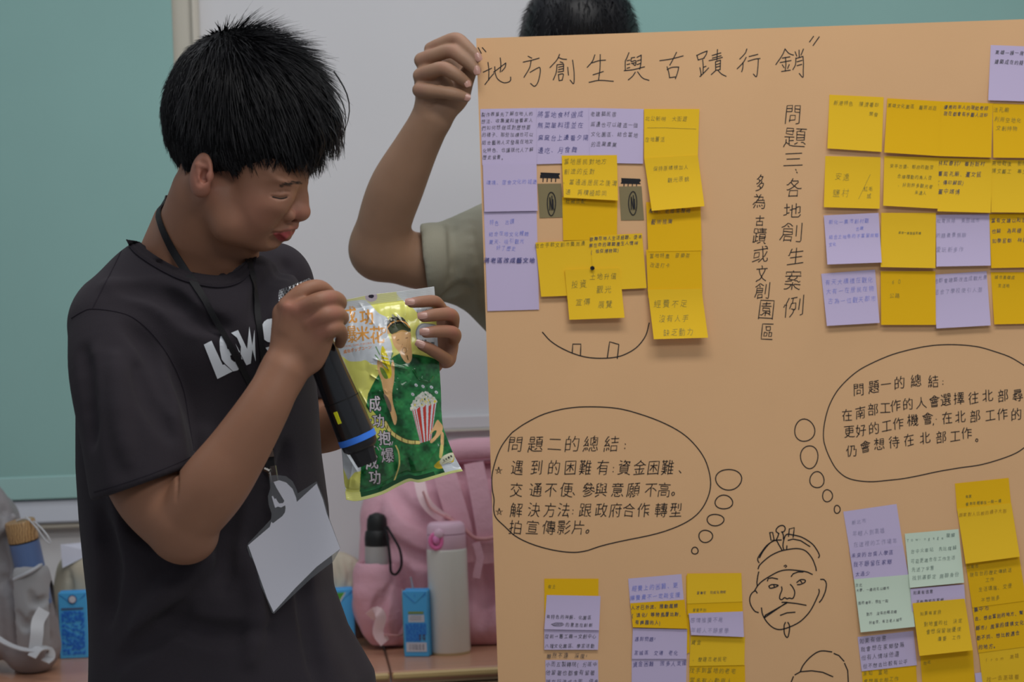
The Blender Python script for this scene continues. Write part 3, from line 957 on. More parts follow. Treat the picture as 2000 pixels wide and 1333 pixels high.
note([(1103, 527), (1210, 524), (1220, 621), (1112, 625)], Yl, .007, [(.16, .30, '投資', 16), (.5, .16, '土地升值', 13.5), (.6, .42, '觀光', 16), (.2, .66, '宣傳', 16), (.6, .72, '展覽', 15)], 'g', 'yellow note below the black dot nose, hanging over two others', pw=1.4, side=.3)
note([(1097, 304), (1205, 303), (1207, 392), (1101, 386)], Yl, .006, [(.08, .15, '當地居民對地方', 12.3), (.08, .38, '創造的反對', 12.3), (.05, .62, '、當通過居民之後溝', 12), (.08, .86, '通 再積極認同', 12)], 'g', 'yellow note between the scribbled brows of the note face', pw=1.25)
ink('nose_dot', [circ(1157, 524, 2.2, 2.0, 12)], 4.4, lambda x, y: Pn(x, y, poster_y(x, y) - .0100), M_ink, [o for o in bpy.data.objects if o.get('label', '').startswith('yellow note right of the black dot')][0])
note([(1262, 488), (1369, 488), (1372, 580), (1266, 582)], Y2, .003, [(.1, .13, '當地特產 音樂茶', 10), (.1, .33, '改造打卡', 10)], 'g', 'yellow note third down in the column right of the note face, two thin lines')
note([(1265, 566), (1370, 564), (1383, 660), (1277, 663)], Yl, .012, [(.15, .30, '經費不足', 17), (.2, .60, '沒有人手', 15), (.25, .88, '缺乏動力', 15)], 'g', 'yellow note lowest in the column right of the note face, lifting off', pw=1.5)
note([(1262, 395), (1368, 395), (1371, 490), (1266, 492)], Y2, .003, [(.08, .18, '產品、老厝常整修', 10.5), (.12, .40, '藝術推廣', 11)], 'k', 'yellow note with two dark lines, tucked under the flared note above it', pw=1.1)
note([(1258, 213), (1366, 213), (1363, 306), (1258, 310)], Yl, .003, [(.06, .20, '北公新明 大街遊', 10.5), (.06, .62, '在地舊活', 10)], 'g', 'yellow note topmost in the column right of the note face, ruled line', marks=[[(.06, .38), (.4, .385), (.95, .42)]])
note([(1258, 309), (1363, 303), (1376, 403), (1273, 412)], Yl, .010, [(.18, .22, '保持原樣視加人', 10), (.42, .45, '觀光原貌', 11)], 'g', 'yellow note flaring outward over the column right of the note face')

# --- grid of sixteen at the right
G = 'notes in the grid at the upper right'
r4 = [([(1604, 535), (1709, 527), (1718, 631), (1615, 637)], Lv, .006, [(.1, .18, '有天大構樣在觀化', 12), (.1, .35, '大有一在居民在物', 12), (.12, .54, '古為一位觀天都市', 12)], 'b', 'lavender note at the lower left corner of the note grid, three lines in blue'),
      ([(1720, 530), (1827, 530), (1828, 635), (1721, 635)], Y2, .004, [(.14, .2, '·60', 12), (.2, .46, '公路', 11)], 'g', 'yellow note in the bottom row of the note grid, nearly blank, second from the left'),
      ([(1822, 537), (1927, 530), (1935, 636), (1829, 642)], Lv, .007, [(.05, .12, '地都會建築改造成觀光景', 9.6), (.05, .33, '結合了學校使引人潮', 10.5)], 'l', 'lavender note in the bottom row of the note grid with two crowded pencil lines'),
      ([(1935, 532), (2040, 532), (2046, 632), (1942, 634)], Y2, .005, [(.1, .1, '城市高雄成', 8), (.15, .26, '生活地', 8)], 'g', 'yellow note in the bottom row of the note grid, cut off by the photo edge')]
r3 = [([(1609, 421), (1716, 416), (1722, 513), (1616, 517)], Lv, .009, [(.12, .15, '新化一集市創村觀', 10), (.6, .30, '古蹟', 8), (.1, .45, '結合土地各的不當留故鄉', 9), (.08, .6, '文化', 8)], 'b', 'leftmost lavender note in the third row of the note grid, faint blue lines'),
      ([(1721, 416), (1828, 416), (1827, 524), (1720, 522)], Yl, .007, [(.34, .37, '保存一條街區記憶', 5.6)], 'g', 'yellow note in the third row of the note grid, one tiny centred line'),
      ([(1828, 420), (1932, 418), (1935, 519), (1829, 521)], Lv, .008, [(.05, .12, '松青拆除 東部城市', 9.5), (.04, .40, '的題景景無聊', 10), (.04, .68, '愛玩新多作', 11)], 'l', 'lavender note in the third row of the note grid, three spread pencil lines'),
      ([(1932, 418), (2040, 416), (2044, 522), (1936, 524)], Y2, .006, [(.07, .13, '當有文建以和造', 10), (.07, .32, '也解 為民樣', 10), (.07, .5, '如學官都 林高', 10)], 'k', 'yellow note in the third row of the note grid, cut off by the photo edge')]
r2 = [([(1612, 305), (1720, 307), (1718, 408), (1609, 405)], Yl, .007, [(.25, .40, '安達', 15), (.22, .72, '鹽村', 17), (.74, .62, '紅毛', 10), (.8, .77, '城', 10)], 'g', 'leftmost yellow note in the second row of the note grid, with a slash', [[(.82, .34), (.62, .82)]]),
      ([(1727, 305), (1834, 308), (1832, 408), (1725, 402)], Yl, .007, [(.14, .20, '安平古堡、都府的融夜', 8.6), (.28, .40, '合接種動的鳥人夜', 8.6), (.3, .57, '、好到許多觀光者', 8.6), (.6, .71, '未達人', 8)], 'g', 'yellow note second in the second row of the note grid, four small lines'),
      ([(1833, 308), (1938, 311), (1935, 416), (1831, 413)], Yl, .008, [(.04, .10, '林紅春村/審計新村', 10.3), (.04, .30, '臺南孔廟、臺文館', 10.8), (.04, .46, '(傳印解說)', 9.5), (.05, .63, '臺中媽博', 11)], 'k', 'yellow note in the second row of the note grid with four bold black lines'),
      ([(1936, 312), (2042, 314), (2042, 416), (1936, 415)], Yl, .007, [(.05, .07, '高地戰後 新的轉', 10), (.05, .22, '博文藝工 專文', 10)], 'g', 'yellow note in the second row of the note grid, cut off by the photo edge')]
r1 = [([(1620, 185), (1726, 190), (1722, 297), (1616, 290)], Yl, .006, [(.12, .15, '新港特色 陳濟署即', 10), (.78, .32, '開發', 9)], 'g', 'yellow note at the upper left corner of the note grid, one line and two characters'),
      ([(1733, 192), (1838, 198), (1833, 305), (1727, 298)], Y2, .006, [(.05, .13, '高雄文化園區 藝術巡迴', 8.8)], 'g', 'yellow note second in the top row of the note grid, a single line of writing'),
      ([(1838, 198), (1939, 202), (1936, 308), (1833, 305)], Y2, .006, [(.1, .10, '優秀的年人的現結老師', 8.7), (.1, .22, '現在都會有手藝人店即', 8.7)], 'k', 'yellow note third in the top row of the note grid, two tight lines'),
      ([(1939, 202), (2044, 206), (2042, 309), (1940, 308)], Y2, .006, [(.05, .12, '法孔廟', 11), (.07, .30, '利用空地化', 11), (.1, .46, '文創特物', 11)], 'g', 'rightmost yellow note in the top row of the note grid, three spread lines')]
for row in (r4, r3, r2, r1):
    for q in row[::-1]:
        note(q[0], q[1], q[2], q[3], q[4], q[5], G, pw=1.15 if q[4] != 'k' else 1.35, marks=q[6] if len(q) > 6 else None)
note([(1935, 88), (2040, 92), (2036, 199), (1930, 196)], Lv, .004, [(.13, .13, '高雄一棟一房', 9.5), (.13, .30, '建築成在的疑', 9.5)], 'k', 'lavender note alone above the note grid at the right edge of the photo', pw=1.5)

# --- bottom left columns
note([(1063, 1131), (1169, 1131), (1168, 1250), (1064, 1250)], Y2, .001, [(.1, .13, '有土', 8)], 'g', 'yellow note peeking out above the lavender column under the second bubble')
note([(1065, 1290), (1168, 1290), (1170, 1400), (1067, 1400)], Lv, .001, [(.07, -.07, '雖然不遠 深度!', 11), (.05, .08, '小而五製轉院(分區中', 10.2), (.05, .23, '他留著也都會有留著', 10.8), (.05, .39, '現在行造成之面、使多', 10.4)], 'k', 'lavender note lowest in the column under the second bubble, running off the photo', pw=1.2)
note([(1063, 1230), (1170, 1230), (1168, 1270), (1063, 1270)], Lv, .001, [(.05, .35, '從前→舊工廠→文創中心', 9.3), (.05, .82, '八塊文化園區、學宮活動', 9)], 'k', 'short lavender strip with two lines and arrows in the column under the second bubble', pw=1.2)
note([(1068, 1163), (1173, 1165), (1170, 1232), (1063, 1230)], Lv, .003, [(.06, .64, '有特色的神廟、化園區', 8.8), (.42, .86, '的意思在創新', 8.8)], 'k', 'lavender note with an inked out word in the column under the second bubble', pw=1.2, marks=[[(.12, .85), (.2, .8), (.32, .8), (.36, .85), (.3, .9), (.18, .9), (.12, .85)], [(.14, .86), (.34, .84)], [(.15, .88), (.33, .87)], [(.15, .83), (.32, .82)]])
note([(1340, 1125), (1346, 1125), (1347, 1275), (1341, 1278)], Y2, .0006, [], 'g', 'yellow sliver showing between two note columns at the bottom of the poster')
note([(1234, 1286), (1341, 1284), (1339, 1400), (1233, 1400)], Lv, .001, [(.06, .11, '資金困難 很多人支援', 10.7)], 'd', 'lavender note with one line, lowest in the middle column at the bottom', pw=1.2)
note([(1236, 1228), (1342, 1230), (1341, 1288), (1234, 1288)], Lv, .001, [(.08, .35, '遇到問題?', 9.5), (.08, .80, '宮城區 交通 老化', 9.5)], 'd', 'lavender note asking about problems, third in the middle column at the bottom', pw=1.2)
note([(1227, 1131), (1331, 1122), (1336, 1178), (1231, 1184)], Lv, .001, [(.1, .38, '經費上的困難、更', 11.5), (.05, .72, '讓費貴不一定能支援', 11)], 'b', 'lavender note with two blue lines at the top of the middle column at the bottom', pw=1.5)
note([(1231, 1179), (1337, 1172), (1343, 1229), (1236, 1226)], Y2, .002, [(.04, .20, '人才已外流、推動風險', 9.3), (.04, .50, '(退化/等物風層比對,或', 9.3), (.09, .80, '有興趣的人)', 9.3)], 'k', 'yellow note with bold black writing in the middle column at the bottom', pw=1.7)
note([(1346, 1298), (1455, 1300), (1456, 1400), (1347, 1400)], Y2, .001, [(.05, .12, '找手到當地的老宅', 11.5), (.05, .32, '當多有心動用人', 12)], 'g', 'yellow note lowest in the third column at the bottom, running off the photo', pw=1.3)
note([(1349, 1243), (1455, 1245), (1454, 1300), (1346, 1302)], Yl, .001, [(.06, .22, '資金', 10), (.1, .78, '、整建古老民宅', 9.5)], 'g', 'yellow note under the small lavender one in the third column at the bottom')
note([(1342, 1178), (1450, 1176), (1451, 1204), (1343, 1202)], Y2, .001, [(.12, .6, '當當不別', 7)], 'g', 'narrow yellow strip above the small lavender note in the third column at the bottom')
note([(1342, 1121), (1448, 1120), (1450, 1176), (1342, 1180)], Yl, .001, [(.2, .65, '當舊宅 社成化物館', 6.4)], 'k', 'yellow note at the top of the third column at the bottom', pw=.9)
note([(1345, 1199), (1451, 1195), (1453, 1245), (1350, 1241)], Lv, .002, [(.06, .32, '感情推廣不易', 11), (.05, .78, '年輕人不願意學', 11)], 'l', 'small lavender note with two pencil lines in the third column at the bottom', pw=1.2)

# --- bottom right columns
note([(1683, 1309), (1789, 1300), (1795, 1400), (1690, 1408)], Y2, .001, [(.06, .08, '未知 當地', 10), (.06, .24, '會想再北部工作', 10)], 'g', 'yellow note lowest in the left tilted column at the lower right')
note([(1675, 1245), (1784, 1233), (1791, 1300), (1683, 1312)], Lv, .001, [(.06, .13, '如果有信意', 11), (.07, .37, '我會想在家鄉發展', 11), (.06, .62, '但有人情味他還', 11), (.07, .87, '但不想去比較有公平', 10)], 'k', 'lavender note with four lines under the pale green one in the left tilted column', pw=1.1)
note([(1647, 1000), (1751, 985), (1764, 1068), (1660, 1078)], Lv, .001, [(.16, .30, '新北市', 10), (.14, .58, '年輕人到高雄', 11), (.13, .85, '在這裡的工作場年', 11)], 'l', 'lavender note at the top of the left tilted column at the lower right', pw=1.1)
note([(1659, 1075), (1764, 1066), (1774, 1124), (1668, 1134)], Lv, .001, [(.06, .20, '未來的台南人學區', 10.5), (.07, .50, '我不願留在家鄉', 11), (.08, .82, '太過少', 10)], 'd', 'lavender note with three blue lines second in the left tilted column', pw=1.2)
note([(1668, 1132), (1775, 1123), (1787, 1225), (1681, 1236)], Gr, .006, [(.04, .12, '台北', 7), (.04, .22, '大學、一樣的北以樣市', 6.6), (.05, .46, '我的青年、想在一起', 6.6), (.17, .68, '對方 沒有的概念樣', 6.8), (.2, .84, '好有夜、有古老人城市', 6.6)], 'k', 'pale green note with small black lines in the left tilted column', pw=.95)
note([(1797, 1278), (1900, 1268), (1908, 1400), (1806, 1400)], Y2, .001, [(.08, .15, '台北', 8), (.08, .55, '、會想要成年', 8)], 'g', 'yellow note lowest in the middle tilted column at the lower right')
note([(1778, 1151), (1883, 1142), (1886, 1185), (1781, 1195)], Lv, .001, [(.08, .2, '如果有信意', 8), (.12, .62, '不敢想留在家鄉', 8)], 'k', 'lavender strip between the pale green and yellow notes of the middle tilted column')
note([(1767, 1043), (1872, 1034), (1883, 1139), (1777, 1149)], Gr, .006, [(.06, .13, 'Towing', 8.5), (.55, .13, 'age', 8), (.8, .1, '關關', 9), (.12, .34, '台中火車站 先比煤越', 9), (.1, .52, '可能更適合在工作生活', 8.8), (.1, .68, '先述了字意', 9), (.1, .83, '找到選都定', 9.5), (.6, .84, '無聊身份', 10)], 't', 'pale green note with latin letters at the top of the middle tilted column', pw=1.1)
note([(1782, 1179), (1884, 1170), (1900, 1271), (1796, 1282)], Yl, .008, [(.15, .22, '如果有官府', 8.5), (.2, .42, '對地重的社 決定', 9.5), (.22, .57, '會想保留現優使', 10), (.42, .72, '還要 工作', 9)], 'g', 'bright yellow note lifting in the middle tilted column at the lower right', pw=1.15)
note([(1904, 1316), (1918, 1314), (1928, 1400), (1914, 1400)], Lv, .0005, [], 'd', 'lavender sliver beside the lowest note of the right tilted column')
note([(1911, 1270), (2018, 1255), (2034, 1400), (1927, 1400)], Yl, .001, [(.15, .16, 'from 高雄', 9.5), (.12, .45, '找一去高雄看', 11)], 'y', 'yellow note lowest in the right tilted column, half outside the photo', pw=1.3)
note([(1898, 1182), (2004, 1168), (2018, 1262), (1911, 1276)], Y2, .001, [(.06, .10, '臺中市', 11), (.05, .30, '去、想去當別的地方、幫助', 8.8), (.05, .5, '縣市/風家的環境文化', 9.5), (.04, .7, '都不同、想比較適合', 9.5), (.05, .9, '的地方。', 10)], 'k', 'yellow note with bold black lines in the right tilted column', pw=1.6)
note([(1886, 1100), (1991, 1088), (2004, 1174), (1899, 1188)], Y2, .001, [(.04, .10, '台南市', 8), (.08, .28, '現在台的歷史傳統活', 9.3), (.35, .43, '工作', 9), (.2, .63, '生活環落、交便', 9.5), (.22, .86, '不想很多', 9.5)], 'g', 'yellow note with five thin lines in the right tilted column', pw=1.15)
note([(1865, 945), (1970, 934), (1975, 988), (1869, 998)], Y2, .001, [(.2, .52, '有家', 7), (.2, .8, '看到年輕就是一般一樣'.replace('就是', '都在'), 7)], 'g', 'yellow note at the very top of the right tilted column')
note([(1869, 994), (1975, 983), (1992, 1088), (1886, 1102)], Yl, .007, [(.05, .13, '跟家對人比較的規模大部'.replace('規模', '樣子'), 8.6)], 'y', 'yellow note with one pencil line second in the right tilted column', pw=1.2)

# ------------------------------------------------------------------ the boy
M_skin = mat('skin', (.3, .2, .15), rough=.52, spec=.35, attr='Col', bump=.10, bscale=900, sss=.12, var=.04, vscale=30)
M_hair = mat('black_hair', (.004, .004, .006), rough=.42, spec=.35)
M_lash = mat('lash_line', (.01, .008, .008), rough=.6)
M_shirt = mat('charcoal_cotton', alb(37, 34, 38, .5), rough=.95, spec=.08, bump=.35, bscale=1100, var=.10, vscale=6, sheen=.05)
M_seam = mat('shirt_seam', alb(33, 30, 35, .5), rough=.95, spec=.05)
M_print = mat('white_shirt_print', alb(170, 175, 195, .5), rough=.7, spec=.2)
M_trouser = mat('black_trousers', (.012, .012, .014), rough=.9, spec=.1)
M_strap = mat('black_webbing', (.008, .008, .010), rough=.6, spec=.3, bump=.3, bscale=1500)
M_metal = mat('nickel', (.45, .43, .40), rough=.28, metal=1.0)
SKIN = np.array(alb(114, 81, 63, .5)); SKIN2 = np.array(alb(112, 82, 64, .5))
RED = np.array(alb(140, 78, 76, .5)); RED2 = np.array(alb(132, 56, 60, .5)); NAIL = np.array(alb(150, 112, 104, .5))

def skin_col(V, base, spots):
    """skin tint: spots = (centre, radius, colour, strength) of lips, ears, knuckles, nails"""
    C = np.tile(base, (len(V), 1))
    for c, r, col, k in spots:
        c = np.array(c)
        if np.ndim(r):
            rr = np.array(r); w = np.exp(-(((V - c) / rr) ** 2).sum(1))
        else:
            w = np.exp(-((V - c) ** 2).sum(1) / (r * r))
        C = C * (1 - k * w[:, None]) + np.array(col) * (k * w[:, None])
    return C

# head frame: F forward (to the right of the photo, slightly down and nearer), L to his right (towards us), U up
HY = 2.28
yw, ph = math.radians(15), math.radians(20)
Fh = Vector((math.cos(yw), -math.sin(yw), 0))
HF = (Fh * math.cos(ph) + Vector((0, 0, -math.sin(ph)))).normalized()
HU = (Fh * math.sin(ph) + Vector((0, 0, math.cos(ph)))).normalized()
HL = HF.cross(HU).normalized()
HO = P(470, 330, HY)
def Q(px, py, l):
    """point at lateral offset l (cm, towards the camera) of the head that is seen at the pixel"""
    d = (P(px, py, 1.0) - CAMO)
    t = ((HO - CAMO).dot(HL) + l * .01) / d.dot(HL)
    return CAMO + d * t
RH = [HF, HL, HU]
cm = .01

def head_field(res):
    a = Vector((-1, 0, 0))
    lo = np.array([-.47, 2.10, 1.28]); hi = np.array([-.20, 2.46, 1.70])
    lo[0] = P(250, 500, 2.36).x - .03; hi[0] = P(640, 400, HY).x + .02
    lo[2] = P(400, 600, 2.3).z - .02; hi[2] = P(450, 60, HY).z + .01
    f = Field(lo, hi, res)
    # skull and face masses
    f.ell(Q(474, 232, 0), (8.8 * cm, 7.2 * cm, 8.7 * cm), RH, .01)
    f.ell(Q(528, 330, 0), (4.3 * cm, 5.6 * cm, 5.6 * cm), RH, .012)
    f.ell(Q(514, 385, 0), (3.4 * cm, 5.0 * cm, 5.0 * cm), RH, .012)
    f.ell(Q(455, 395, 0), (4.5 * cm, 4.6 * cm, 4.0 * cm), RH, .015)
    for s in (1, -1):
        f.ell(Q(502, 408, 3.1 * s), (2.9 * cm, 2.2 * cm, 3.2 * cm), RH, .015)      # cheek
        f.cone(Q(420, 380, 4.1 * s), Q(450, 436, 3.5 * s), 2.1 * cm, 1.8 * cm, .015)  # jaw
        f.cone(Q(450, 440, 3.6 * s), Q(505, 463, 1.4 * s), 1.9 * cm, 1.55 * cm, .015)
        f.ell(Q(556, 354, 2.9 * s), (1.5 * cm, 2.3 * cm, .65 * cm), RH, .016)     # brow
        f.ell(Q(550, 383, 3.0 * s), (1.40 * cm, 1.6 * cm, 1.25 * cm), RH, .012)   # closed lid over the eye
        f.ell(Q(533, 402, 3.6 * s), (1.5 * cm, 1.3 * cm, 1.0 * cm), RH, .014)     # cheekbone
    f.ell(Q(519, 464, 0), (1.75 * cm, 1.9 * cm, 1.35 * cm), RH, .012)              # chin
    # mouth block and nose
    f.ell(Q(545, 438, 0), (1.9 * cm, 2.4 * cm, 2.2 * cm), RH, .010)
    f.cone(Q(583, 352, 0), Q(587, 392, 0), .72 * cm, .75 * cm, .014)
    f.cone(Q(587, 388, 0), Q(587, 412, 0), .80 * cm, 1.05 * cm, .006)
    f.ell(Q(587, 414, 0), (1.02 * cm, 1.10 * cm, .92 * cm), RH, .005)
    f.cone(Q(578, 414, .6), Q(562, 420, 1.5), .85 * cm, .6 * cm, .008)
    f.cone(Q(578, 414, -.6), Q(562, 420, -1.5), .85 * cm, .6 * cm, .008)
    for s in (1, -1):
        f.ell(Q(561, 420, 2.05 * s), (.98 * cm, .60 * cm, .74 * cm), RH, .003)
        f.ell(Q(573, 429, .75 * s), (.40 * cm, .28 * cm, .25 * cm), RH, .003, 'cut')
    # lips
    for s in (1, -1):
        f.cone(Q(573, 440, 0), Q(562, 447, 1.2 * s), .55 * cm, .42 * cm, .003)
        f.cone(Q(562, 447, 1.2 * s), Q(538, 453, 2.5 * s), .42 * cm, .16 * cm, .003)
        f.cone(Q(558, 460, 0), Q(551, 461.5, 1.1 * s), .58 * cm, .54 * cm, .003)
        f.cone(Q(551, 461.5, 1.1 * s), Q(538, 458, 2.1 * s), .50 * cm, .20 * cm, .003)
    A_, B_ = 2.15, 2.4
    # nose wing, laugh line, mouth, lids, drawn on the surface (both sides through the mirror plane)
    def both(pts, r, k, op='cut', off=0.0):
        q = f.carve(pts, r, k, A_, B_, op, off)
        rs = r if hasattr(r, '__len__') else [r, r]
        R_ = np.interp(np.linspace(0, 1, len(q)), np.linspace(0, 1, len(rs)), rs)
        m_ = [w - HL * (2 * (w - HO).dot(HL)) for w in q]
        for i in range(len(m_) - 1): f.cone(m_[i], m_[i + 1], R_[i], R_[i + 1], k, op)
    both([(581, 449.5), (572, 451.5), (563, 453.5), (548, 455), (535, 455.5), (531, 457)], [.0011, .0013, .0013, .0013, .0015, .0008], .0018)
    both([(536, 470), (546, 473.5)], .0022, .010)
    both([(528, 383), (537, 385.5), (547, 387.5), (556, 386.5), (564, 383)], [.0005, .0010, .0013, .0012, .0006], .0018)
    both([(530, 377), (542, 374.5), (556, 373.5), (567, 375)], [.0001, .0003, .0003, .0001], .002)
    # ear
    R2 = [(HF * .93 + HL * .36).normalized(), None, HU]
    R2[1] = R2[2].cross(R2[0]).normalized()
    R3 = [R2[0] * .97 + R2[2] * .2, R2[1], R2[2] * .97 - R2[0] * .2]
    f.ell(Q(393, 341, 7.3), (1.55 * cm, .80 * cm, 2.45 * cm), R3, .004)
    f.ell(Q(396, 337, 8.35), (1.12 * cm, .60 * cm, 1.80 * cm), R3, .002, 'cut')
    f.cone(Q(386, 322, 7.75), Q(391, 352, 7.75), .28 * cm, .34 * cm, .003)
    f.cone(Q(386, 322, 7.75), Q(399, 326, 7.7), .26 * cm, .2 * cm, .003)
    f.ell(Q(401, 345, 7.7), (.62 * cm, .5 * cm, .80 * cm), R3, .002, 'cut')
    f.ell(Q(410, 345, 7.55), (.38 * cm, .5 * cm, .55 * cm), R3, .003)
    f.ell(Q(397, 371, 7.1), (.85 * cm, .55 * cm, .80 * cm), R3, .006)
    # neck
    f.cone(Q(418, 385, 0), P(378, 520, 2.345), 5.0 * cm, 5.7 * cm, .012)
    f.cone(Q(440, 400, 0), P(425, 530, 2.33), 4.0 * cm, 4.8 * cm, .012)
    f.cone(P(368, 455, 2.36), P(322, 530, 2.35), 4.6 * cm, 3.6 * cm, .02)
    f.cone(P(365, 560, 2.33), P(430, 560, 2.39), 5 * cm, 5 * cm, .02)
    return f

boy = empty('person', (P(430, 1000, 2.37).x, 2.37, 0), 'boy in a charcoal shirt with a lanyard, holding a microphone and a snack bag', 'person')
hf = head_field(.00125)
HV, HFc = hf.mesh(); del hf
HV = smooth_mesh(HV, HFc, 1)
spots = [
         (Q(590, 414, 0), .012, RED, .28), (Q(572, 420, 1.4), .009, RED, .25), (Q(395, 345, 8), .026, RED, .30),
         (Q(500, 415, 5.5), .030, RED, .12), (Q(553, 388, 3.5), .010, np.array(alb(86, 62, 52, .5)), .35)]
HC = skin_col(HV, SKIN, spots)
def px_of(V):
    d = V - np.array(CAMO)
    x, y, z = d[:, 0] / d[:, 1], d[:, 1], d[:, 2] / d[:, 1]
    return 1000 + FPX * (x * cr - z * sr), 666.5 - FPX * (x * sr + z * cr)
def in_poly(x, y, poly):
    r = np.zeros(x.shape, bool); n = len(poly)
    for i in range(n):
        (x0, y0), (x1, y1) = poly[i], poly[(i + 1) % n]
        c = ((y0 > y) != (y1 > y)) & (x < (x1 - x0) * (y - y0) / (y1 - y0 + 1e-12) + x0)
        r ^= c
    return r
# lips: tint of the lip skin on both sides of the mirror plane
LH = (HV - np.array(HO)) @ np.array(HL)
MV = HV - np.outer(2 * np.minimum(LH, 0), np.array(HL))
for poly, col, k in ((spline([(534, 454), (550, 449.5), (566, 445), (580, 441), (584, 447), (574, 452), (562, 454), (545, 456)], 3, True), RED, .35),
                     (spline([(534, 456), (548, 455), (566, 452), (570, 456), (561, 467), (549, 471), (540, 465)], 3, True), RED2, .92)):
    w = np.zeros(len(HV))
    for ox, oy in ((0, 0), (1.2, 0), (-1.2, 0), (0, 1.2), (0, -1.2)):
        x_, y_ = px_of(MV); w += in_poly(x_ + ox, y_ + oy, poly) / 5.0
    w *= (HV - np.array(HO)) @ np.array(HF) > .02
    HC = HC * (1 - k * w[:, None]) + col * (k * w[:, None])

# ---------------- arms and hands, one continuous surface each
def finger(f, pts, rs, k=.0035):
    f.chain(pts, rs, k)

def arm_right(res):
    lo = np.array(P(200, 1120, 2.2)) - (.03, .16, .03); hi = np.array(P(690, 540, 2.2)) + (.04, .16, .04)
    f = Field(lo, hi, res)
    px = lambda n, Y=2.17: n / (FPX / Y)
    # upper arm, elbow, forearm
    f.chain([P(262, 880, 2.23), P(300, 960, 2.21), P(352, 1028, 2.185)], [px(82), px(80), px(68)], .008)
    f.ell(P(366, 1046, 2.19), (px(60), px(60), px(56)), None, .012)
    f.chain([P(362, 1015, 2.18), P(415, 950, 2.165), P(462, 884, 2.16), P(514, 800, 2.155), P(553, 727, 2.16)],
            [px(66), px(68), px(60), px(50), px(42)], .006)
    f.carve([(351, 900), (347, 930), (344, 975)], [.0022, .0018, .0006], .0035, 2.0, 2.4)
    # back of the hand
    f.chain([P(553, 727, 2.165), P(578, 682, 2.165), P(592, 634, 2.165)], [px(42), px(48), px(44)], .01, flat=(0, 1, 0), fs=.72)
    f.ell(P(590, 660, 2.165), (px(52), px(27), px(62)), None, .012)
    f.cone(P(556, 612, 2.168), P(572, 672, 2.170), px(23), px(30), .012)
    f.cone(P(628, 655, 2.170), P(606, 700, 2.172), px(21), px(24), .012)
    for a, b in (((560, 600), (556, 640)), ((583, 606), (574, 650)), ((606, 627), (592, 668)), ((627, 650), (607, 688))):
        f.cone(P(*a, 2.146), P(*b, 2.152), px(8), px(5), .012)
    # fingers: knuckle, middle joint, tip behind the microphone
    q = [([(561, 597, 2.158), (592, 570, 2.158), (624, 562, 2.170), (645, 580, 2.200), (640, 597, 2.226)], [18, 17, 15.5, 14, 12.5]),
         ([(583, 606, 2.150), (622, 588, 2.142), (651, 583, 2.158), (664, 592, 2.190), (655, 603, 2.222)], [18, 17, 16, 14.5, 13]),
         ([(606, 630, 2.149), (636, 616, 2.142), (658, 614, 2.158), (668, 622, 2.192), (660, 630, 2.222)], [17.5, 16.5, 15.5, 14, 12.5]),
         ([(625, 653, 2.152), (645, 643, 2.146), (660, 642, 2.160), (668, 655, 2.182), (664, 671, 2.200)], [16, 15, 14, 12.5, 11])]
    for pts, rs in q:
        finger(f, [P(*p) for p in pts], [px(r) for r in rs], .004)
    # thumb on the far side of the microphone
    f.chain([P(560, 650, 2.185), P(585, 625, 2.222), P(618, 618, 2.232)], [px(22), px(19), px(15)], .006)
    return f

def arm_left(res):
    lo = np.array(P(560, 930, 2.45)) - (.03, .14, .02); hi = np.array(P(915, 560, 2.38)) + (.03, .14, .03)
    f = Field(lo, hi, res)
    px = lambda n, Y=2.40: n / (FPX / Y)
    f.chain([P(580, 700, 2.50), P(596, 830, 2.49)], [px(46), px(46)], .01)
    f.chain([P(600, 845, 2.49), P(660, 830, 2.475), P(760, 765, 2.46), P(835, 700, 2.45)], [px(48), px(46), px(38), px(30)], .008)
    f.chain([P(835, 700, 2.448), P(862, 672, 2.440)], [px(32), px(26)], .012)
    f.cone(P(868, 616, 2.425), P(871, 700, 2.418), px(19), px(20), .012)
    f.ell(P(866, 668, 2.430), (px(28), px(24), px(48)), None, .01)
    q = [([(866, 612, 2.424), (859, 600, 2.392), (848, 589, 2.362), (822, 590, 2.346), (804, 592, 2.342)], [12.5, 12.5, 12, 11.5, 10]),
         ([(884, 636, 2.420), (884, 620, 2.390), (874, 614, 2.362), (846, 616, 2.344), (828, 619, 2.339)], [13, 13.5, 13, 12.5, 11]),
         ([(886, 664, 2.416), (888, 654, 2.390), (878, 648, 2.362), (852, 648, 2.344), (832, 650, 2.338)], [13, 13.5, 12.5, 12, 10.5]),
         ([(872, 704, 2.408), (868, 700, 2.384), (856, 692, 2.360), (838, 681, 2.345), (824, 675, 2.339)], [13, 12.5, 12, 11.5, 10])]
    for pts, rs in q:
        finger(f, [P(*p) for p in pts], [px(r) for r in rs], .004)
    f.chain([P(850, 650, 2.445), P(815, 632, 2.440), P(780, 622, 2.432)], [px(16), px(13), px(10.5)], .006)
    return f
parts = [(HV, HFc, HC)]
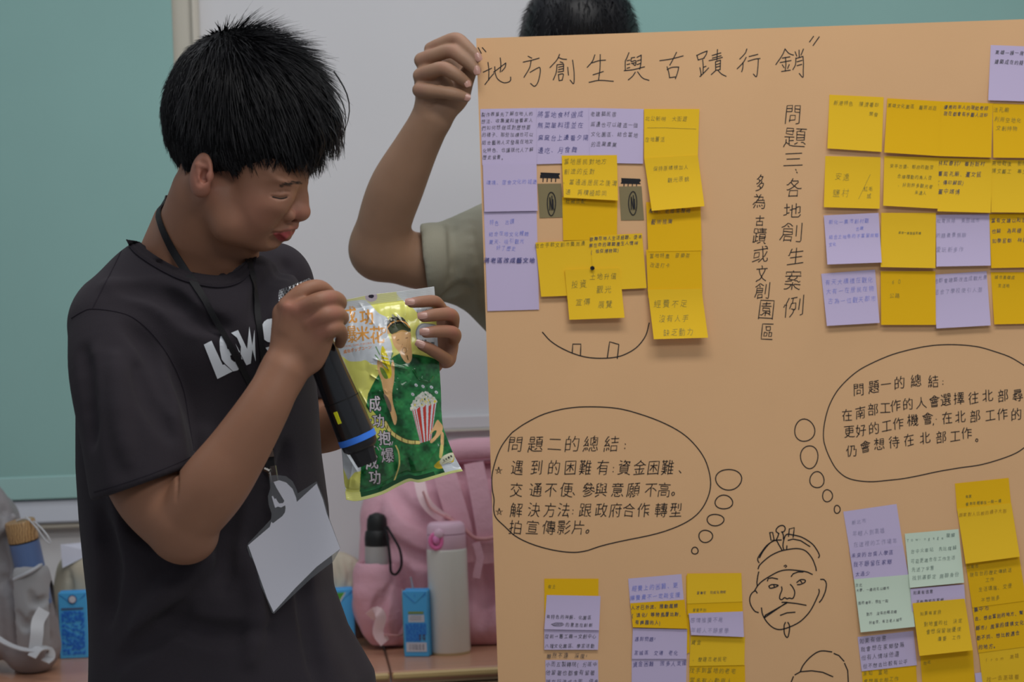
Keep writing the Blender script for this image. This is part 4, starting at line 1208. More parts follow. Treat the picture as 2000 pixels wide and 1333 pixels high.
for fn, sp in ((arm_right, [(P(561, 597, 2.14), .012, RED, .22), (P(583, 604, 2.13), .012, RED, .22), (P(606, 628, 2.13), .012, RED, .22), (P(627, 652, 2.135), .012, RED, .22),
                            (P(648, 582, 2.14), .010, RED, .22), (P(658, 614, 2.14), .010, RED, .2), (P(360, 1070, 2.16), .03, np.array(alb(100, 72, 60, .5)), .35)]),
               (arm_left, [(P(803, 590, 2.335), .006, NAIL, .8), (P(827, 617, 2.330), .006, NAIL, .8), (P(831, 648, 2.330), .006, NAIL, .8), (P(822, 673, 2.330), .006, NAIL, .8),
                           (P(886, 616, 2.36), .012, RED, .25), (P(890, 650, 2.36), .012, RED, .25)])):
    ff = fn(.0014); v, q = ff.mesh(); del ff
    v = smooth_mesh(v, q, 5)
    parts.append((v, q, skin_col(v, SKIN, sp)))
# trunk under the clothes
def trunk():
    c = Vector(P(400, 900, 2.39))
    f = Field((c.x - .26, 2.14, .75), (c.x + .26, 2.62, 1.46), .006)
    f.chain([P(380, 560, 2.37), P(385, 800, 2.38), P(420, 1150, 2.385), P(450, 1380, 2.385)], [.055, .08, .085, .09], .01)
    f.cone(P(280, 640, 2.30), P(500, 620, 2.45), .04, .04, .02)
    f.cone(P(255, 660, 2.27), P(272, 890, 2.225), .035, .035, .02)
    f.cone(P(520, 630, 2.46), P(580, 740, 2.50), .026, .026, .02)
    return f.mesh()
v, q = trunk()
parts.append((v, q, np.tile(SKIN, (len(v), 1))))
off = 0; AV = []; AF = []; AC = []
for v, q, c in parts:
    AV.append(v); AF.append(q + off); AC.append(c); off += len(v)
arms_bvh = [bvh_of(parts[1][0], parts[1][1]), bvh_of(parts[2][0], parts[2][1])]
body = mk('body', np.concatenate(AV), np.concatenate(AF), M_skin, boy, colors=np.concatenate(AC))
head_bvh = bvh_of(HV, HFc)

# ---------------- t-shirt
TH = math.radians(40)                       # the chest faces right and towards the camera
def torso_fn(rows):
    """rows: (py, left px, right px, depth of the middle, half thickness)"""
    R = []
    for py, l, r, Y, b in rows:
        s = FPX / Y
        a_ = P((l + r) / 2, py, Y); hx = (r - l) / 2 / s
        ax = math.sqrt(max(hx * hx - (b * math.sin(TH)) ** 2, .03 ** 2)) / math.cos(TH)
        R.append((a_.z, a_.x, Y, ax, b))
    R.sort()
    R = np.array(R)
    def fn(X, Y, Z):
        cx = np.interp(Z, R[:, 0], R[:, 1]); cy = np.interp(Z, R[:, 0], R[:, 2])
        a = np.interp(Z, R[:, 0], R[:, 3]); b = np.interp(Z, R[:, 0], R[:, 4])
        dx = X - cx; dy = Y - cy
        u = dx * math.cos(TH) + dy * math.sin(TH); v = -dx * math.sin(TH) + dy * math.cos(TH)
        w = np.arctan2(v / b, u / a)
        fold = .0035 * np.sin(w * 5 + Z * 9) * np.clip((1.12 - Z) * 4, 0, 1) + .003 * np.sin(w * 9 - Z * 14 + 1) * np.clip((1.15 - Z) * 3, 0, 1)
        k = np.sqrt((u / a) ** 2 + (v / b) ** 2)
        d = (k - 1) * np.minimum(a, b) * (.6 + .4 * np.minimum(a, b) / np.maximum(a, b)) - fold
        return np.maximum(d, R[0, 0] - Z) + 0 * X
    return fn, R
rows = [(560, 262, 545, 2.37, .075), (620, 195, 585, 2.37, .105), (700, 168, 606, 2.37, .118), (800, 160, 618, 2.37, .125), (900, 160, 624, 2.37, .127),
        (1000, 166, 638, 2.37, .13), (1090, 172, 642, 2.37, .13), (1160, 178, 646, 2.37, .13), (1240, 182, 674, 2.37, .135), (1333, 190, 728, 2.37, .14), (1440, 196, 746, 2.37, .145)]
tfn, TR = torso_fn(rows)
sc_ = lambda n, Y: n / (FPX / Y)
def shirt_field(res):
    lo = np.array((P(110, 700, 2.2).x - .02, 2.08, TR[0, 0] - .02)); hi = np.array((P(750, 1333, 2.37).x + .03, 2.66, P(400, 440, 2.37).z + .03))
    f = Field(lo, hi, res)
    f.custom(lo, np.array((hi[0], hi[1], P(400, 545, 2.37).z)), tfn, .04)
    # shoulders and neck slope
    f.cone(P(228, 618, 2.285), P(300, 548, 2.33), sc_(84, 2.28), sc_(64, 2.33), .03)
    f.cone(P(300, 548, 2.33), P(372, 545, 2.375), sc_(64, 2.33), sc_(70, 2.37), .03)
    f.cone(P(538, 540, 2.49), P(430, 560, 2.40), sc_(66, 2.49), sc_(60, 2.4), .03)
    f.ell(P(395, 640, 2.34), (.13, .12, .10), None, .04)
    # near sleeve: hangs from the shoulder over the upper arm
    f.chain([P(222, 640, 2.265), P(230, 730, 2.235), P(262, 850, 2.215), P(282, 945, 2.205)], [sc_(88, 2.25), sc_(94, 2.235), sc_(104, 2.2), sc_(108, 2.2)], .016)
    # far sleeve
    f.chain([P(550, 580, 2.50), P(578, 700, 2.505), P(588, 790, 2.50)], [sc_(58, 2.5), sc_(62, 2.5), sc_(58, 2.5)], .03)
    # folds: soft ridges pulled from shoulder, armpit and elbow
    def ridge(pts, r, Y, k=.012):
        f.chain([P(a, b, Y_) for (a, b), Y_ in zip(pts, Y)], [r] * len(pts), k)
    SK = lambda x, y: None
    for (pts, r, d) in (([(215, 560), (300, 590), (380, 640)], .010, -.004), ([(190, 700), (205, 800), (230, 950)], .012, .0),
                        ([(300, 700), (330, 800), (350, 890)], .010, .0)):
        tr = []
        for a, b in pts:
            # march from the camera to the surface of the field
            o = CAMO; dd = (P(a, b, 1) - CAMO)
            for Yt in np.arange(2.06, 2.5, .002):
                w = CAMO + dd * Yt
                ii = tuple(int((w[q] - f.lo[q]) / f.res) for q in range(3))
                if all(0 <= ii[q] < f.n[q] for q in range(3)) and f.f[ii] < 0: tr.append(CAMO + dd * (Yt + r * .55)); break
        if len(tr) > 1: f.chain(tr, [r * .45] + [r] * (len(tr) - 2) + [r * .5], .016)
    # hem of the near sleeve: a plane cut, then hollow
    h0 = P(175, 982, 2.20); h1 = P(392, 905, 2.20)
    ax = (h1 - h0).normalized(); n = Vector((0, 1, 0)).cross(ax).normalized()
    if n.z > 0: n = -n                       # points down, out of the sleeve
    mid = (h0 + h1) / 2
    def cutp(X, Y, Z):
        d = (X - mid.x) * n.x + (Y - mid.y) * n.y + (Z - mid.z) * n.z
        # only in front of the torso and to the left of the front
        tor = tfn(X, Y, Z)
        return np.maximum(-d, .004 - tor)
    f.custom(np.array((P(120, 900, 2.2).x, 2.04, mid.z - .16)), np.array((P(440, 900, 2.2).x, 2.34, mid.z + .12)), cutp, .004, 'cut')
    ins = mid - n * .0
    f.chain([P(280, 950, 2.208), P(288, 1000, 2.203)], [sc_(84, 2.2), sc_(98, 2.2)], .004, op='cut')
    # far sleeve end
    m2 = P(600, 780, 2.5)
    f.custom(np.array((P(520, 800, 2.5).x, 2.36, m2.z - .12)), np.array((P(700, 800, 2.5).x, 2.66, m2.z)), lambda X, Y, Z: np.maximum(Z - m2.z, .004 - tfn(X, Y, Z)) + 0 * X, .003, 'cut')
    # neck opening
    f.cone(P(385, 350, 2.34), P(376, 512, 2.355), sc_(80, 2.3), sc_(100, 2.35), .006, op='cut')
    f.cone(P(385, 350, 2.32), P(405, 522, 2.325), sc_(80, 2.3), sc_(84, 2.35), .02, op='cut')
    return f
ring = [(262, 466, 2.395), (285, 486, 2.325), (318, 508, 2.275), (355, 526, 2.255), (395, 538, 2.252), (432, 543, 2.262), (464, 535, 2.29), (484, 515, 2.33), (494, 492, 2.375),
        (480, 470, 2.44), (430, 448, 2.47), (360, 440, 2.475), (300, 448, 2.45)]
RP = spline([tuple(P(*q)) for q in ring], 5, closed=True)
RC = RP.mean(0)
_, _, _vt = np.linalg.svd(RP - RC); RN = _vt[2] * np.sign(_vt[2][2])
sf = shirt_field(.0026)
for pts, r, k, op in (([(455, 900), (448, 980), (440, 1060), (436, 1150)], [.001, .004, .004, .001], .02, 'cut'), ([(270, 1230), (330, 1160), (400, 1090)], [.001, .004, .001], .022, 'add'),
                      ([(240, 1290), (300, 1240), (360, 1190)], [.001, .004, .001], .02, 'cut'), ([(330, 1210), (420, 1240), (520, 1230)], [.001, .004, .001], .02, 'cut'),
                      ([(560, 880), (555, 960), (565, 1050)], [.001, .004, .001], .02, 'cut'), ([(590, 1100), (600, 1200), (625, 1330)], [.001, .004, .003], .02, 'cut'),
                      ([(200, 1010), (215, 1110), (210, 1210)], [.001, .005, .001], .02, 'cut'), ([(330, 590), (380, 625), (440, 640)], [.001, .003, .001], .018, 'cut'),
                      ([(255, 640), (300, 700), (330, 790)], [.001, .003, .001], .018, 'cut'), ([(165, 690), (172, 780), (180, 860)], [.001, .002, .001], .018, 'cut'),
                      ([(270, 720), (290, 780), (330, 850)], [.001, .003, .001], .018, 'cut'), ([(225, 700), (232, 800), (250, 900)], [.001, .003, .001], .018, 'add'),
                      ([(500, 620), (520, 560), (560, 520)], [.001, .003, .001], .018, 'cut'), ([(400, 850), (410, 950), (395, 1060)], [.001, .004, .001], .02, 'add'),
                      ([(480, 1080), (500, 1180), (490, 1290)], [.001, .004, .001], .02, 'add'), ([(240, 560), (300, 570), (360, 600)], [.001, .003, .001], .018, 'cut')):
    sf.carve(pts, r, k, 2.0, 2.6, op)
_ang = np.arctan2(RP[:, 1] - RC[1], RP[:, 0] - RC[0]); _rad = np.hypot(RP[:, 0] - RC[0], RP[:, 1] - RC[1]); _o = np.argsort(_ang)
def collar_cut(X, Y, Z):
    r = np.hypot(X - RC[0], Y - RC[1]) + 0 * Z
    R_ = np.interp(np.arctan2(Y - RC[1], X - RC[0]), _ang[_o], _rad[_o], period=2 * math.pi)
    h_ = (X - RC[0]) * RN[0] + (Y - RC[1]) * RN[1] + (Z - RC[2]) * RN[2]
    return np.maximum(-h_ - .012, r - R_ * 1.0)
sf.custom(RC - .16, RC + np.array((.16, .16, .14)), collar_cut, .004, 'cut')
def collar_cut2(X, Y, Z):
    r = np.hypot(X - RC[0], Y - RC[1]) + 0 * Z
    R_ = np.interp(np.arctan2(Y - RC[1], X - RC[0]), _ang[_o], _rad[_o], period=2 * math.pi)
    h_ = (X - RC[0]) * RN[0] + (Y - RC[1]) * RN[1] + (Z - RC[2]) * RN[2]
    return np.maximum(-h_ + .001, r - R_ * 1.13)
sf.custom(RC - .16, RC + np.array((.16, .16, .14)), collar_cut2, .004, 'cut')
SV, SF = sf.mesh(); del sf
SV = smooth_mesh(SV, SF, 4)
shirt = mk('t_shirt', SV, SF, M_shirt, boy)
sh_bvh = bvh_of(SV, SF)

# ---------------- hair: a dense cap plus many tapered locks
def hair_cap():
    lo = np.array((P(300, 300, 2.4).x, 2.14, P(400, 370, 2.28).z)); hi = np.array((P(700, 300, 2.2).x, 2.44, P(450, 35, 2.28).z + .02))
    f = Field(lo, hi, .0022)
    f.ell(Q(484, 203, 0), (9.2 * cm, 8.0 * cm, 8.6 * cm), RH, .01)
    f.ell(Q(540, 218, 0), (5.7 * cm, 7.2 * cm, 6.6 * cm), RH, .015)
    f.ell(Q(404, 215, 0), (4.3 * cm, 6.6 * cm, 7.0 * cm), RH, .02)
    f.cone(Q(404, 235, 0), Q(392, 300, 0), 4.3 * cm, 2.4 * cm, .02)
    for s in (1, -1):
        f.cone(Q(430, 240, 4.0 * s), Q(430, 285, 4.4 * s), 3.6 * cm, 3.0 * cm, .015)
        f.cone(Q(480, 250, 4.4 * s), Q(492, 288, 4.6 * s), 3.0 * cm, 2.2 * cm, .015)
        f.cone(Q(540, 245, 3.4 * s), Q(555, 282, 3.0 * s), 3.2 * cm, 2.2 * cm, .015)
        f.cone(Q(440, 290, 5.9 * s), Q(455, 330, 5.9 * s), 1.6 * cm, .5 * cm, .012)
        f.cone(Q(384, 285, 3.8 * s), Q(378, 318, 3.6 * s), 2.0 * cm, 1.3 * cm, .01)
    f.cone(Q(585, 225, 1.5), Q(606, 262, .5), 2.8 * cm, 1.4 * cm, .012)
    f.cone(Q(585, 220, -1.5), Q(620, 240, -2), 2.8 * cm, 1.5 * cm, .012)
    return f.mesh()
CV, CF = hair_cap()
CV = smooth_mesh(CV, CF, 2)
hair = mk('hair', CV, CF, mat('hair_base', (.004, .004, .005), rough=.8, spec=.15, bump=.6, bscale=900, bdist=.002), boy)
cap_bvh = bvh_of(CV, CF)
def locks(base_pts, seed, surf, dirfn, lenfn, wfn, bend):
    """tapered ribbons of hair: root on the cap, stepping along a flow field"""
    V = []; F = []
    rg = random.Random(seed)
    for p, n in base_pts:
        L = lenfn(p, rg); w = wfn(p, rg)
        if L <= 0: continue
        N = 7
        x = Vector(p) - n * (.004 if L > .014 else .001); d = dirfn(p, n, rg)
        d = (d - n * d.dot(n)).normalized()
        lift = bend(p, rg)
        pts = [x]
        dd = (d + n * lift).normalized()
        for i in range(N):
            pts.append(pts[-1] + dd * L / N)
            g = dirfn(pts[-1], n, None)
            dd = (dd * .82 + g * .22 + Vector((rg.gauss(0, .05), rg.gauss(0, .05), rg.gauss(0, .05)))).normalized()
        side = dd.cross(n).normalized()
        n0 = len(V)
        for i, q in enumerate(pts):
            ww = w * (1 - (i / N) ** 1.6) + .00012
            up = n * ww * .45
            V += [q - side * ww, q + up, q + side * ww]
        for i in range(N):
            a = n0 + i * 3
            F += [(a, a + 1, a + 4, a + 3), (a + 1, a + 2, a + 5, a + 4), (a + 2, a, a + 3, a + 5)]
    return np.array([tuple(v) for v in V]), np.array(F)
def surf_samples(V, F, count, keep, seed):
    rg = np.random.default_rng(seed)
    A = V[F[:, 0]]; B = V[F[:, 1]]; C = V[F[:, 2]]; D = V[F[:, 3]]
    nr = np.cross(C - A, D - B); ar = np.linalg.norm(nr, axis=1); nr = nr / np.maximum(ar, 1e-12)[:, None]
    cen = (A + B + C + D) / 4
    c0 = V.mean(0)
    s = np.sign(((cen - c0) * nr).sum(1)); nr = nr * s[:, None]
    idx = rg.choice(len(F), count * 3, p=ar / ar.sum())
    out = []
    for i in idx:
        if keep(cen[i], nr[i]):
            out.append((Vector(cen[i]) + Vector(rg.normal(0, .0008, 3)), Vector(nr[i])))
            if len(out) >= count: break
    return out
WH = Q(430, 110, 0)                          # whorl near the back of the crown
def flow(p, n, rg):
    p = Vector(p)
    d = (p - WH); d = d - HU * d.dot(HU) * .3
    if d.length > 1e-5: d.normalize()
    hu = (p - HO).dot(HU); hf_ = (p - HO).dot(HF)
    down = max(0.0, min(1.0, (.150 - hu) / .06))
    g = d * (1 - .75 * down) + Vector((0, 0, -1)) * (.15 + 1.1 * down) + HF * (.35 if hf_ > .0 else 0.0)
    if rg: g = g + Vector((rg.gauss(0, .20), rg.gauss(0, .20), rg.gauss(0, .16)))
    return g.normalized()
def rel(p): q = Vector(p) - HO; return q.dot(HF) * 100, q.dot(HL) * 100, q.dot(HU) * 100
def hlen(p, rg):
    a, b, c = rel(p)
    if c < 1.5 or a < -6.5: return rg.uniform(.006, .013) if a < 3 else rg.uniform(.012, .02)
    if c < 5: return rg.uniform(.014, .026)
    return rg.uniform(.028, .050)
def hbend(p, rg):
    a, b, c = rel(p)
    if a > 2: return .10 if rg.random() < .85 else .4
    return (.10 if c < 5 else rg.uniform(.25, .95) if rg.random() < .35 else .25)
sm = surf_samples(CV, CF, 13000, lambda c, n: True, 3)
v, q = locks(sm, 5, None, flow, hlen, lambda p, rg: rg.uniform(.0003, .0009), hbend)
mk('hair_lock', v, q, M_hair, hair)['kind'] = 'stuff'
# fringe: longer locks that fall over the forehead and stick out in front
fr = []
rg = random.Random(11)
def fr_lock(px, py, l, tx, ty, tl, w, n=9, sag=.004):
    a = Q(px, py, l); b = Q(tx, ty, tl)
    pts = []
    for i in range(n + 1):
        t = i / n
        p = a.lerp(b, t) + HF * math.sin(t * math.pi) * sag * 2 + HU * math.sin(t * math.pi) * sag
        pts.append(p)
    return pts, w
L_ = []
for k in range(520):
    t = rg.random()
    l = rg.uniform(-4.5, 5.5)
    # tips of the bangs along the brow line
    cl_ = round(t * 9) / 9; t = cl_ + (t - cl_) * .45
    tx = 492 + 125 * t + rg.gauss(0, 2.5); ty = 322 + 16 * t + 11 * math.cos(round(t * 9) * 2.4) + rg.gauss(0, 5) - abs(t - cl_) * 260
    L_.append(fr_lock(tx - 8 + rg.gauss(0, 8), 232 + rg.gauss(0, 12), l * .9, tx, ty, max(min(5.8 - 5.6 * max(0, t - .15), 6.0), .3) + rg.gauss(0, .3), rg.uniform(.0009, .0019)))
for k in range(170):
    l = rg.uniform(-3.5, 2.0)
    t = rg.random()
    L_.append(fr_lock(590 + rg.gauss(0, 14), 168 + rg.gauss(0, 16), l, 634 + 34 * t + rg.gauss(0, 5), 316 - 60 * (t - .6) ** 2 - rg.random() ** 2 * 55, l + rg.gauss(0, .4), rg.uniform(.0006, .0014), sag=.004 + .004 * t))
for k in range(26):
    L_.append(fr_lock(596 + rg.gauss(0, 8), 250, .5, 622 + rg.gauss(0, 5), 338 + rg.gauss(0, 7), .4, rg.uniform(.0006, .0012)))
V = []; F = []
for pts, w in L_:
    n0 = len(V); N = len(pts) - 1
    for i, q_ in enumerate(pts):
        T = (pts[min(i + 1, N)] - pts[max(i - 1, 0)]).normalized(); s_ = T.cross(HF + HL * .6).normalized(); u_ = s_.cross(T)
        ww = w * (1 - (i / N) ** 2) + .00012
        V += [q_ - s_ * ww, q_ + u_ * ww * .5, q_ + s_ * ww, q_ - u_ * ww * .5]
    for i in range(N):
        a = n0 + i * 4
        for k in range(4): F.append((a + k, a + (k + 1) % 4, a + 4 + (k + 1) % 4, a + 4 + k))
mk('fringe', np.array([tuple(v) for v in V]), np.array(F), M_hair, hair)['kind'] = 'stuff'
# eyebrow and lashes
V = MB()
for k in range(70):
    t = rg.random()
    x = 545 + 40 * t; y = 360 - 6 * math.sin(t * 2.6) * .6 + rg.gauss(0, 1.7) + (1 - t) * 2
    h_, n_ = hit(head_bvh, x, y, .0004)
    h2, n2 = hit(head_bvh, x + 7, y + 1.5 + rg.gauss(0, 1), .0006)
    if h_ and h2 and (h2 - h_).length < .012: V.tube([h_, h_.lerp(h2, .5) + n_ * .0005, h2], [.00022, .00022, .0001], 3)
V.build('eyebrow', mat('brow_hair', (.085, .062, .050), rough=.7), boy, False)['kind'] = 'stuff'
V = MB()
pp = [hit(head_bvh, x, y, .0003)[0] for x, y in ((532, 384.5), (539, 386.6), (546, 388), (554, 387.5), (561, 385))]
V.tube([Vector(p) for p in spline([p for p in pp if p], 4)], .0006, 6)
V.build('eyelashes', M_lash, boy, False)['kind'] = 'stuff'

# ---------------- neckband, seams, chest print
def on_shirt(px, py, off):
    h_, n_ = hit(sh_bvh, px, py, off)
    return h_, n_
def snap(px, py, Y, off=.0012):
    h_, n_ = hit(sh_bvh, px, py, off)
    if h_ is not None and h_.y < 2.40: return h_
    return P(px, py, Y)
M_col = mat('ribbed_collar', alb(33, 30, 33, .5), rough=.95, spec=.06, bump=.6, bscale=500, stretch=(1, 1, 1))
inner = spline([(268, 471), (285, 486), (318, 508), (355, 526), (395, 535), (432, 538), (462, 531), (482, 512), (492, 492)], 6)
outer = spline([(247, 468), (263, 494), (302, 522), (347, 545), (392, 558), (432, 562), (467, 553), (491, 530), (500, 504)], 6)
V = []; F = []; NA = 7
for a_, b_ in zip(inner, outer):
    row = []; last = None
    for k in range(NA):
        t = k / (NA - 1); px_, py_ = b_ + (a_ - b_) * t
        off = .0008 + .0016 * math.sin(math.pi * min(t * 1.6 + .12, 1.0)) if t < .55 else .0022
        h_, n_ = hit(sh_bvh, px_, py_, off)
        if h_ is None or (last is not None and abs(h_.y - last) > .012): h_ = P(px_, py_, last if last is not None else 2.3)
        last = h_.y; row.append(h_)
    V += row + [row[-1] + Vector((0, .004, -.002))]
n = len(inner)
for i in range(n - 1):
    for k in range(NA): F.append((i * (NA + 1) + k, (i + 1) * (NA + 1) + k, (i + 1) * (NA + 1) + k + 1, i * (NA + 1) + k + 1))
col_o = mk('collar', V, F, M_col, shirt)
mb = MB(); mb.tube([Vector(V[i * (NA + 1)]) for i in range(n)], .0008, 6, False); mb.build('collar_seam', M_seam, shirt)
def seam(name, pts, r=.0007, m=M_seam, n=10, off=.0002):
    pp = [on_shirt(x, y, off)[0] for x, y in spline(pts, n)]
    pp = [p for p in pp if p is not None]
    mb = MB(); mb.tube(pp, r, 6); return mb.build(name, m, shirt)
seam('shoulder_seam', [(242, 480), (228, 510), (205, 555), (180, 604)])
seam('sleeve_seam', [(140, 622), (160, 610), (180, 604), (225, 609), (262, 622), (300, 655), (335, 705), (358, 760), (370, 830), (378, 880)])
seam('hem_stitch', [(184, 962), (230, 948), (290, 928), (340, 908), (372, 893)], .0004)
# chest lettering, flat print lying on the cloth
PR = ['150,610 275,550 455,940 480,930 615,1045 370,1168', '405,560 420,490 460,450 505,435 560,545 525,565 515,610 530,685 605,655 645,755 575,790 590,850 640,890 690,885 735,985 700,1025 625,1045 495,920 440,850 410,700',
      '595,425 705,375 850,680 885,320 935,620 970,370 990,885 935,690 910,915 840,945 745,760 750,640 690,500', '660,590 740,740 720,730', '755,790 775,850 760,845',
      '1025,210 1070,203 1095,300 1130,240 1180,205 1240,190 1315,200 1330,300 1265,320 1235,350 1245,385 1270,400 1250,580 1180,565 1115,520 1080,420 1040,330', '1058,425 1145,840 1100,850', '1150,660 1225,640 1230,720 1190,725']
from mathutils.geometry import tessellate_polygon
V = []; F = []
for poly in PR:
    p = [tuple(map(float, w.split(','))) for w in poly.split()]
    xs_ = [q[0] for q in p]; ys_ = [q[1] for q in p]
    # fill as a fine lattice clipped to the outline so that it follows the cloth
    tri = tessellate_polygon([[Vector((a, b, 0)) for a, b in p]])
    for t in tri:
        a, b, c = [np.array(p[k]) for k in t]
        L = max(np.hypot(*(a - b)), np.hypot(*(b - c)), np.hypot(*(c - a))); N = max(1, int(L / 60))
        idx = {}
        for i_ in range(N + 1):
            for j_ in range(N + 1 - i_):
                q = a + (b - a) * i_ / N + (c - a) * j_ / N
                h_, n_ = on_shirt(380 + q[0] / 8.333, 600 + q[1] / 8.333, .0009)
                idx[(i_, j_)] = len(V); V.append(h_ if h_ is not None else P(380 + q[0] / 8.333, 600 + q[1] / 8.333, 2.25))
        for i_ in range(N):
            for j_ in range(N - i_):
                F.append((idx[(i_, j_)], idx[(i_ + 1, j_)], idx[(i_, j_ + 1)]))
                if i_ + j_ < N - 1: F.append((idx[(i_ + 1, j_)], idx[(i_ + 1, j_ + 1)], idx[(i_, j_ + 1)]))
mk('chest_lettering', V, F, M_print, shirt, smooth=False)['kind'] = 'stuff'

# ---------------- trousers and shoes (below the frame, so that he stands on the floor)
tz = TR[0, 0] + .06
f = Field((-.62, 2.1, .06), (.0, 2.62, tz + .05), .007)
hc = P(455, 1440, 2.375)
f.ell((hc.x, 2.375, tz - .06), (.15, .12, .12), None, .04)
f.chain([(hc.x - .06, 2.31, tz - .10), (hc.x - .075, 2.30, .48), (hc.x - .08, 2.33, .09)], [.088, .064, .052], .02)
f.chain([(hc.x + .06, 2.44, tz - .10), (hc.x + .08, 2.43, .48), (hc.x + .085, 2.46, .09)], [.088, .064, .052], .02)
v, q = f.mesh(); mk('trousers', smooth_mesh(v, q, 2), q, M_trouser, boy)
M_shoe = mat('grey_shoe', (.08, .08, .09), rough=.6)
for dx, Y in ((-.08, 2.33), (.085, 2.46)):
    f = Field((hc.x + dx - .12, Y - .2, -.01), (hc.x + dx + .26, Y + .12, .15), .005)
    f.cone((hc.x + dx - .03, Y, .045), (hc.x + dx + .14, Y - .06, .035), .045, .035, .02)
    f.cone((hc.x + dx - .01, Y, .05), (hc.x + dx, Y, .11), .05, .048, .02)
    f.custom((hc.x + dx - .2, Y - .3, -.05), (hc.x + dx + .3, Y + .2, .03), lambda X, Y_, Z: Z + 0 * X + 0 * Y_, 0, 'cut')
    v, q = f.mesh(); mk('shoe', v, q, M_shoe, boy)

# ---------------- lanyard
lany = empty('lanyard', P(400, 480, 2.36), 'black lanyard hanging around the neck of the boy', 'lanyard')
def strap_pts(pp, base, trees):
    out = []; nn = []
    for x, y in pp:
        best = None
        for tr in trees:
            h_, n_ = hit(tr, x, y, .0016)
            if h_ is not None and (best is None or h_.y < best[0].y): best = (h_, n_)
        if best is None: best = (P(x, y, base), Vector((0, -1, 0)))
        out.append(best[0]); nn.append(best[1])
    # relax depth so that the strap spans hollows
    for _ in range(6):
        for i in range(1, len(out) - 1):
            m_ = (out[i - 1].y + out[i + 1].y) / 2
            if m_ < out[i].y:
                d = out[i] - CAMO; out[i] = CAMO + d * (m_ / out[i].y)
    return out, nn
p1 = spline([(316, 404), (311, 418), (316, 440), (328, 468), (345, 500), (370, 540), (402, 590), (438, 655), (468, 712), (492, 760), (512, 820), (526, 878)], 4)
o1, n1 = strap_pts(p1, 2.25, (sh_bvh, head_bvh))
w1 = Vector((0, -1, 0))
o1 = [P(440, 436, 2.418), P(400, 402, 2.414), P(352, 388, 2.396), P(323, 391, 2.366)] + o1[0:]
mb = MB(); mb.band(o1, list(np.interp(np.arange(len(o1)), [0, 18, 30, 60], [.0115, .0105, .0064, .0064])), .0013, [Vector((.2, 1, .3)), Vector((.1, 1, .3)), Vector((-.6, 1, .2)), Vector((-1, .2, .2))] + n1); mb.build('strap', M_strap, lany)
p2 = spline([(482, 502), (488, 520), (495, 555), (501, 600), (507, 650), (514, 710), (519, 770), (524, 830), (528, 878)], 4)
o2, n2 = strap_pts(p2, 2.25, (sh_bvh,))
o2 = [P(474, 468, 2.40)] + o2; n2 = [n2[0]] + n2
mb = MB(); mb.band(o2, .0074, .0013, n2); mb.build('strap', M_strap, lany)
e = o1[-1].lerp(o2[-1], .5)
yb = e.y - .004
mb = MB(); mb.band([P(526, 876, yb), P(527, 900, yb - .001), P(528, 915, yb - .003)], .010, .003, Vector((0, -1, 0))); mb.build('strap_end', M_strap, lany)
mb = MB(); mb.band([P(527, 880, yb - .003), P(529, 893, yb - .003)], .0075, .0012, Vector((0, -1, 0))); mb.build('rivet', M_metal, lany)
cl = MB(); cl.band([P(533, 911, yb - .006), P(538, 942, yb - .009)], .007, .0028, Vector((-.3, -1, 0))); cl.build('clip_plate', M_metal, lany)
cl = MB(); cl.tube([P(517, 917, yb - .006), P(527, 922, yb - .008)], .003, 8); cl.tube([P(524, 918, yb - .006), P(531, 943, yb - .007)], .0022, 8); cl.build('clip_lever', M_metal, lany)

# ---------------- badge: white paper in a clear laminate, tilted
BO = '255,365 275,300 265,200 325,195 400,205 450,245 478,300 492,340 640,245 700,390 735,520 828,775 770,880 600,1010 450,1150 305,1290 290,1285 230,1140 150,960 90,765 100,735 280,545 285,500 262,430'
BI = '300,250 345,237 400,255 450,305 478,375 484,408 640,264 690,390 720,500 826,778 640,920 470,1090 300,1278 250,1170 100,750 270,605 283,565 295,577 370,520 390,490 395,455 392,435 360,452 335,445 312,455 285,365 295,360 308,385 318,380 332,405 345,420 375,418 385,400 325,300'
def bp(s_): return [(460 + float(w.split(',')[0]) / 4.04, 880 + float(w.split(',')[1]) / 4.04) for w in s_.split()]
bz = []
for x, y in ((500, 1060), (540, 1180), (560, 960), (580, 1050), (620, 1000)):
    h_, n_ = hit(sh_bvh, x, y)
    if h_ is not None: bz.append((h_, x, y))
# the plane of the badge rests against the shirt
yA = min(h_.y for h_, x, y in bz if x <= 540); yB = min(h_.y for h_, x, y in bz if x > 540)
def badge_y(x, y): return (yA - .010) + (x - 500) / 160.0 * max(min(yB - yA, .02), -.02) - .003 * np.sin((x - 480) / 60.0)
badge = empty('name_badge', P(560, 1050, yA - .01), 'blank white name badge in clear plastic hanging below the lanyard clip', 'badge')
def badge_poly(name, pts, off, th, m):
    from mathutils.geometry import delaunay_2d_cdt
    n = len(pts)
    inner = [(x, y) for x in range(470, 680, 9) for y in range(920, 1210, 9)]
    vs = [Vector(p) for p in pts] + [Vector(p) for p in inner]
    r = delaunay_2d_cdt(vs, [], [list(range(n))], 1, 1e-4)
    v2 = r[0]; fs = r[2]
    A = [P(v.x, v.y, badge_y(v.x, v.y) - off - th) for v in v2]; B = [P(v.x, v.y, badge_y(v.x, v.y) - off) for v in v2]
    N = len(v2); F = [tuple(f) for f in fs] + [tuple(i + N for i in f[::-1]) for f in fs]
    cnt = {}
    for f in fs:
        for a, b in zip(f, f[1:] + f[:1]): cnt[(a, b)] = 1
    for (a, b) in list(cnt):
        if (b, a) not in cnt: F.append((b, a, a + N, b + N))
    return sharp(mk(name, A + B, F, m, badge), .6)
badge_poly('laminate', bp(BO), 0, .0004, mat('clear_laminate', (.22, .23, .25), rough=.12, spec=.6, alpha=.38))
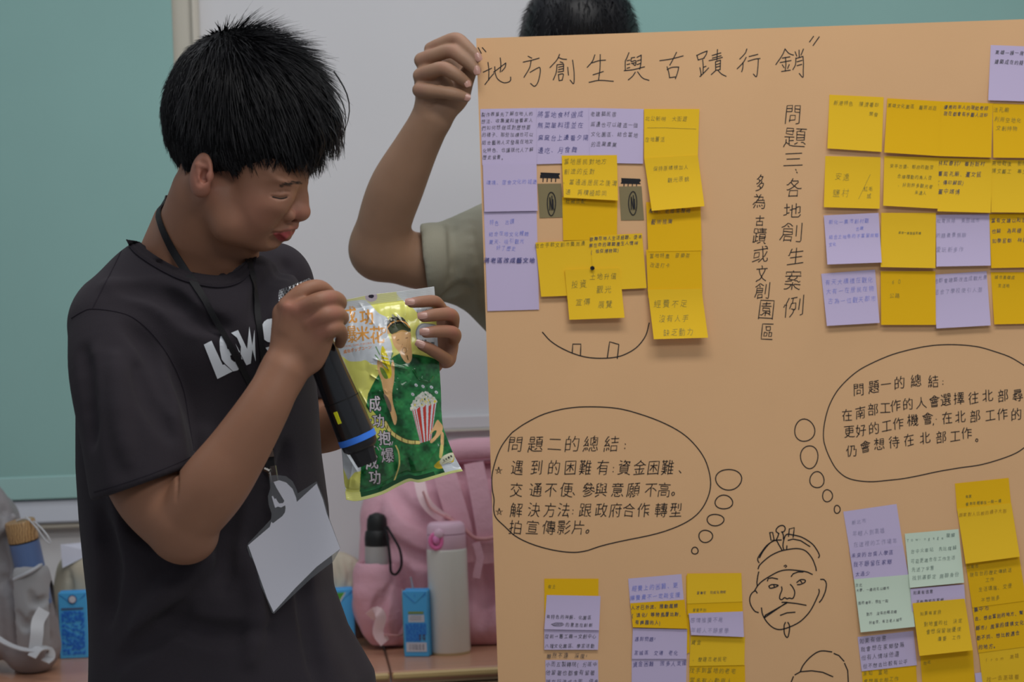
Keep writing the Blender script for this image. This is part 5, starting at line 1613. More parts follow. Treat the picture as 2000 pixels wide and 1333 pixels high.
badge_poly('paper', bp(BI), .0006, .0003, mat('badge_paper', alb(162, 163, 172, .5), rough=.55, spec=.3))

# ------------------------------------------------------------------ microphone
mic_d = (P(712, 893, 2.218) - P(590, 592, 2.208))
mA = P(588, 588, 2.206); mD = (P(716, 901, 2.222) - mA).normalized()
mL = (P(716, 901, 2.222) - mA).length
mic = empty('microphone', mA, 'black wireless handheld microphone with a blue ring, held upside down by the boy', 'microphone')
M_mic = mat('satin_black_metal', (.012, .012, .014), rough=.18, spec=.6, coat=.6)
M_micp = mat('black_plastic', (.014, .014, .017), rough=.38, spec=.5)
M_blue = mat('blue_ring', alb(44, 96, 190, .5), rough=.45)
M_grill = mat('grille_mesh', (.42, .42, .43), rough=.3, metal=1.0)
mb = MB(); mb.lathe(mA, mD, [(.028, .0135), (.045, .0165), (.060, .0185), (mL * .40, .0185), (mL * .62, .0200), (mL * .80, .0212), (mL * .835, .0212)], 48); mb.build('handle', M_mic, mic)
mb = MB(); mb.lathe(mA, mD, [(mL * .612, .0203), (mL * .618, .0203)], 48); mb.build('joint_line', mat('joint_black', (.004, .004, .004), rough=.6), mic)
mb = MB(); mb.lathe(mA, mD, [(mL * .836, .0208), (mL * .838, .0217), (mL * .872, .0217), (mL * .874, .0208)], 48); mb.build('ring', M_blue, mic)
mb = MB(); mb.lathe(mA, mD, [(mL * .872, .0205), (mL * .905, .0200), (mL * .925, .0165), (mL * .93, .010)], 48); mb.build('end_cap', M_micp, mic)
# antenna tip: a tapered block
ax = mD; sx_ = Vector((0, -1, 0)).cross(ax).normalized(); sy_ = ax.cross(sx_)
def frust(h0, h1, a0, b0, a1, b1):
    v = []
    for h, a, b in ((h0, a0, b0), (h1, a1, b1)):
        for i, j in ((-1, -.55), (-.55, -1), (.55, -1), (1, -.55), (1, .55), (.55, 1), (-.55, 1), (-1, .55)):
            v.append(mA + ax * h + sx_ * a * i + sy_ * b * j)
    f = [tuple(range(8))[::-1], tuple(range(8, 16))] + [(i, (i + 1) % 8, 8 + (i + 1) % 8, 8 + i) for i in range(8)]
    return v, f
mb = MB(); mb.add(*frust(mL * .915, mL * 1.015, .0142, .0135, .0112, .0105)); mb.build('antenna_tip', M_micp, mic)
gc = mA + mD * .002
mb = MB(); mb.lathe(gc, mD, [(-.0225, .004), (-.019, .0125), (-.012, .0195), (0, .0228), (.010, .0215), (.022, .0165), (.028, .0145)], 36); mb.build('grille_core', mat('grille_dark', (.02, .02, .02), rough=.6), mic)
V = MB()
def gp(t, w, k=1.0):
    h = -.0225 + .048 * t
    r = .0237 * math.sqrt(max(0.0, 1 - ((t - .45) / .62) ** 2)) * k
    return gc + mD * h + (sx_ * math.cos(w) + sy_ * math.sin(w)) * r
for s_ in (1, -1):
    for k in range(26):
        w0 = 2 * math.pi * k / 26
        V.tube([gp(t, w0 + s_ * t * 2.2, 1.0 + .015 * math.sin(t * 60 + k * 3.14)) for t in np.linspace(.02, .95, 22)], .00055, 5, False)
V.build('grille', M_grill, mic, True)['kind'] = 'stuff'
mb = MB(); c_ = mA + mD * (.030); mb.lathe(c_, mD, [(0, .0165), (.004, .0175), (.008, .0165)], 40); mb.build('grille_collar', M_mic, mic)
q = P(653, 812, 2.205)
w_ = (P(648, 808, 2.2) - (mA + mD * (mL * .72))); w_ = (w_ - mD * w_.dot(mD)).normalized()
cy_ = mA + mD * (mL * .70) + (w_ * .92 + Vector((0, -.38, 0))).normalized() * .0206
mb = MB(); mb.band([cy_ - mD * .007, cy_ + mD * .007], .0045, .0012, (w_ * .92 + Vector((0, -.38, 0)))); mb.build('yellow_sticker', mat('yellow_sticker', alb(215, 200, 30, .5), rough=.5), mic)

# ------------------------------------------------------------------ snack bag
BAGY = 2.385
bag_edge = {'t': [(655, 589), (690, 583), (724, 576), (760, 572), (800, 567), (848, 560)],
            'r': [(848, 560), (851, 600), (853, 640), (857, 700), (861, 760), (864, 825), (874, 858), (888, 892), (904, 921)],
            'b': [(676, 977), (700, 979), (745, 967), (775, 952), (800, 941), (820, 943), (850, 935), (880, 926), (904, 921)],
            'l': [(655, 589), (652, 640), (652, 700), (656, 770), (664, 845), (669, 900), (672, 940), (676, 977)]}
def rs_curve(p, n):
    p = spline(p, 12); d = np.r_[0, np.cumsum(np.hypot(*np.diff(p, axis=0).T))]; d /= d[-1]
    t = np.linspace(0, 1, n); return np.stack([np.interp(t, d, p[:, 0]), np.interp(t, d, p[:, 1])], 1)
NU, NV = 270, 460
T_, B_, L__, R__ = rs_curve(bag_edge['t'], NU), rs_curve(bag_edge['b'], NU), rs_curve(bag_edge['l'], NV), rs_curve(bag_edge['r'], NV)
u = np.linspace(0, 1, NU)[None, :, None]; v = np.linspace(0, 1, NV)[:, None, None]
XY = (1 - v) * T_[None] + v * B_[None] + (1 - u) * L__[:, None] + u * R__[:, None] \
    - ((1 - u) * (1 - v) * T_[0] + u * (1 - v) * T_[-1] + (1 - u) * v * B_[0] + u * v * B_[-1])
U = u[..., 0] + 0 * v[..., 0]; Vv = v[..., 0] + 0 * u[..., 0]
bx, by = XY[..., 0], XY[..., 1]
seal_t, seal_b = .055, .945
vv = np.clip((Vv - seal_t) / (seal_b - seal_t), 0, 1)
puff = (1 - np.abs(2 * U - 1) ** 2.6) * np.clip(np.sin(np.pi * vv), 0, 1) ** .55
def smooth_noise(sh, gu, gv, seed):
    g = np.random.default_rng(seed).normal(size=(gv + 3, gu + 3))
    y = np.linspace(0, gv, sh[0]); x = np.linspace(0, gu, sh[1])
    yi = y.astype(int); xi = x.astype(int); fy = (y - yi)[:, None]; fx = (x - xi)[None]
    fy = fy * fy * (3 - 2 * fy); fx = fx * fx * (3 - 2 * fx)
    a = g[yi][:, xi]; b = g[yi][:, xi + 1]; c = g[yi + 1][:, xi]; d = g[yi + 1][:, xi + 1]
    return (a * (1 - fx) + b * fx) * (1 - fy) + (c * (1 - fx) + d * fx) * fy
n1_ = smooth_noise(U.shape, 7, 9, 1); n2_ = smooth_noise(U.shape, 20, 10, 2); n3_ = smooth_noise(U.shape, 14, 20, 3)
endw = np.exp(-((vv - 0) / .13) ** 2) + np.exp(-((vv - 1) / .13) ** 2)
edgew = np.exp(-((U - 0) / .12) ** 2) + np.exp(-((U - 1) / .12) ** 2)
H = .024 * puff + puff ** .5 * (.0012 * n1_ + .0005 * np.abs(n3_)) + .0012 * n2_ * endw * (puff > 0) * np.clip(puff * 6, 0, 1) + .0008 * n3_ * edgew
def crease(x0, y0, x1, y1, dep, w):
    """a sharp crinkle of the foil between two pixels"""
    dx, dy = x1 - x0, y1 - y0; L2 = dx * dx + dy * dy
    t = np.clip(((bx - x0) * dx + (by - y0) * dy) / L2, 0, 1)
    d = np.hypot(bx - x0 - t * dx, by - y0 - t * dy)
    return dep * np.exp(-np.abs(d) / w) * np.clip(np.minimum(t, 1 - t) * 6 + .15, 0, 1)
for a in ((728, 700, 765, 715, .0016, 3), (765, 715, 800, 722, .0016, 3), (806, 722, 818, 742, .0018, 2.5), (818, 742, 838, 748, .0018, 2.5), (838, 748, 846, 735, .0016, 2.5), (746, 690, 760, 725, .0016, 3),
          (768, 612, 800, 645, .0012, 4), (700, 760, 722, 800, .0016, 5), (672, 880, 700, 925, .0010, 5), (690, 900, 680, 960, .0010, 5), (845, 640, 851, 700, .0012, 3),
          (800, 650, 793, 700, .0010, 2.5), (722, 732, 742, 745, .0016, 3), (700, 590, 735, 640, .0010, 6), (865, 860, 820, 930, .0014, 6), (740, 960, 790, 900, .0012, 7)):
    H = H + crease(*a[:4], a[4] * 1.5, a[5] * .8)
for k in range(46):
    cx_, cy__ = RNG.uniform(725, 858), RNG.uniform(690, 800); a_ = RNG.uniform(0, 3.14); l_ = RNG.uniform(4, 14)
    H = H + crease(cx_, cy__, cx_ + l_ * math.cos(a_), cy__ + l_ * math.sin(a_), RNG.uniform(-.0006, .0007), RNG.uniform(1.2, 2.5))
for k in range(16):
    cx_, cy__ = RNG.normal(770, 7), RNG.normal(620, 6); a_ = RNG.uniform(0, 3.14); l_ = RNG.uniform(5, 12)
    H = H + crease(cx_, cy__, cx_ + l_ * math.cos(a_), cy__ + l_ * math.sin(a_), RNG.uniform(-.0007, .0009), RNG.uniform(1.2, 2.2))
for k in range(16):
    cx_, cy__ = RNG.normal(752, 7), RNG.normal(705, 8); a_ = RNG.uniform(0, 3.14); l_ = RNG.uniform(5, 12)
    H = H + crease(cx_, cy__, cx_ + l_ * math.cos(a_), cy__ + l_ * math.sin(a_), RNG.uniform(-.0007, .0009), RNG.uniform(1.2, 2.2))
# crimped seals
H = H + .00005 * np.sin(Vv * 700) * ((Vv < seal_t * .85) | (Vv > 1 - (1 - seal_b) * .8))
H += .0006 * np.sin(U * 9 + 1) * (Vv > seal_b) + .0006 * np.sin(U * 7) * (Vv < seal_t)
# picture printed on the foil, painted as colour of the surface
K = 3; CX0, CY0 = 645, 550; CWd, CHt = 270, 445
canvas = np.zeros((CHt * K, CWd * K, 3)); canvas[:] = alb(196, 192, 96, .52)
gyy, gxx = np.mgrid[0:CHt * K, 0:CWd * K]; gxx = gxx / K + CX0; gyy = gyy / K + CY0
WHT = alb(172, 178, 196, .52); GRN = alb(28, 94, 50, .52); ORANGE_INK = alb(214, 130, 62, .52); SKN = alb(204, 146, 100, .52); REDC = alb(158, 48, 38, .52)
TAN = alb(196, 170, 100, .52); BLK = alb(30, 34, 28, .52); YEL = alb(204, 190, 84, .52); COR = alb(206, 172, 30, .52)
def fill(poly, col, sm=True, mask=None):
    p = spline(poly, 5, True) if sm else np.array(poly, float)
    x0, y0 = p.min(0); x1, y1 = p.max(0)
    a, b = max(int((y0 - CY0) * K) - 1, 0), min(int((y1 - CY0) * K) + 2, CHt * K)
    c, d = max(int((x0 - CX0) * K) - 1, 0), min(int((x1 - CX0) * K) + 2, CWd * K)
    if b <= a or d <= c: return
    m_ = in_poly(gxx[a:b, c:d], gyy[a:b, c:d], [tuple(q) for q in p])
    if callable(col): canvas[a:b, c:d][m_] = col(gxx[a:b, c:d][m_], gyy[a:b, c:d][m_])
    else: canvas[a:b, c:d][m_] = col
def stroke(pts, w, col):
    p = np.asarray(pts, float)
    for (x0, y0), (x1, y1) in zip(p[:-1], p[1:]):
        a, b = max(int((min(y0, y1) - w - CY0) * K), 0), int((max(y0, y1) + w - CY0) * K) + 2
        c, d = max(int((min(x0, x1) - w - CX0) * K), 0), int((max(x0, x1) + w - CX0) * K) + 2
        X = gxx[a:b, c:d]; Y = gyy[a:b, c:d]
        if X.size == 0: continue
        dx, dy = x1 - x0, y1 - y0
        t = np.clip(((X - x0) * dx + (Y - y0) * dy) / (dx * dx + dy * dy + 1e-9), 0, 1)
        canvas[a:b, c:d][np.hypot(X - x0 - t * dx, Y - y0 - t * dy) < w / 2] = col
def brush(ch, cx, cy, w, h, wd, col, edge=None, ew=1.4, rot=0.0, shear=0.0):
    st_ = glyph(ch, cx, cy, w, h, rot=rot, shear=shear, wob=.03)
    if edge is not None:
        for q in st_: stroke(q, wd + ew * 2, edge)
    for q in st_: stroke(q, wd, col)
fill([(652, 600), (664, 592), (708, 586), (720, 592), (729, 601), (741, 613), (757, 622), (757, 640), (758, 655), (764, 670), (766, 686), (763, 702), (744, 712), (727, 712), (714, 704), (703, 706), (683, 706), (671, 698), (658, 688), (650, 650)], WHT)
fill([(774, 571), (800, 566), (850, 559), (853, 600), (838, 606), (818, 612), (806, 602), (792, 592)], WHT)
fill([(655, 760), (664, 800), (672, 850), (690, 880), (706, 912), (704, 921), (693, 923), (680, 938), (670, 914), (655, 880)], WHT, False)
rn = np.random.default_rng(5); gn = smooth_noise(gxx.shape, 60, 100, 8); gn2 = smooth_noise(gxx.shape, 16, 26, 9)
def green(X, Y):
    i = np.clip(((Y - CY0) * K).astype(int), 0, gn.shape[0] - 1); j = np.clip(((X - CX0) * K).astype(int), 0, gn.shape[1] - 1)
    k = (1 + .30 * gn[i, j] * .6 + .35 * gn2[i, j])
    return np.array(GRN)[None] * np.clip(k, .35, 2.2)[:, None] + np.array((.010, .012, .0))[None] * np.clip(gn2[i, j], 0, 1)[:, None]
fill([(719, 769), (725, 757), (733, 741), (745, 724), (757, 708), (768, 697), (783, 689), (815, 693), (840, 698), (860, 706), (870, 780), (872, 850), (893, 880), (905, 915), (860, 930), (803, 940), (747, 962), (702, 970), (705, 913), (716, 888), (727, 864), (739, 855), (750, 846), (757, 832), (747, 826), (735, 815), (723, 808), (715, 794)], green, False)
fill([(757, 832), (747, 823), (737, 814), (728, 803), (722, 800), (716, 840), (722, 866), (739, 855), (750, 847)], YEL, False)
# head, hat
fill([(766, 650), (785, 645), (801, 648), (803, 671), (805, 696), (801, 708), (793, 709), (785, 699), (780, 689), (771, 678), (766, 665)], SKN)
stroke([(759, 642), (759, 650)], 6, SKN)
fill([(756, 636), (759, 625), (768, 619), (785, 620), (794, 629), (801, 640), (801, 649), (785, 645), (766, 653), (759, 645)], BLK)
fill([(761, 640), (772, 633), (790, 633), (800, 641), (801, 649), (785, 645), (767, 652), (762, 646)], alb(52, 60, 38, .52))
stroke(spline([(757, 640), (765, 631), (780, 627), (792, 631), (800, 640)], 4), 2.2, ORANGE_INK); stroke([(767, 653), (785, 646.5), (801, 650)], 1.4, alb(150, 120, 50, .52))
for q in ((762, 622), (767, 616), (772, 620), (777, 616), (781, 622), (771, 625)): stroke([q, (q[0] + 2, q[1] + 3)], 4, alb(150, 150, 130, .52))
for q in ((776, 665), (793, 661)): stroke([q, (q[0] + 3, q[1] - 1)], 1.6, alb(110, 76, 52, .52))
stroke(spline([(785, 688), (787, 681), (792, 680), (794, 686), (791, 690), (786, 688)], 3), 1.2, alb(120, 92, 66, .52))
stroke([(795, 695), (797, 703)], 2.4, alb(92, 70, 30, .52)); stroke([(786, 673), (784, 678), (789, 679)], 1.0, alb(150, 104, 66, .52))
# arm and corn
fill([(737, 705), (744, 703), (750, 715), (762, 720), (766, 703), (770, 712), (770, 740), (766, 768), (768, 790), (775, 815), (773, 829), (769, 828), (762, 806), (755, 784), (748, 760), (745, 745), (738, 725)], SKN)
fill([(749, 770), (756, 775), (764, 792), (763, 806), (755, 790)], alb(96, 84, 72, .52))
fill([(747, 676), (753, 685), (760, 705), (765, 725), (763, 738), (757, 738), (750, 722), (745, 700), (744, 686)], COR)
for k in range(6): stroke([(747 + k * 1.2, 684 + k * 7), (756 + k * 1.2, 682 + k * 7)], .7, alb(176, 140, 20, .52))
for a, b in (((734, 678), (742, 694)), ((733, 694), (742, 705)), ((767, 690), (762, 706))): stroke([a, b], 2.6, alb(98, 128, 92, .52))
fill([(742, 718), (750, 722), (758, 738), (752, 740), (745, 730)], alb(88, 112, 40, .52))
for a, b in (((742, 694), (762, 700)), ((745, 703), (768, 706)), ((748, 712), (757, 720))): stroke([a, b], 1.6, WHT)
# belt
bl = spline([(752, 826), (760, 840), (770, 850), (785, 859), (800, 864), (818, 865)], 5)
stroke(bl, 9, alb(60, 54, 30, .52)); stroke(bl, 6.5, TAN)
for i in range(3, len(bl) - 2, 4): stroke([bl[i] + (0, -3.2), bl[i] + (0, 3.2)], 1.4, alb(84, 70, 36, .52))
stroke(spline([(773, 871), (778, 882), (780, 897), (779, 913), (770, 940)], 5), 2.6, TAN)
# popcorn bucket
TLb, TRb, BRb, BLb = np.array((804, 799.)), np.array((852.5, 785.)), np.array((842, 860.)), np.array((821, 866.))
fill([TLb, TRb, BRb, BLb], WHT, False)
for a, b in ((0.02, .05), (.10, .14), (.20, .34), (.45, .58), (.68, .80), (.88, .96)):
    fill([TLb + (TRb - TLb) * a + (0, 1 + 3 * (a > .15)), TLb + (TRb - TLb) * b, BLb + (BRb - BLb) * b, BLb + (BRb - BLb) * a], REDC, False)
for k in range(120):
    t = rn.random(); a = rn.random() ** .8
    c_ = TLb + (TRb - TLb) * t + np.array((0, 2.0 - a * (24 * math.sin(math.pi * min(max(t * .9 + .08, 0), 1)) + 3)))
    stroke([c_, c_ + rn.normal(0, .5, 2)], rn.uniform(3.5, 6), alb(*(np.array((188, 188, 178)) * rn.uniform(.85, 1.02)), .52))
for k in range(26):
    t = rn.random(); a = rn.random()
    c_ = TLb + (TRb - TLb) * t + np.array((0, -a * 18 * math.sin(math.pi * t))); stroke([c_, c_ + rn.normal(0, 1, 2)], 1.9, alb(190, 168, 60, .52))
for q in ((812, 752), (825.5, 754.5), (842, 756), (805.5, 770), (851.5, 766)): stroke([q, (q[0] + 1.5, q[1] + 1.5)], 5, WHT); stroke([(q[0] + .5, q[1] + 1), (q[0] + 1, q[1] + 2)], 1.4, alb(110, 90, 50, .52))
fill([(854, 821), (860, 826), (865, 834), (862, 846), (852, 858), (843, 866), (840, 862), (849, 852), (853, 842), (848, 842), (841, 849), (840, 845), (846, 836)], SKN)
fill([(861.5, 845), (866, 846), (867, 858), (866, 872), (861, 870)], SKN); fill([(861, 869), (866, 872), (864, 890), (861, 896), (858, 893), (859, 878)], TAN)
# little cup sign and stamp
fill([(852, 905), (860, 899), (872, 893), (885, 884), (889, 894), (884, 907), (870, 914), (856, 916), (848, 912)], alb(186, 160, 30, .52))
fill([(859, 902), (864, 893), (874, 887), (884, 885), (887, 893), (882, 902), (870, 908), (861, 908)], alb(188, 186, 160, .52))
for i, ch in enumerate('玉米濃湯'): brush(ch, 867 + i * 4.6, 900 - i * 2.6, 4.4, 5, .7, BLK, rot=-.4)
stroke([(864, 905), (881, 897)], .8, alb(120, 110, 80, .52)); stroke([(867, 908), (881, 901)], .8, alb(120, 110, 80, .52))
fill([(812, 648), (820, 634), (836, 632), (856, 640), (857, 676), (850, 684), (834, 680), (816, 668)], alb(120, 124, 128, .52))
fill([(814, 649), (822, 636), (836, 634), (856, 642), (857, 674), (850, 682), (834, 678), (818, 666)], WHT)
brush('好', 829, 670, 10, 13, 1.5, BLK, rot=-.1); brush('呷', 844, 675, 10, 13, 1.5, BLK, rot=-.1)
for k in range(7): stroke([(815 + k * 3, 606 - k * .3), (815.4 + k * 3, 616 - k * .3)], 1.1, BLK)
# titles
for ch, x, y, w, h in (('成', 682, 617, 31, 36), ('功', 716, 621, 28, 33), ('爆', 683, 655, 30, 36), ('米', 708, 653, 28, 31), ('花', 736, 656, 29, 36)):
    brush(ch, x, y, w, h, 3.6 if ch != '爆' else 2.6, ORANGE_INK, rot=-.08)
stroke(spline([(747, 641), (752, 642), (753, 648), (749, 651), (745, 647), (747, 641)], 3), 1.8, ORANGE_INK)
stroke([(748, 646), (751, 646)], 1.2, ORANGE_INK)
for i, ch in enumerate('CHENG GUNG POPCORN'):
    if ch != ' ': brush(ch, 673 + i * 3.05, 677 - i * .38, 4.2, 5.4, .6, alb(178, 120, 84, .52), rot=-.1)
for i, ch in enumerate('成功ポップコーン'): brush(ch, 674 + i * 6.9, 687.5 - i * 1.25, 6.6, 7.4, 1.1, alb(188, 118, 66, .52), rot=-.15)
SIL = alb(176, 170, 176, .52)
for ch, x, y, w, h in (('成', 732, 790, 24, 32), ('功', 739, 824, 24, 30), ('抱', 751, 857, 25, 30), ('爆', 757, 891, 26, 31), ('不', 716, 832, 22, 26), ('求', 722, 866, 22, 28), ('成', 726, 903, 26, 32), ('功', 732, 934, 24, 30)):
    brush(ch, x, y, w, h, 2.7 if ch != '爆' else 1.9, SIL, BLK, 1.4, rot=-.06)
for a in ((763, 865, 761, 871), (767, 863, 765, 870), (736, 874, 740, 880), (741, 872, 745, 878)): stroke([a[:2], a[2:]], 1.3, SIL)
# seals
def edge_band(v0, v1, colf):
    m_ = (Vv >= v0) & (Vv <= v1)
    return m_
COLR = np.zeros((NV, NU, 3))
ix = np.clip((bx - CX0) * K, 1, CWd * K - 2); iy = np.clip((by - CY0) * K, 1, CHt * K - 2)
for ox in (-1, 0, 1):
    for oy in (-1, 0, 1): COLR += canvas[np.round(iy + oy).astype(int), np.round(ix + ox).astype(int)] / 9
m_ = (Vv < seal_t * .9); COLR[m_] = COLR[m_] * .55 + np.array(alb(150, 152, 150, .52)) * .45
m_ = (Vv > .962) & (U > .13) & (U < .78); COLR[m_] = np.array(GRN) * .45
m_ = (Vv > .984); COLR[m_] = np.array(alb(176, 180, 116, .52))
m_ = (Vv > .94) & (U > .86) & (Vv < .985); COLR[m_] = np.array(WHT)
m_ = (Vv > .955) & (U < .13); COLR[m_] = np.array(alb(190, 188, 108, .52))
m_ = np.hypot(bx - 725, (by - 579) * 1.5) < 5.5; COLR[m_] = np.array(alb(28, 20, 32, .52))
m_ = (np.hypot(bx - 725, (by - 580) * 1.2) < 12) & ~m_; COLR[m_] = np.array(alb(150, 140, 150, .52))
front = Pn(bx, by, BAGY - H)
back = Pn(bx, by, BAGY + .6 * .024 * puff + .0006)
bag = empty('snack_bag', P(770, 770, BAGY), 'green and yellow popcorn bag printed with a robed man, held up beside the microphone', 'snack bag')
M_foil = mat('printed_foil', (.5, .5, .3), rough=.24, spec=.5, attr='Col', coat=.45)
I = np.arange(NU * NV).reshape(NV, NU)
q = np.stack([I[:-1, :-1], I[1:, :-1], I[1:, 1:], I[:-1, 1:]], -1).reshape(-1, 4)
N_ = NU * NV
es = []
for e in (I[0, :], I[:, -1], I[-1, ::-1], I[::-1, 0]): es.append(np.stack([e[:-1], e[1:], e[1:] + N_, e[:-1] + N_], 1))
# the back side is plain and coarser: reuse the same lattice
bc = np.tile(np.array(WHT), (N_, 1))
mk('bag_body', np.concatenate([front.reshape(-1, 3), back.reshape(-1, 3)]), np.concatenate([q, q[:, ::-1] + N_] + es), M_foil, bag, colors=np.concatenate([COLR.reshape(-1, 3), bc]))
# finger nails
def nail(parent, c, ax, up, w, l):
    """small curved plate"""
    c = Vector(c); ax = Vector(ax).normalized(); up = Vector(up); up = (up - ax * up.dot(ax)).normalized(); sd = ax.cross(up)
    V = []; F = []
    for i in range(7):
        for j in range(5):
            a = (i / 6 - .5) * 2; b = (j / 4 - .5) * 2
            k = math.sqrt(max(0, 1 - .55 * abs(a) ** 3))
            V.append(c + ax * l * a + sd * w * b * k - up * (w * .40 * b * b * k + l * .10 * a * a))
    for i in range(6):
        for j in range(4): F.append((i * 5 + j, i * 5 + j + 1, (i + 1) * 5 + j + 1, (i + 1) * 5 + j))
    n = len(V); V += [v_ - up * .0006 for v_ in V]; F += [tuple(x + n for x in f_[::-1]) for f_ in F]
    return mk('fingernail', V, F, M_nail, parent)
M_nail = mat('nail', alb(140, 106, 96, .5), rough=.3, spec=.5, coat=.3)
def nail_at(parent, tree, px, py, dx, dy, w=.0046, l=.0058, name=None):
    h_, n_ = hit(tree, px, py, .0002)
    if h_ is None: return
    a_ = P(px + dx, py + dy, h_.y) - P(px, py, h_.y)
    return nail(parent, h_ + n_ * .0008, a_, n_, w, l)
for x, y, dx, dy in ((801, 589, -1, .05), (825, 616, -1, .12), (829, 648, -1, .05), (821, 672, -1, -.45)):
    nail_at(body, arms_bvh[1], x, y, dx, dy)

# ------------------------------------------------------------------ the person behind the poster
helper = empty('person', (P(1150, 1000, 3.12).x, 3.12, 0), 'person in an olive grey shirt behind the poster, raising its corner', 'person')
px3 = lambda n, Y=2.85: n / (FPX / Y)
lo = np.array((P(672, 500, 2.9).x - .02, 2.70, P(700, 640, 2.95).z)); hi = np.array((P(1290, 500, 3.15).x, 3.30, P(900, 40, 2.8).z))
f = Field(np.array((P(670, 500, 2.9).x - .02, 2.70, P(700, 600, 2.95).z - .02)), np.array((P(965, 300, 2.8).x, 3.10, P(850, 40, 2.8).z)), .0016)
# forearm and upper arm
f.chain([P(962, 505, 3.02), P(900, 508, 2.99), P(820, 510, 2.96), P(752, 492, 2.94)], [px3(66, 3.0), px3(62, 2.98), px3(56, 2.95), px3(52, 2.94)], .006)
f.ell(P(735, 482, 2.94), (px3(50), px3(48), px3(54)), None, .02)
f.chain([P(742, 490, 2.935), P(752, 430, 2.91), P(775, 365, 2.885), P(812, 290, 2.855), P(845, 228, 2.83)], [px3(55), px3(54), px3(54), px3(44), px3(38)], .02)
# palm and heel of the hand, seen from the little-finger side
f.chain([P(845, 228, 2.83), P(852, 195, 2.825), P(845, 160, 2.82)], [px3(37), px3(38), px3(36)], .008, flat=(.3, 1, 0), fs=.75)
f.cone(P(838, 200, 2.82), P(842, 118, 2.825), px3(24), px3(20), .01)
f.chain([P(866, 212, 2.825), P(892, 190, 2.835), P(906, 160, 2.83), P(920, 132, 2.812)], [px3(28), px3(24), px3(19), px3(14)], .006)
f.ell(P(880, 150, 2.845), (px3(30), px3(16), px3(42)), None, .01)     # thumb
hq = [([(842, 96, 2.828), (862, 86, 2.815), (891, 76, 2.800), (912, 92, 2.788), (932, 112, 2.7825)], [12.5, 12, 11.5, 11, 9]),
      ([(824, 118, 2.820), (850, 108, 2.805), (881, 100, 2.792), (907, 116, 2.784), (930, 137, 2.782)], [14, 13, 12.5, 12, 9.5]),
      ([(821, 148, 2.812), (842, 140, 2.795), (866, 134, 2.784), (890, 146, 2.782), (912, 163, 2.790)], [13.5, 13, 12.5, 11.5, 9.5]),
      ([(820, 176, 2.806), (840, 178, 2.792), (865, 180, 2.786), (888, 184, 2.786), (910, 190, 2.794)], [13.5, 12.5, 11.5, 11, 9])]
for pts, rs in hq:
    finger(f, [P(*p) for p in pts], [px3(r * 1.13, 2.8) for r in rs], .004)
f.carve([(829, 203), (842, 205), (850, 198)], [.0005, .001, .0004], .003, 2.6, 3.1)
f.carve([(853, 165), (885, 168)], [.001, .0008], .003, 2.6, 3.1)
v1, q1 = f.mesh(); v1 = smooth_mesh(v1, q1, 5); del f
RED3 = np.array(alb(120, 84, 72, .5)); SK3 = np.array(alb(116, 90, 72, .5))
c1 = skin_col(v1, SK3, [(P(a, b, c), .012, RED3, .35) for a, b, c in ((842, 92, 2.81), (822, 116, 2.80), (819, 148, 2.79), (818, 176, 2.79), (890, 72, 2.79), (880, 96, 2.78), (866, 128, 2.775), (895, 131, 2.79))])
hand_bvh = bvh_of(v1, q1)
# head and neck (mostly hidden), trunk and the arm on the far side
cx = P(1132, 90, 3.12)
f = Field((cx.x - .34, 2.86, cx.z - .85), (cx.x + .34, 3.34, cx.z + .14), .0045)
hx = Vector((cx.x, 3.12, cx.z - .02))
I3 = [Vector((0, -1, 0)), Vector((1, 0, 0)), Vector((0, 0, 1))]
f.ell(hx, (.096, .078, .110), I3, .01)
f.ell(hx + Vector((0, -.035, -.060)), (.055, .056, .075), I3, .02)
f.ell(hx + Vector((0, -.055, -.115)), (.028, .030, .022), I3, .02)
f.cone(hx + Vector((0, -.092, -.02)), hx + Vector((0, -.104, -.062)), .008, .013, .01)
for s in (1, -1):
    f.ell(hx + Vector((.030 * s, -.085, -.025)), (.010, .014, .010), I3, .004)
    f.ell(hx + Vector((.078 * s, .002, -.035)), (.014, .006, .030), I3, .004)
f.cone(hx + Vector((-.018, -.083, -.092)), hx + Vector((.018, -.083, -.092)), .006, .006, .004)
f.cone(hx + Vector((0, .01, -.05)), hx + Vector((0, .02, -.20)), .056, .060, .02)
f.chain([hx + Vector((.02, .02, -.22)), hx + Vector((.03, .02, -.50)), hx + Vector((.03, .02, -.80))], [.06, .08, .08], .03)
f.cone(hx + Vector((.12, .02, -.27)), hx + Vector((.20, .0, -.42)), .04, .035, .03)
f.cone(hx + Vector((.20, .0, -.42)), hx + Vector((.24, -.06, -.66)), .036, .030, .01)
f.cone(hx + Vector((-.05, .0, -.27)), P(940, 505, 3.02), .035, .035, .03)
v2, q2 = f.mesh(); v2 = smooth_mesh(v2, q2, 1)
hb = mk('body', np.concatenate([v1, v2]), np.concatenate([q1, q2 + len(v1)]), M_skin, helper, colors=np.concatenate([c1, np.tile(SK3, (len(v2), 1))]))
for x, y, dx, dy in ((934, 111, .5, 1), (931, 137, .3, 1), (913, 161, .4, 1), (910, 189, 1, .25)):
    nail_at(hb, hand_bvh, x, y, dx, dy, .0050, .0060)
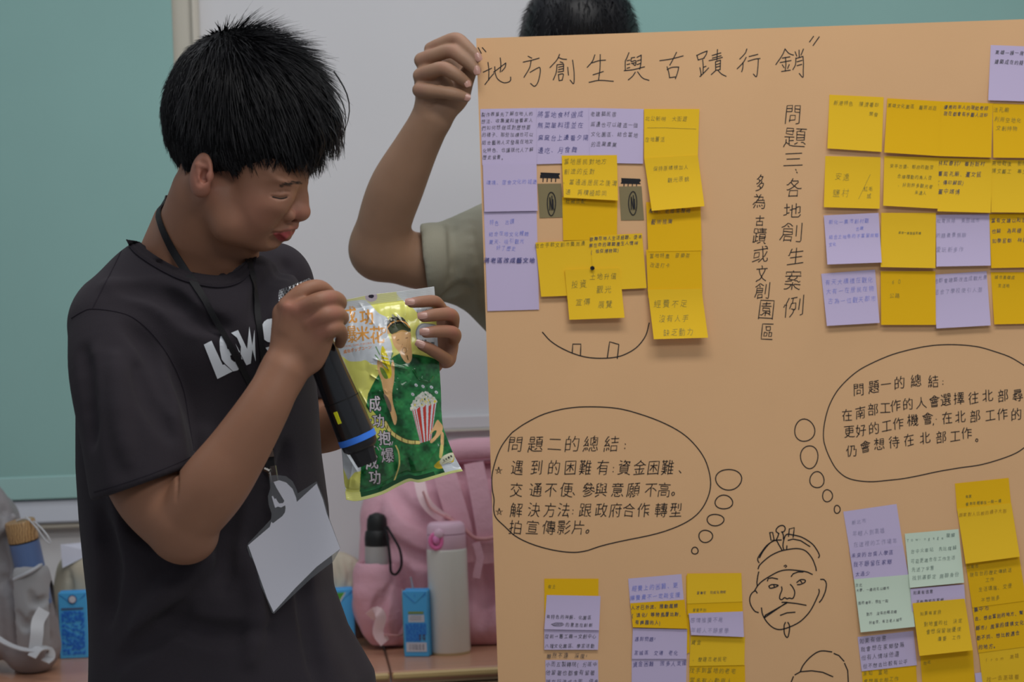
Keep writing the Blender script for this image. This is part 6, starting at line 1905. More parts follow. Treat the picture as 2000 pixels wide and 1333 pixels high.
# hair
f = Field((hx.x - .13, 2.98, hx.z - .06), (hx.x + .13, 3.28, hx.z + .16), .003)
f.ell(hx + Vector((0, .012, .022)), (.108, .094, .112), I3, .01)
f.ell(hx + Vector((0, -.035, .05)), (.07, .078, .07), I3, .02)
f.custom((hx.x - .13, 2.98, hx.z - .06), (hx.x + .13, hx.y - .055, hx.z + .015), lambda X, Y, Z: np.maximum(Z - (hx.z + .015), Y - (hx.y - .055)) + 0 * X, .01, 'cut')
v, q = f.mesh(); v = smooth_mesh(v, q, 2)
hh = mk('hair', v, q, M_hair, helper)
def fl2(p, n, rg):
    p = Vector(p); d = p - (hx + Vector((0, .03, .12))); d.normalize()
    g = d + Vector((0, 0, -.5))
    if rg: g = g + Vector((rg.gauss(0, .35), rg.gauss(0, .35), rg.gauss(0, .3)))
    return g.normalized()
sm = surf_samples(v, q, 4500, lambda c, n: True, 9)
v, q = locks(sm, 12, None, fl2, lambda p, rg: rg.uniform(.012, .024), lambda p, rg: rg.uniform(.0004, .0010), lambda p, rg: rg.uniform(.25, .9))
mk('hair_lock', v, q, M_hair, hh)['kind'] = 'stuff'
# shirt
M_olive = mat('olive_grey_cotton', alb(106, 105, 94, .42), rough=.9, spec=.1, bump=.4, bscale=700, var=.06, vscale=5, stretch=(1, 1, .25))
f = Field((P(800, 500, 2.95).x - .02, 2.78, .80), (hx.x + .36, 3.38, hx.z - .10), .0042)
f.chain([hx + Vector((-.02, .01, -.25)), P(905, 505, 3.0), P(835, 508, 2.955)], [.085, px3(84, 2.98), px3(72, 2.95)], .03)
f.chain([hx + Vector((0, .02, -.26)), hx + Vector((.12, .02, -.27)), hx + Vector((.20, .0, -.42))], [.085, .080, .072], .03)
f.cone(hx + Vector((-.05, .02, -.30)), hx + Vector((-.03, .02, -.62)), .085, .085, .03)
f.ell(hx + Vector((.03, .02, -.45)), (.13, .11, .27), [Vector((1, 0, 0)), Vector((0, 1, 0)), Vector((0, 0, 1))], .03)
f.cone(hx + Vector((.03, .02, -.55)), (hx.x + .03, 3.14, .86), .11, .12, .05)
f.cone(P(925, 555, 3.02), P(990, 620, 3.06), px3(48, 3.0), px3(50, 3.0), .03)
m_ = P(828, 500, 2.955)
f.custom((m_.x - .2, 2.75, m_.z - .12), (m_.x + .10, 3.2, m_.z + .12), lambda X, Y, Z: X - (m_.x + (m_.z - Z) * .10) + .25 * (Y - m_.y) * 0, .003, 'cut')
f.cone(P(770, 508, 2.95), P(815, 508, 2.955), px3(60, 2.95), px3(60, 2.955), .003, 'cut')
f.cone(hx + Vector((0, 0, .0)), hx + Vector((0, .0, -.19)), .06, .064, .006, 'cut')
# folds that run down the sleeve
f.carve([(880, 430), (888, 500), (880, 600)], [.003, .006, .003], .012, 2.7, 3.1)
f.carve([(850, 590), (885, 570), (910, 560), (940, 575)], [.002, .004, .002], .010, 2.7, 3.1)
f.carve([(915, 430), (925, 520), (935, 600)], [.002, .005, .003], .012, 2.7, 3.1, 'add')
v, q = f.mesh(); v = smooth_mesh(v, q, 2)
hs = mk('t_shirt', v, q, M_olive, helper)
# trousers and shoes, hidden behind the poster and table line
f = Field((hx.x - .21, 2.95, .05), (hx.x + .27, 3.34, .95), .008)
f.ell((hx.x + .03, 3.14, .84), (.13, .11, .12), None, .04)
for s in (1, -1): f.chain([(hx.x + .03 + .07 * s, 3.14, .80), (hx.x + .03 + .08 * s, 3.13, .46), (hx.x + .02 + .10 * s, 3.15, .08)], [.078, .066, .054], .02)
v, q = f.mesh(); mk('trousers', smooth_mesh(v, q, 2), q, M_trouser, helper)
for s in (1, -1):
    f = Field((hx.x + .10 * s - .09, 2.90, -.01), (hx.x + .10 * s + .09, 3.26, .15), .006)
    f.cone((hx.x + .10 * s, 3.16, .045), (hx.x + .11 * s, 2.98, .035), .045, .036, .02)
    f.cone((hx.x + .10 * s, 3.15, .05), (hx.x + .10 * s, 3.15, .11), .05, .048, .02)
    f.custom((hx.x - .4, 2.8, -.05), (hx.x + .4, 3.4, .03), lambda X, Y_, Z: Z + 0 * X + 0 * Y_, 0, 'cut')
    v, q = f.mesh(); mk('shoe', v, q, M_shoe, helper)

# ------------------------------------------------------------------ things on the tables
def on_table(px, py):
    """point of the table top seen at the pixel"""
    d = P(px, py, 1.0) - CAMO
    t = (TZ - CAMZ) / d.z
    return CAMO + d * t
# white bottle with pink lid
def thermos():
    b = on_table(881, 1277); Y = b.y + .005; s = FPX / Y
    b = Vector((P(880, 1275, Y).x, Y, TZ + .0005))
    r = 39.5 / s; h = (1278 - 1022) / s
    t = empty('thermos_bottle', b, 'tall white thermos bottle with a pale pink flip lid', 'bottle')
    Mw = mat('cream_enamel', alb(158, 156, 150, .45), rough=.35, spec=.5, coat=.2)
    Mp = mat('pale_pink_plastic', alb(166, 138, 152, .45), rough=.4); Mh = mat('hot_pink_plastic', alb(176, 86, 128, .45), rough=.35)
    mb = MB(); mb.lathe(b, (0, 0, 1), [(.000, r * .93), (.003, r * .97), (.006, r), (h * .78, r), (h * .795, r * .985), (h * .80, r * .95)], 56); mb.build('bottle_body', Mw, t)
    mb = MB(); mb.lathe(b, (0, 0, 1), [(-.0003, r * .96), (.004, r * .985), (.0045, r * .96)], 56); mb.build('base_ring', mat('base_ring', alb(140, 126, 96, .45), rough=.5), t)
    mb = MB(); mb.lathe(b, (0, 0, 1), [(h * .795, r * .95), (h * .80, r * .975), (h * .905, r * .965), (h * .908, r * .93)], 56); mb.build('lid_collar', Mp, t)
    mb = MB(); mb.lathe(b, (0, 0, 1), [(h * .912, r * .93), (h * .915, r * .965), (h * .96, r * .945), (h * .985, r * .88), (h * .998, r * .78), (h, .0)], 56); lid = mb.build('flip_lid', Mp, t)
    # catch: a pink ring with a button in front
    c = P(852, 1058, Y - r * .93)
    f = Field(c - Vector((.03, .02, .03)), c + Vector((.03, .03, .03)), .0012)
    for k in range(14):
        a0 = 2 * math.pi * k / 14; a1 = 2 * math.pi * (k + 1) / 14
        f.cone(c + Vector((.0105 * math.cos(a0), .002, .0125 * math.sin(a0))), c + Vector((.0105 * math.cos(a1), .002, .0125 * math.sin(a1))), .0042, .0042, .001)
    v, q = f.mesh(); mk('catch_ring', smooth_mesh(v, q, 1), q, Mh, t)
    f = Field(c - Vector((.02, .02, .02)), c + Vector((.02, .03, .03)), .0012)
    f.ell(c + Vector((0, -.001, .003)), (.0065, .005, .0085), None, .002)
    v, q = f.mesh(); mk('catch_button', v, q, mat('pink_button', alb(186, 104, 146, .45), rough=.3), t)
    mb = MB(); cc = P(857, 1043, Y - r * .9); mb.lathe(cc, (0, -1, .1), [(0, .0085), (.004, .0085), (.006, .006), (.007, 0)], 24); mb.build('catch_hinge', Mp, t)
thermos()

# drink cartons
M_cb = mat('carton_blue', alb(56, 128, 196, .45), rough=.4, spec=.5); M_cd = mat('carton_print', alb(30, 82, 160, .45), rough=.45)
M_cw = mat('carton_white', alb(150, 152, 160, .45), rough=.5); M_cg = mat('carton_green', alb(52, 108, 60, .45), rough=.45)
M_ck = mat('carton_dark_print', alb(56, 60, 84, .45), rough=.5); M_cy = mat('carton_olive', alb(96, 110, 52, .45), rough=.5)
def carton(b, w, d, h, rz, label, front, group=None):
    t = empty('drink_carton', b, label, 'carton', group)
    R = Matrix.Rotation(rz, 3, 'Z')
    def L(x, y, z): return Vector(b) + R @ Vector((x, y, z))
    mb = MB(); mb.box(L(0, 0, h / 2 + .0005), (w, d, h), R, .0012); mb.build('carton_body', M_cb, t)
    # folded ears: two flaps glued down on the sides and the seam on top
    mb = MB(); mb.box(L(0, 0, h + .0012), (w * .96, .003, .0022), R, .0006); mb.build('top_seam', M_cb, t)
    def tri(name, pts, m, y=-d / 2 - .0004, th=.0005):
        mb = MB(); n = len(pts)
        A = [L(x * w, y - th, z * h) for x, z in pts]; B = [L(x * w, y, z * h) for x, z in pts]
        mb.add(A + B, [tuple(range(n)), tuple(range(2 * n - 1, n - 1, -1))] + [(i, (i + 1) % n, n + (i + 1) % n, n + i) for i in range(n)])
        return mb.build(name, m, t, False)
    tri('folded_flap', [(-.46, .985), (.46, .985), (.05, .83), (-.05, .83)], M_cb)
    for k, (a, c) in enumerate((((-.44, .975), (-.02, .835)), ((.44, .975), (.30, .905)), ((0, .95), (0, .91)))):
        dx, dz = c[0] - a[0], c[1] - a[1]; q = .012
        tri('crease', [(a[0], a[1]), (a[0] + .02, a[1] - q * .2), (c[0] + .02, c[1] + q * .2), (c[0], c[1])], M_cd, -d / 2 - .0009, .0002)
    front(tri, L)
    return t, L
def front_a(tri, L):
    def rect(name, x0, x1, z0, z1, m): tri(name, [(x0, z0), (x1, z0), (x1, z1), (x0, z1)], m, -dA / 2 - .0004, .0003)
    rect('print_panel', -.40, .42, .08, .22, M_cw)
    xk = -.28
    rr = random.Random(4)
    while xk < .30:
        wk = rr.choice((.02, .035, .05)); rect('barcode_bar', xk, xk + wk, .105, .195, M_ck); xk += wk + rr.choice((.025, .04, .06))
    rect('print_panel', -.28, .36, .53, .64, M_cw)
    for z in (.61, .585, .56): rect('print_line', -.15 + rr.uniform(-.1, .05), .26, z, z + .008, M_ck)
    rect('print_line', -.28, .34, .655, .69, M_cy)
    for k in range(11):
        x = -.40; z = .505 - k * .025
        while x < .40:
            wk = rr.uniform(.04, .16)
            if not (k > 6 and x > .12): rect('print_line', x, min(x + wk, .42), z - .015, z, M_cd)
            x += wk + rr.uniform(.015, .05)
    rect('print_line', .16, .20, .26, .34, M_cd)
    for i, ch in enumerate('SG'):
        pass
    st_ = []
    for i, ch in enumerate('SG'):
        for q in glyph(ch, .215 + i * .13, -.30, .16, .10): st_.append(q)
    V, F = ribbons([q * 100 for q in st_], 2.6)
    mk('print_mark', np.array([L(x / 100 * wA, -dA / 2 - .0012, -y / 100 * hA) for x, y in V]), F, M_ck, [o for o in bpy.data.objects if o.name.startswith('drink_carton')][-1], False)
b = on_table(818, 1284); Y = b.y + .02; s = FPX / Y
wA, dA, hA = 50 / s, .040, 128 / s
b = Vector((P(820, 1284, Y).x, Y, TZ))
ct, L = carton(b, wA, dA, hA, math.radians(-13), 'small blue drink carton with a barcode, standing left of the white thermos bottle', front_a)
mb = MB(); mb.box(L(-wA / 2 - .0006, 0, hA / 2), (.0008, dA * .9, hA * .9), Matrix.Rotation(math.radians(-13), 3, 'Z')); mb.build('green_side', M_cg, ct, False)
M_straw = mat('clear_straw', (.6, .58, .62), rough=.25, spec=.5, alpha=.65)
mb = MB(); mb.tube([L(-.008, .004, hA - .004), P(802, 1128, Y)], .0019, 10); mb.build('straw', M_straw, ct)
mb = MB(); mb.band([L(-wA / 2 - .003, -.008, hA * 1.02), L(-wA / 2 - .003, -.006, hA * .25)], .006, .0012, Vector((-1, -.3, 0))); mb.build('straw_wrapper', M_straw, ct)
# left carton
b = on_table(148, 1287); Y = b.y + .02; s = FPX / Y
w2, h2 = 56 / s, 128 / s
def front_b(tri, L):
    rr = random.Random(8)
    def rect(name, x0, x1, z0, z1, m): tri(name, [(x0, z0), (x1, z0), (x1, z1), (x0, z1)], m, -.021, .0003)
    rect('print_line', -.40, .36, .745, .77, M_ck)
    for k in range(30):
        z = .72 - k * .022; x = -.40
        while x < .36:
            wk = rr.uniform(.03, .16)
            if rr.random() < .72: rect('print_line', x, min(x + wk, .38), z - .017, z, M_cd)
            x += wk + rr.uniform(.01, .05)
b2 = Vector((P(150, 1287, Y).x, Y, TZ))
ct2, L2 = carton(b2, w2, .040, h2, math.radians(2), 'small blue drink carton with a round white mark, at the left beside the boy', front_b)
mb = MB(); c = L2(0, -.0215, h2 * .90)
mb.lathe(c, (0, -1, 0), [(0, .0082), (.0008, .0082), (.0009, 0)], 26); mb.build('round_mark', mat('mark_ring', alb(40, 50, 92, .45), rough=.5), ct2)
mb = MB(); mb.lathe(c + Vector((0, -.0009, 0)), (0, -1, 0), [(0, .0065), (.0004, .0065), (.0005, 0)], 26); mb.build('round_mark_centre', M_cw, ct2)
# carton behind the boy, blue and green
b = on_table(672, 1262); Y = b.y; s = FPX / Y
b3 = Vector((P(668, 1262, Y).x, Y, TZ))
w3, h3 = 50 / s, 112 / s
def front_c(tri, L):
    tri('green_panel', [(-.45, .95), (.14, .95), (-.2, .72), (-.45, .60)], mat('leaf_green', alb(60, 120, 40, .45), rough=.5), -.021, .0003)
    tri('white_edge', [(.14, .95), (.19, .95), (-.16, .70), (-.45, .56), (-.45, .60), (-.2, .72)], M_cw, -.021, .0003)
carton(b3, w3, .040, h3, math.radians(10), 'blue carton with a green corner, half hidden behind the shirt of the boy', front_c)

# ---------------- pink backpack
pk = alb(160, 122, 133, .45)
M_pink = mat('pink_nylon', pk, rough=.6, spec=.3, bump=.5, bscale=60, bdist=.004, var=.05, vscale=8, sheen=.1)
M_pinkd = mat('dusty_pink_piping', alb(150, 108, 110, .45), rough=.6); M_pinks = mat('satin_pink_strap', alb(186, 148, 152, .45), rough=.32, spec=.5)
YB = 3.78
bp_ = empty('backpack', (P(850, 1250, YB).x, YB, TZ), 'large dusty pink backpack behind the white thermos bottle', 'backpack')
def bx_(px, py, Y=YB): return P(px, py, Y)
f = Field((bx_(670, 1000).x, 3.52, TZ - .005), (bx_(1130, 1000).x, 3.985, bx_(900, 850).z + .02), .004)
f.box(bx_(905, 1095), (.185, .095, .150), None, .07, .02)
f.ell(bx_(880, 1000), (.155, .085, .11), None, .05)
f.ell(bx_(935, 940), (.12, .075, .07), None, .05)
f.cone(bx_(745, 1180, 3.72), bx_(760, 1080, 3.74), .055, .05, .03)
f.cone(bx_(760, 1215, 3.70), bx_(980, 1215, 3.70), .045, .05, .03)
f.ell(bx_(820, 1070, 3.70), (.07, .05, .10), None, .03)
f.custom((-2, 3, TZ - .1), (2, 4.2, TZ + .0015), lambda X, Y, Z: Z - TZ - .0005 + 0 * X + 0 * Y, 0, 'cut')
f.custom((-2, 3.9, TZ - .1), (2, 4.2, 2), lambda X, Y, Z: 3.978 - Y + 0 * X + 0 * Z, 0, 'cut')
for pts, r, k in (([(770, 960), (800, 1000), (860, 1030)], [.002, .006, .003], .02), ([(760, 1060), (810, 1090), (860, 1100)], [.003, .006, .002], .02), ([(740, 990), (735, 1050), (728, 1090)], [.002, .004, .002], .012),
                  ([(940, 1090), (950, 1160), (940, 1220)], [.002, .006, .002], .02), ([(790, 1110), (800, 1170), (790, 1230)], [.002, .005, .002], .02)):
    f.carve(pts, r, k, 3.4, 3.98)
v, q = f.mesh(); v = smooth_mesh(v, q, 3); pb_b = bvh_of(v, q)
bodyp = mk('pack_body', v, q, M_pink, bp_)
def sh(px, py, off=.002, d=3.7):
    h_, n_ = hit(pb_b, px, py, off, d); return h_
# top flap
f = Field(bx_(815, 915, 3.62) - Vector((0, .08, .02)), bx_(1060, 850, 3.9) + Vector((0, .05, .03)), .003)
f.chain([bx_(840, 897, 3.72), bx_(880, 884, 3.70), bx_(950, 880, 3.70), bx_(1030, 884, 3.72)], [.012, .022, .024, .022], .02)
f.cone(bx_(905, 872, 3.72), bx_(1010, 868, 3.72), .014, .014, .012)
v, q = f.mesh(); mk('top_flap', smooth_mesh(v, q, 2), q, M_pink, bp_)
seam_pts = [bx_(822, 905, 3.66), bx_(880, 903, 3.655), bx_(940, 900, 3.655), bx_(1000, 896, 3.66)]
mb = MB(); mb.tube(seam_pts, .0022, 6); mb.build('flap_seam', mat('dark_pink_seam', alb(112, 72, 84, .45), rough=.7), bp_)
# shoulder straps hanging on the front
def strap(pts, w, m, Ys, name='shoulder_strap', th=.006):
    pp = [P(x, y, Y_) for (x, y), Y_ in zip(pts, Ys)]
    pp = [Vector(p) for p in spline([tuple(p) for p in pp], 5)]
    mb = MB(); mb.band(pp, w, th, Vector((.1, -1, 0))); return mb.build(name, m, bp_)
strap([(862, 905), (878, 960), (898, 1030), (910, 1100)], .042, M_pink, [3.66, 3.64, 3.635, 3.64])
strap([(925, 905), (938, 970), (950, 1040), (957, 1100)], .036, M_pink, [3.655, 3.64, 3.635, 3.64])
strap([(985, 900), (995, 970), (1005, 1060)], .040, M_pink, [3.655, 3.64, 3.635])
strap([(818, 935), (828, 975), (848, 1000), (876, 1018)], .020, M_pinks, [3.64, 3.62, 3.62, 3.63], 'satin_loop', .002)
mb = MB(); mb.tube([Vector(p) for p in spline([tuple(P(x, y, 3.625)) for x, y in ((868, 1008), (900, 1028), (925, 1050), (950, 1053), (985, 1045))], 5)], .0035, 8); mb.build('pocket_piping', M_pinkd, bp_)
mb = MB(); mb.tube([Vector(p) for p in spline([tuple(P(x, y, 3.615)) for x, y in ((826, 960), (840, 992), (868, 1010))], 5)], .002, 6); mb.build('strap_edge', M_pinkd, bp_)
mb = MB(); mb.band([P(930, 1060, 3.60), P(938, 1090, 3.60), P(930, 1130, 3.60)], .014, .002, Vector((0, -1, 0))); mb.build('webbing_tail', M_pink, bp_)
# side pocket holding a bottle, and the compression strap
f = Field(bx_(672, 1262, 3.62) - Vector((0, .08, .01)), bx_(800, 1080, 3.8) + Vector((.03, .06, .02)), .0028)
f.chain([P(735, 1125, 3.68), P(745, 1190, 3.68), P(755, 1232, 3.69)], [.044, .046, .038], .02)
f.cone(P(715, 1160, 3.66), P(730, 1225, 3.68), .020, .018, .02)
f.cone(P(733, 1080, 3.68), P(740, 1128, 3.68), .033, .033, .004, 'cut')
f.custom((-2, 3, TZ - .1), (2, 4.2, TZ + .0015), lambda X, Y, Z: Z - TZ - .0005 + 0 * X + 0 * Y, 0, 'cut')
f.carve([(745, 1160), (735, 1200), (752, 1240)], [.002, .005, .002], .012, 3.4, 3.9)
f.carve([(765, 1140), (750, 1180), (748, 1215)], [.002, .004, .002], .010, 3.4, 3.9)
v, q = f.mesh(); mk('side_pocket', smooth_mesh(v, q, 2), q, M_pink, bp_)
mb = MB(); mb.band([Vector(p) for p in spline([tuple(P(*a)) for a in ((722, 1206, 3.61), (736, 1196, 3.60), (744, 1208, 3.60), (738, 1236, 3.60), (752, 1256, 3.60))], 4)], .020, .002, Vector((.4, -1, .2))); mb.build('compression_strap', M_pinks, bp_)
mb = MB(); mb.tube([Vector(p) for p in spline([tuple(P(*a)) for a in ((750, 1240, 3.60), (775, 1242, 3.60), (790, 1238, 3.62))], 4)], .0018, 6); mb.build('base_piping', M_pinkd, bp_)
# bottle in the side pocket
b1 = P(737, 1172, 3.675); tp = P(736, 1002, 3.675); ax_ = (tp - b1).normalized(); Lb = (tp - b1).length; sB = FPX / 3.675
bt = empty('water_bottle', b1, 'grey bottle with a black cap in the side pocket of the pink backpack', 'bottle')
mb = MB(); mb.lathe(b1, ax_, [(0, .020), (.003, .023), (Lb * .62, 23.5 / sB), (Lb * .64, 23.5 / sB)], 40); mb.build('bottle_body', mat('grey_enamel', alb(128, 127, 126, .45), rough=.4, metal=.1), bt)
mb = MB(); mb.lathe(b1, ax_, [(Lb * .62, 23.8 / sB), (Lb * .70, 24.5 / sB), (Lb * .78, 23 / sB), (Lb * .80, 20 / sB), (Lb * .86, 20 / sB), (Lb * .93, 19 / sB), (Lb * .975, 15 / sB), (Lb, .004)], 40); mb.build('bottle_cap', mat('matt_black_cap', (.012, .013, .014), rough=.5), bt)
mb = MB()
lp = [Vector(p) for p in spline([tuple(P(*a)) for a in ((752, 1032, 3.655), (758, 1060, 3.64), (762, 1095, 3.63), (764, 1118, 3.63), (774, 1122, 3.63), (784, 1104, 3.63), (781, 1075, 3.63), (768, 1050, 3.64), (756, 1030, 3.655))], 5)]
mb.tube(lp, .0024, 8); mb.build('strap_loop', M_strap, bt)

# cream cloth pouch behind the carton
f = Field(P(628, 1270, 3.66) - Vector((0, .1, 0)), P(735, 1070, 3.9) + Vector((.02, .05, .02)), .003)
f.ell(P(664, 1135, 3.78), (.042, .038, .055), None, .02)
f.cone(P(690, 1110, 3.77), P(700, 1160, 3.77), .014, .010, .02)
f.cone(P(668, 1180, 3.80), P(672, 1240, 3.80), .042, .05, .03)
f.custom((-2, 3, TZ - .1), (2, 4.2, TZ + .0015), lambda X, Y, Z: Z - TZ - .0005 + 0 * X + 0 * Y, 0, 'cut')
for pts in ([(655, 1095), (660, 1130), (650, 1160)], [(675, 1090), (682, 1125), (676, 1160)], [(692, 1098), (690, 1130), (698, 1160)]): f.carve(pts, [.001, .003, .001], .006, 3.5, 3.95)
v, q = f.mesh(); o = mk('cloth_pouch', smooth_mesh(v, q, 2), q, mat('cream_cotton', alb(142, 136, 122, .45), rough=.9, bump=.4, bscale=300))
tag(o, 'crumpled cream cloth pouch between the boy and the pink backpack', 'pouch')
f = Field(P(680, 1275, 3.72) - Vector((.03, .08, .0)), P(735, 1150, 3.9) + Vector((.02, .05, .02)), .003)
f.box(P(712, 1212, 3.90), (.026, .04, .055), None, .015, .01)
f.custom((-2, 3, TZ - .1), (2, 4.2, TZ + .0015), lambda X, Y, Z: Z - TZ - .0005 + 0 * X + 0 * Y, 0, 'cut')
v, q = f.mesh(); o = mk('fabric_pouch', smooth_mesh(v, q, 2), q, mat('dark_red_cloth', alb(84, 36, 50, .45), rough=.9))
tag(o, 'dark red fabric pouch in the shadow beside the blue and green carton', 'pouch')

# ---------------- grey backpack at the left edge
M_grey = mat('grey_nylon', alb(104, 102, 104, .45), rough=.6, spec=.3, bump=.5, bscale=50, bdist=.004, var=.06, vscale=7)
M_mesh = mat('grey_pocket_mesh', alb(112, 112, 114, .45), rough=.7, bump=.5, bscale=900)
M_gweb = mat('light_grey_webbing', alb(136, 137, 140, .45), rough=.4, spec=.5)
YG = 3.52
gb = empty('backpack', (P(-60, 1290, YG).x, YG, TZ), 'grey backpack with a mesh side pocket at the left edge', 'backpack')
f = Field((P(-330, 1000, YG).x, 3.40, TZ - .005), (P(130, 1200, YG).x, 3.78, P(0, 900, YG).z + .03), .004)
f.box(P(-110, 1130, 3.60), (.135, .085, .155), None, .06, .02)
f.ell(P(-45, 1010, 3.56), (.055, .06, .075), None, .03)
f.chain([P(30, 1075, 3.545), P(52, 1180, 3.55), P(62, 1262, 3.56)], [.030, .048, .052], .02)
f.cone(P(-20, 1040, 3.52), P(22, 1012, 3.53), .022, .010, .012)
f.custom((-2, 3, TZ - .1), (2, 4.2, TZ + .0015), lambda X, Y, Z: Z - TZ - .0005 + 0 * X + 0 * Y, 0, 'cut')
for pts, r in (([(0, 1060), (8, 1110), (4, 1150)], [.002, .006, .002]), ([(12, 1130), (32, 1200), (38, 1260)], [.002, .004, .003]), ([(-10, 960), (10, 1000), (6, 1030)], [.001, .004, .001]), ([(40, 1200), (52, 1225), (66, 1200)], [.001, .005, .001]), ([(50, 1240), (75, 1235), (95, 1250)], [.001, .005, .001])):
    f.carve(pts, r, .012, 3.3, 3.75)
v, q = f.mesh(); v = smooth_mesh(v, q, 2); gb_b = bvh_of(v, q)
mk('pack_body', v, q, M_grey, gb)
# mesh pocket: open cup around the flask
f = Field(P(18, 1280, 3.44) - Vector((0, .04, 0)), P(112, 1080, 3.62) + Vector((.01, .04, 0)), .0026)
f.chain([P(54, 1130, 3.515), P(66, 1200, 3.52), P(74, 1262, 3.525)], [.040, .043, .042], .01)
f.chain([P(48, 1080, 3.52), P(54, 1130, 3.52), P(60, 1150, 3.52)], [.034, .034, .030], .003, op='cut')
f.custom((-2, 3, TZ - .1), (2, 4.2, TZ + .0015), lambda X, Y, Z: Z - TZ - .0005 + 0 * X + 0 * Y, 0, 'cut')
for pts in ([(36, 1200), (52, 1226), (70, 1196)], [(60, 1160), (70, 1180), (90, 1170)]): f.carve(pts, [.0005, .002, .0005], .012, 3.3, 3.75)
v, q = f.mesh(); mk('mesh_pocket', smooth_mesh(v, q, 2), q, M_mesh, gb)
mb = MB(); mb.tube([Vector(p) for p in spline([tuple(P(*a)) for a in ((27, 1133, 3.48), (50, 1122, 3.472), (68, 1112, 3.478), (80, 1104, 3.50))], 5)], .0035, 8); mb.build('pocket_binding', mat('pocket_binding', alb(128, 130, 134, .45), rough=.6), gb)
# webbing, cord loop, buckle
mb = MB(); mb.band([Vector(p) for p in spline([tuple(P(*a)) for a in ((86, 1192, 3.475), (74, 1215, 3.46), (72, 1240, 3.45), (68, 1272, 3.445))], 4)], .022, .002, Vector((.3, -1, .1))); mb.build('webbing_strap', M_gweb, gb)
mb = MB(); mb.band([Vector(p) for p in spline([tuple(P(*a)) for a in ((-20, 1236, 3.45), (10, 1256, 3.44), (40, 1268, 3.44), (70, 1272, 3.44))], 4)], .012, .002, Vector((0, -.3, 1))); mb.build('webbing_strap', M_gweb, gb)
mb = MB(); mb.band([Vector(p) for p in spline([tuple(P(*a)) for a in ((62, 1284, 3.43), (75, 1268, 3.44), (93, 1268, 3.46), (98, 1284, 3.46), (88, 1294, 3.45))], 4)], .018, .002, Vector((.1, -.5, 1))); mb.build('webbing_loop', M_gweb, gb)
M_bk = mat('black_buckle', (.010, .010, .011), rough=.35)
bz_ = TZ + .009
bk = on_table(56, 1304); pb0 = bk + Vector((-.014, 0, 0)); pb1 = bk + Vector((.014, -.004, 0))
f = Field(bk - Vector((.04, .03, .005)), bk + Vector((.04, .03, .03)), .0016)
f.box((pb0.x, pb0.y, bz_), (.010, .012, .0075), None, .005, .003); f.box((pb1.x, pb1.y, bz_), (.010, .013, .0085), None, .005, .003)
f.box(((pb0.x + pb1.x) / 2, pb0.y, bz_), (.012, .007, .005), None, .003, .003)
v, q = f.mesh(); mk('buckle', v, q, M_bk, gb)
mb = MB(); mb.tube([Vector(p) for p in spline([tuple(P(*a)) for a in ((32, 1018, 3.50), (52, 1014, 3.49), (70, 1030, 3.48), (88, 1055, 3.48), (99, 1062, 3.48), (92, 1046, 3.48), (72, 1024, 3.49), (50, 1010, 3.5))], 5)], .0016, 6); mb.build('zip_cord', M_gweb, gb)
# flask with a wooden lid
b1 = P(68, 1150, 3.515); tp = P(38, 1018, 3.50); ax_ = (tp - b1).normalized(); Lb = (tp - b1).length; sB = FPX / 3.51
fl = empty('flask', b1, 'blue flask with a striped wooden lid, in the mesh pocket of the grey backpack', 'bottle')
mb = MB(); mb.lathe(b1, ax_, [(-.03, .024), (0, 29 / sB), (Lb * .70, 29 / sB), (Lb * .705, 28 / sB)], 44); mb.build('flask_body', mat('slate_blue_enamel', alb(64, 82, 116, .45), rough=.35, coat=.2), fl)
Mwd = mat('striped_wood', alb(142, 104, 62, .45), rough=.5, coat=.2)
nt = Mwd.node_tree
wv = nt.nodes.new('ShaderNodeTexWave'); wv.inputs['Scale'].default_value = 70; wv.inputs['Distortion'].default_value = 6; wv.inputs['Detail'].default_value = 2; wv.inputs['Detail Scale'].default_value = 1.2
tc = nt.nodes.new('ShaderNodeTexCoord'); nt.links.new(tc.outputs['Object'], wv.inputs['Vector'])
rp_ = nt.nodes.new('ShaderNodeValToRGB'); rp_.color_ramp.elements[0].color = (*alb(96, 72, 46, .45), 1); rp_.color_ramp.elements[1].color = (*alb(134, 106, 70, .45), 1)
nt.links.new(wv.outputs['Fac'], rp_.inputs[0]); nt.links.new(rp_.outputs[0], nt.nodes['Principled BSDF'].inputs['Base Color'])
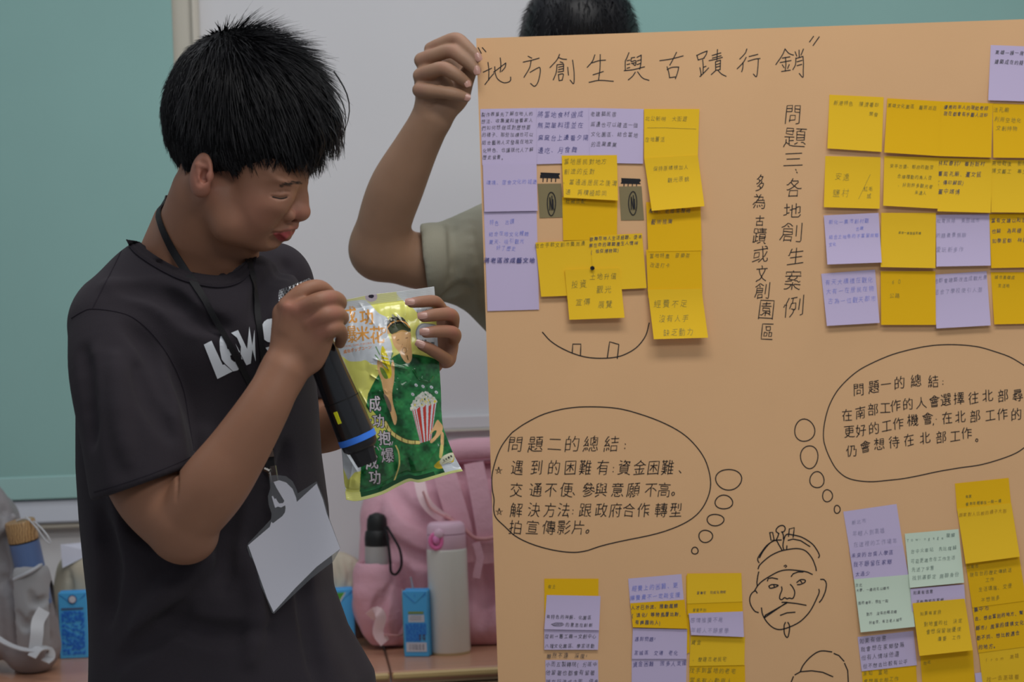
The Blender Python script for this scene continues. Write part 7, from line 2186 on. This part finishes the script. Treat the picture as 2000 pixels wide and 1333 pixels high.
mb = MB(); mb.lathe(b1, ax_, [(Lb * .71, 27 / sB), (Lb * .715, 29.5 / sB), (Lb * .98, 29.5 / sB), (Lb, 28 / sB), (Lb * 1.0, 0)], 44); mb.build('wooden_lid', Mwd, fl)
mb = MB(); mb.lathe(b1, ax_, [(Lb * .695, 29.3 / sB), (Lb * .715, 29.3 / sB)], 44); mb.build('seal_ring', M_bk, fl)
# cream tote bag and folded paper behind the left carton
f = Field(P(96, 1275, 3.72) - Vector((.03, .06, 0)), P(230, 1080, 3.9) + Vector((.02, .05, .02)), .0035)
f.chain([P(165, 1125, 3.80), P(160, 1180, 3.80), P(170, 1235, 3.80)], [.054, .056, .048], .02)
f.custom((-2, 3, TZ - .1), (2, 4.2, TZ + .0015), lambda X, Y, Z: Z - TZ - .0005 + 0 * X + 0 * Y, 0, 'cut')
f.carve([(135, 1115), (138, 1150), (134, 1190)], [.001, .004, .001], .008, 3.4, 3.9)
v, q = f.mesh(); o = mk('tote_bag', smooth_mesh(v, q, 2), q, mat('cream_canvas', alb(132, 126, 112, .45), rough=.9, bump=.4, bscale=400))
tag(o, 'cream canvas tote bag behind the left drink carton', 'bag')
f = Field(P(96, 1290, 3.78) - Vector((.05, .05, 0)), P(160, 1120, 3.95) + Vector((.0, .02, .02)), .004)
f.box(P(92, 1215, 3.86), (.03, .05, .060), None, .015, .01)
f.custom((-2, 3, TZ - .1), (2, 4.2, TZ + .0015), lambda X, Y, Z: Z - TZ - .0005 + 0 * X + 0 * Y, 0, 'cut')
v, q = f.mesh(); o = mk('camera_pouch', smooth_mesh(v, q, 2), q, mat('black_nylon', (.012, .012, .014), rough=.8))
tag(o, 'black pouch behind the grey backpack', 'pouch')
mb = MB()
A = [P(118, 1064, 3.74), P(182, 1058, 3.78), P(182, 1080, 3.77), P(122, 1110, 3.74)]
mb.add(A + [p + Vector((0, .0008, 0)) for p in A], [(3, 2, 1, 0), (4, 5, 6, 7), (0, 1, 5, 4), (1, 2, 6, 5), (2, 3, 7, 6), (3, 0, 4, 7)])
o = mb.build('folded_paper', mat('white_paper', alb(150, 154, 166, .45), rough=.7), None, False); tag(o, 'folded white paper sticking out of the cream tote bag', 'paper')
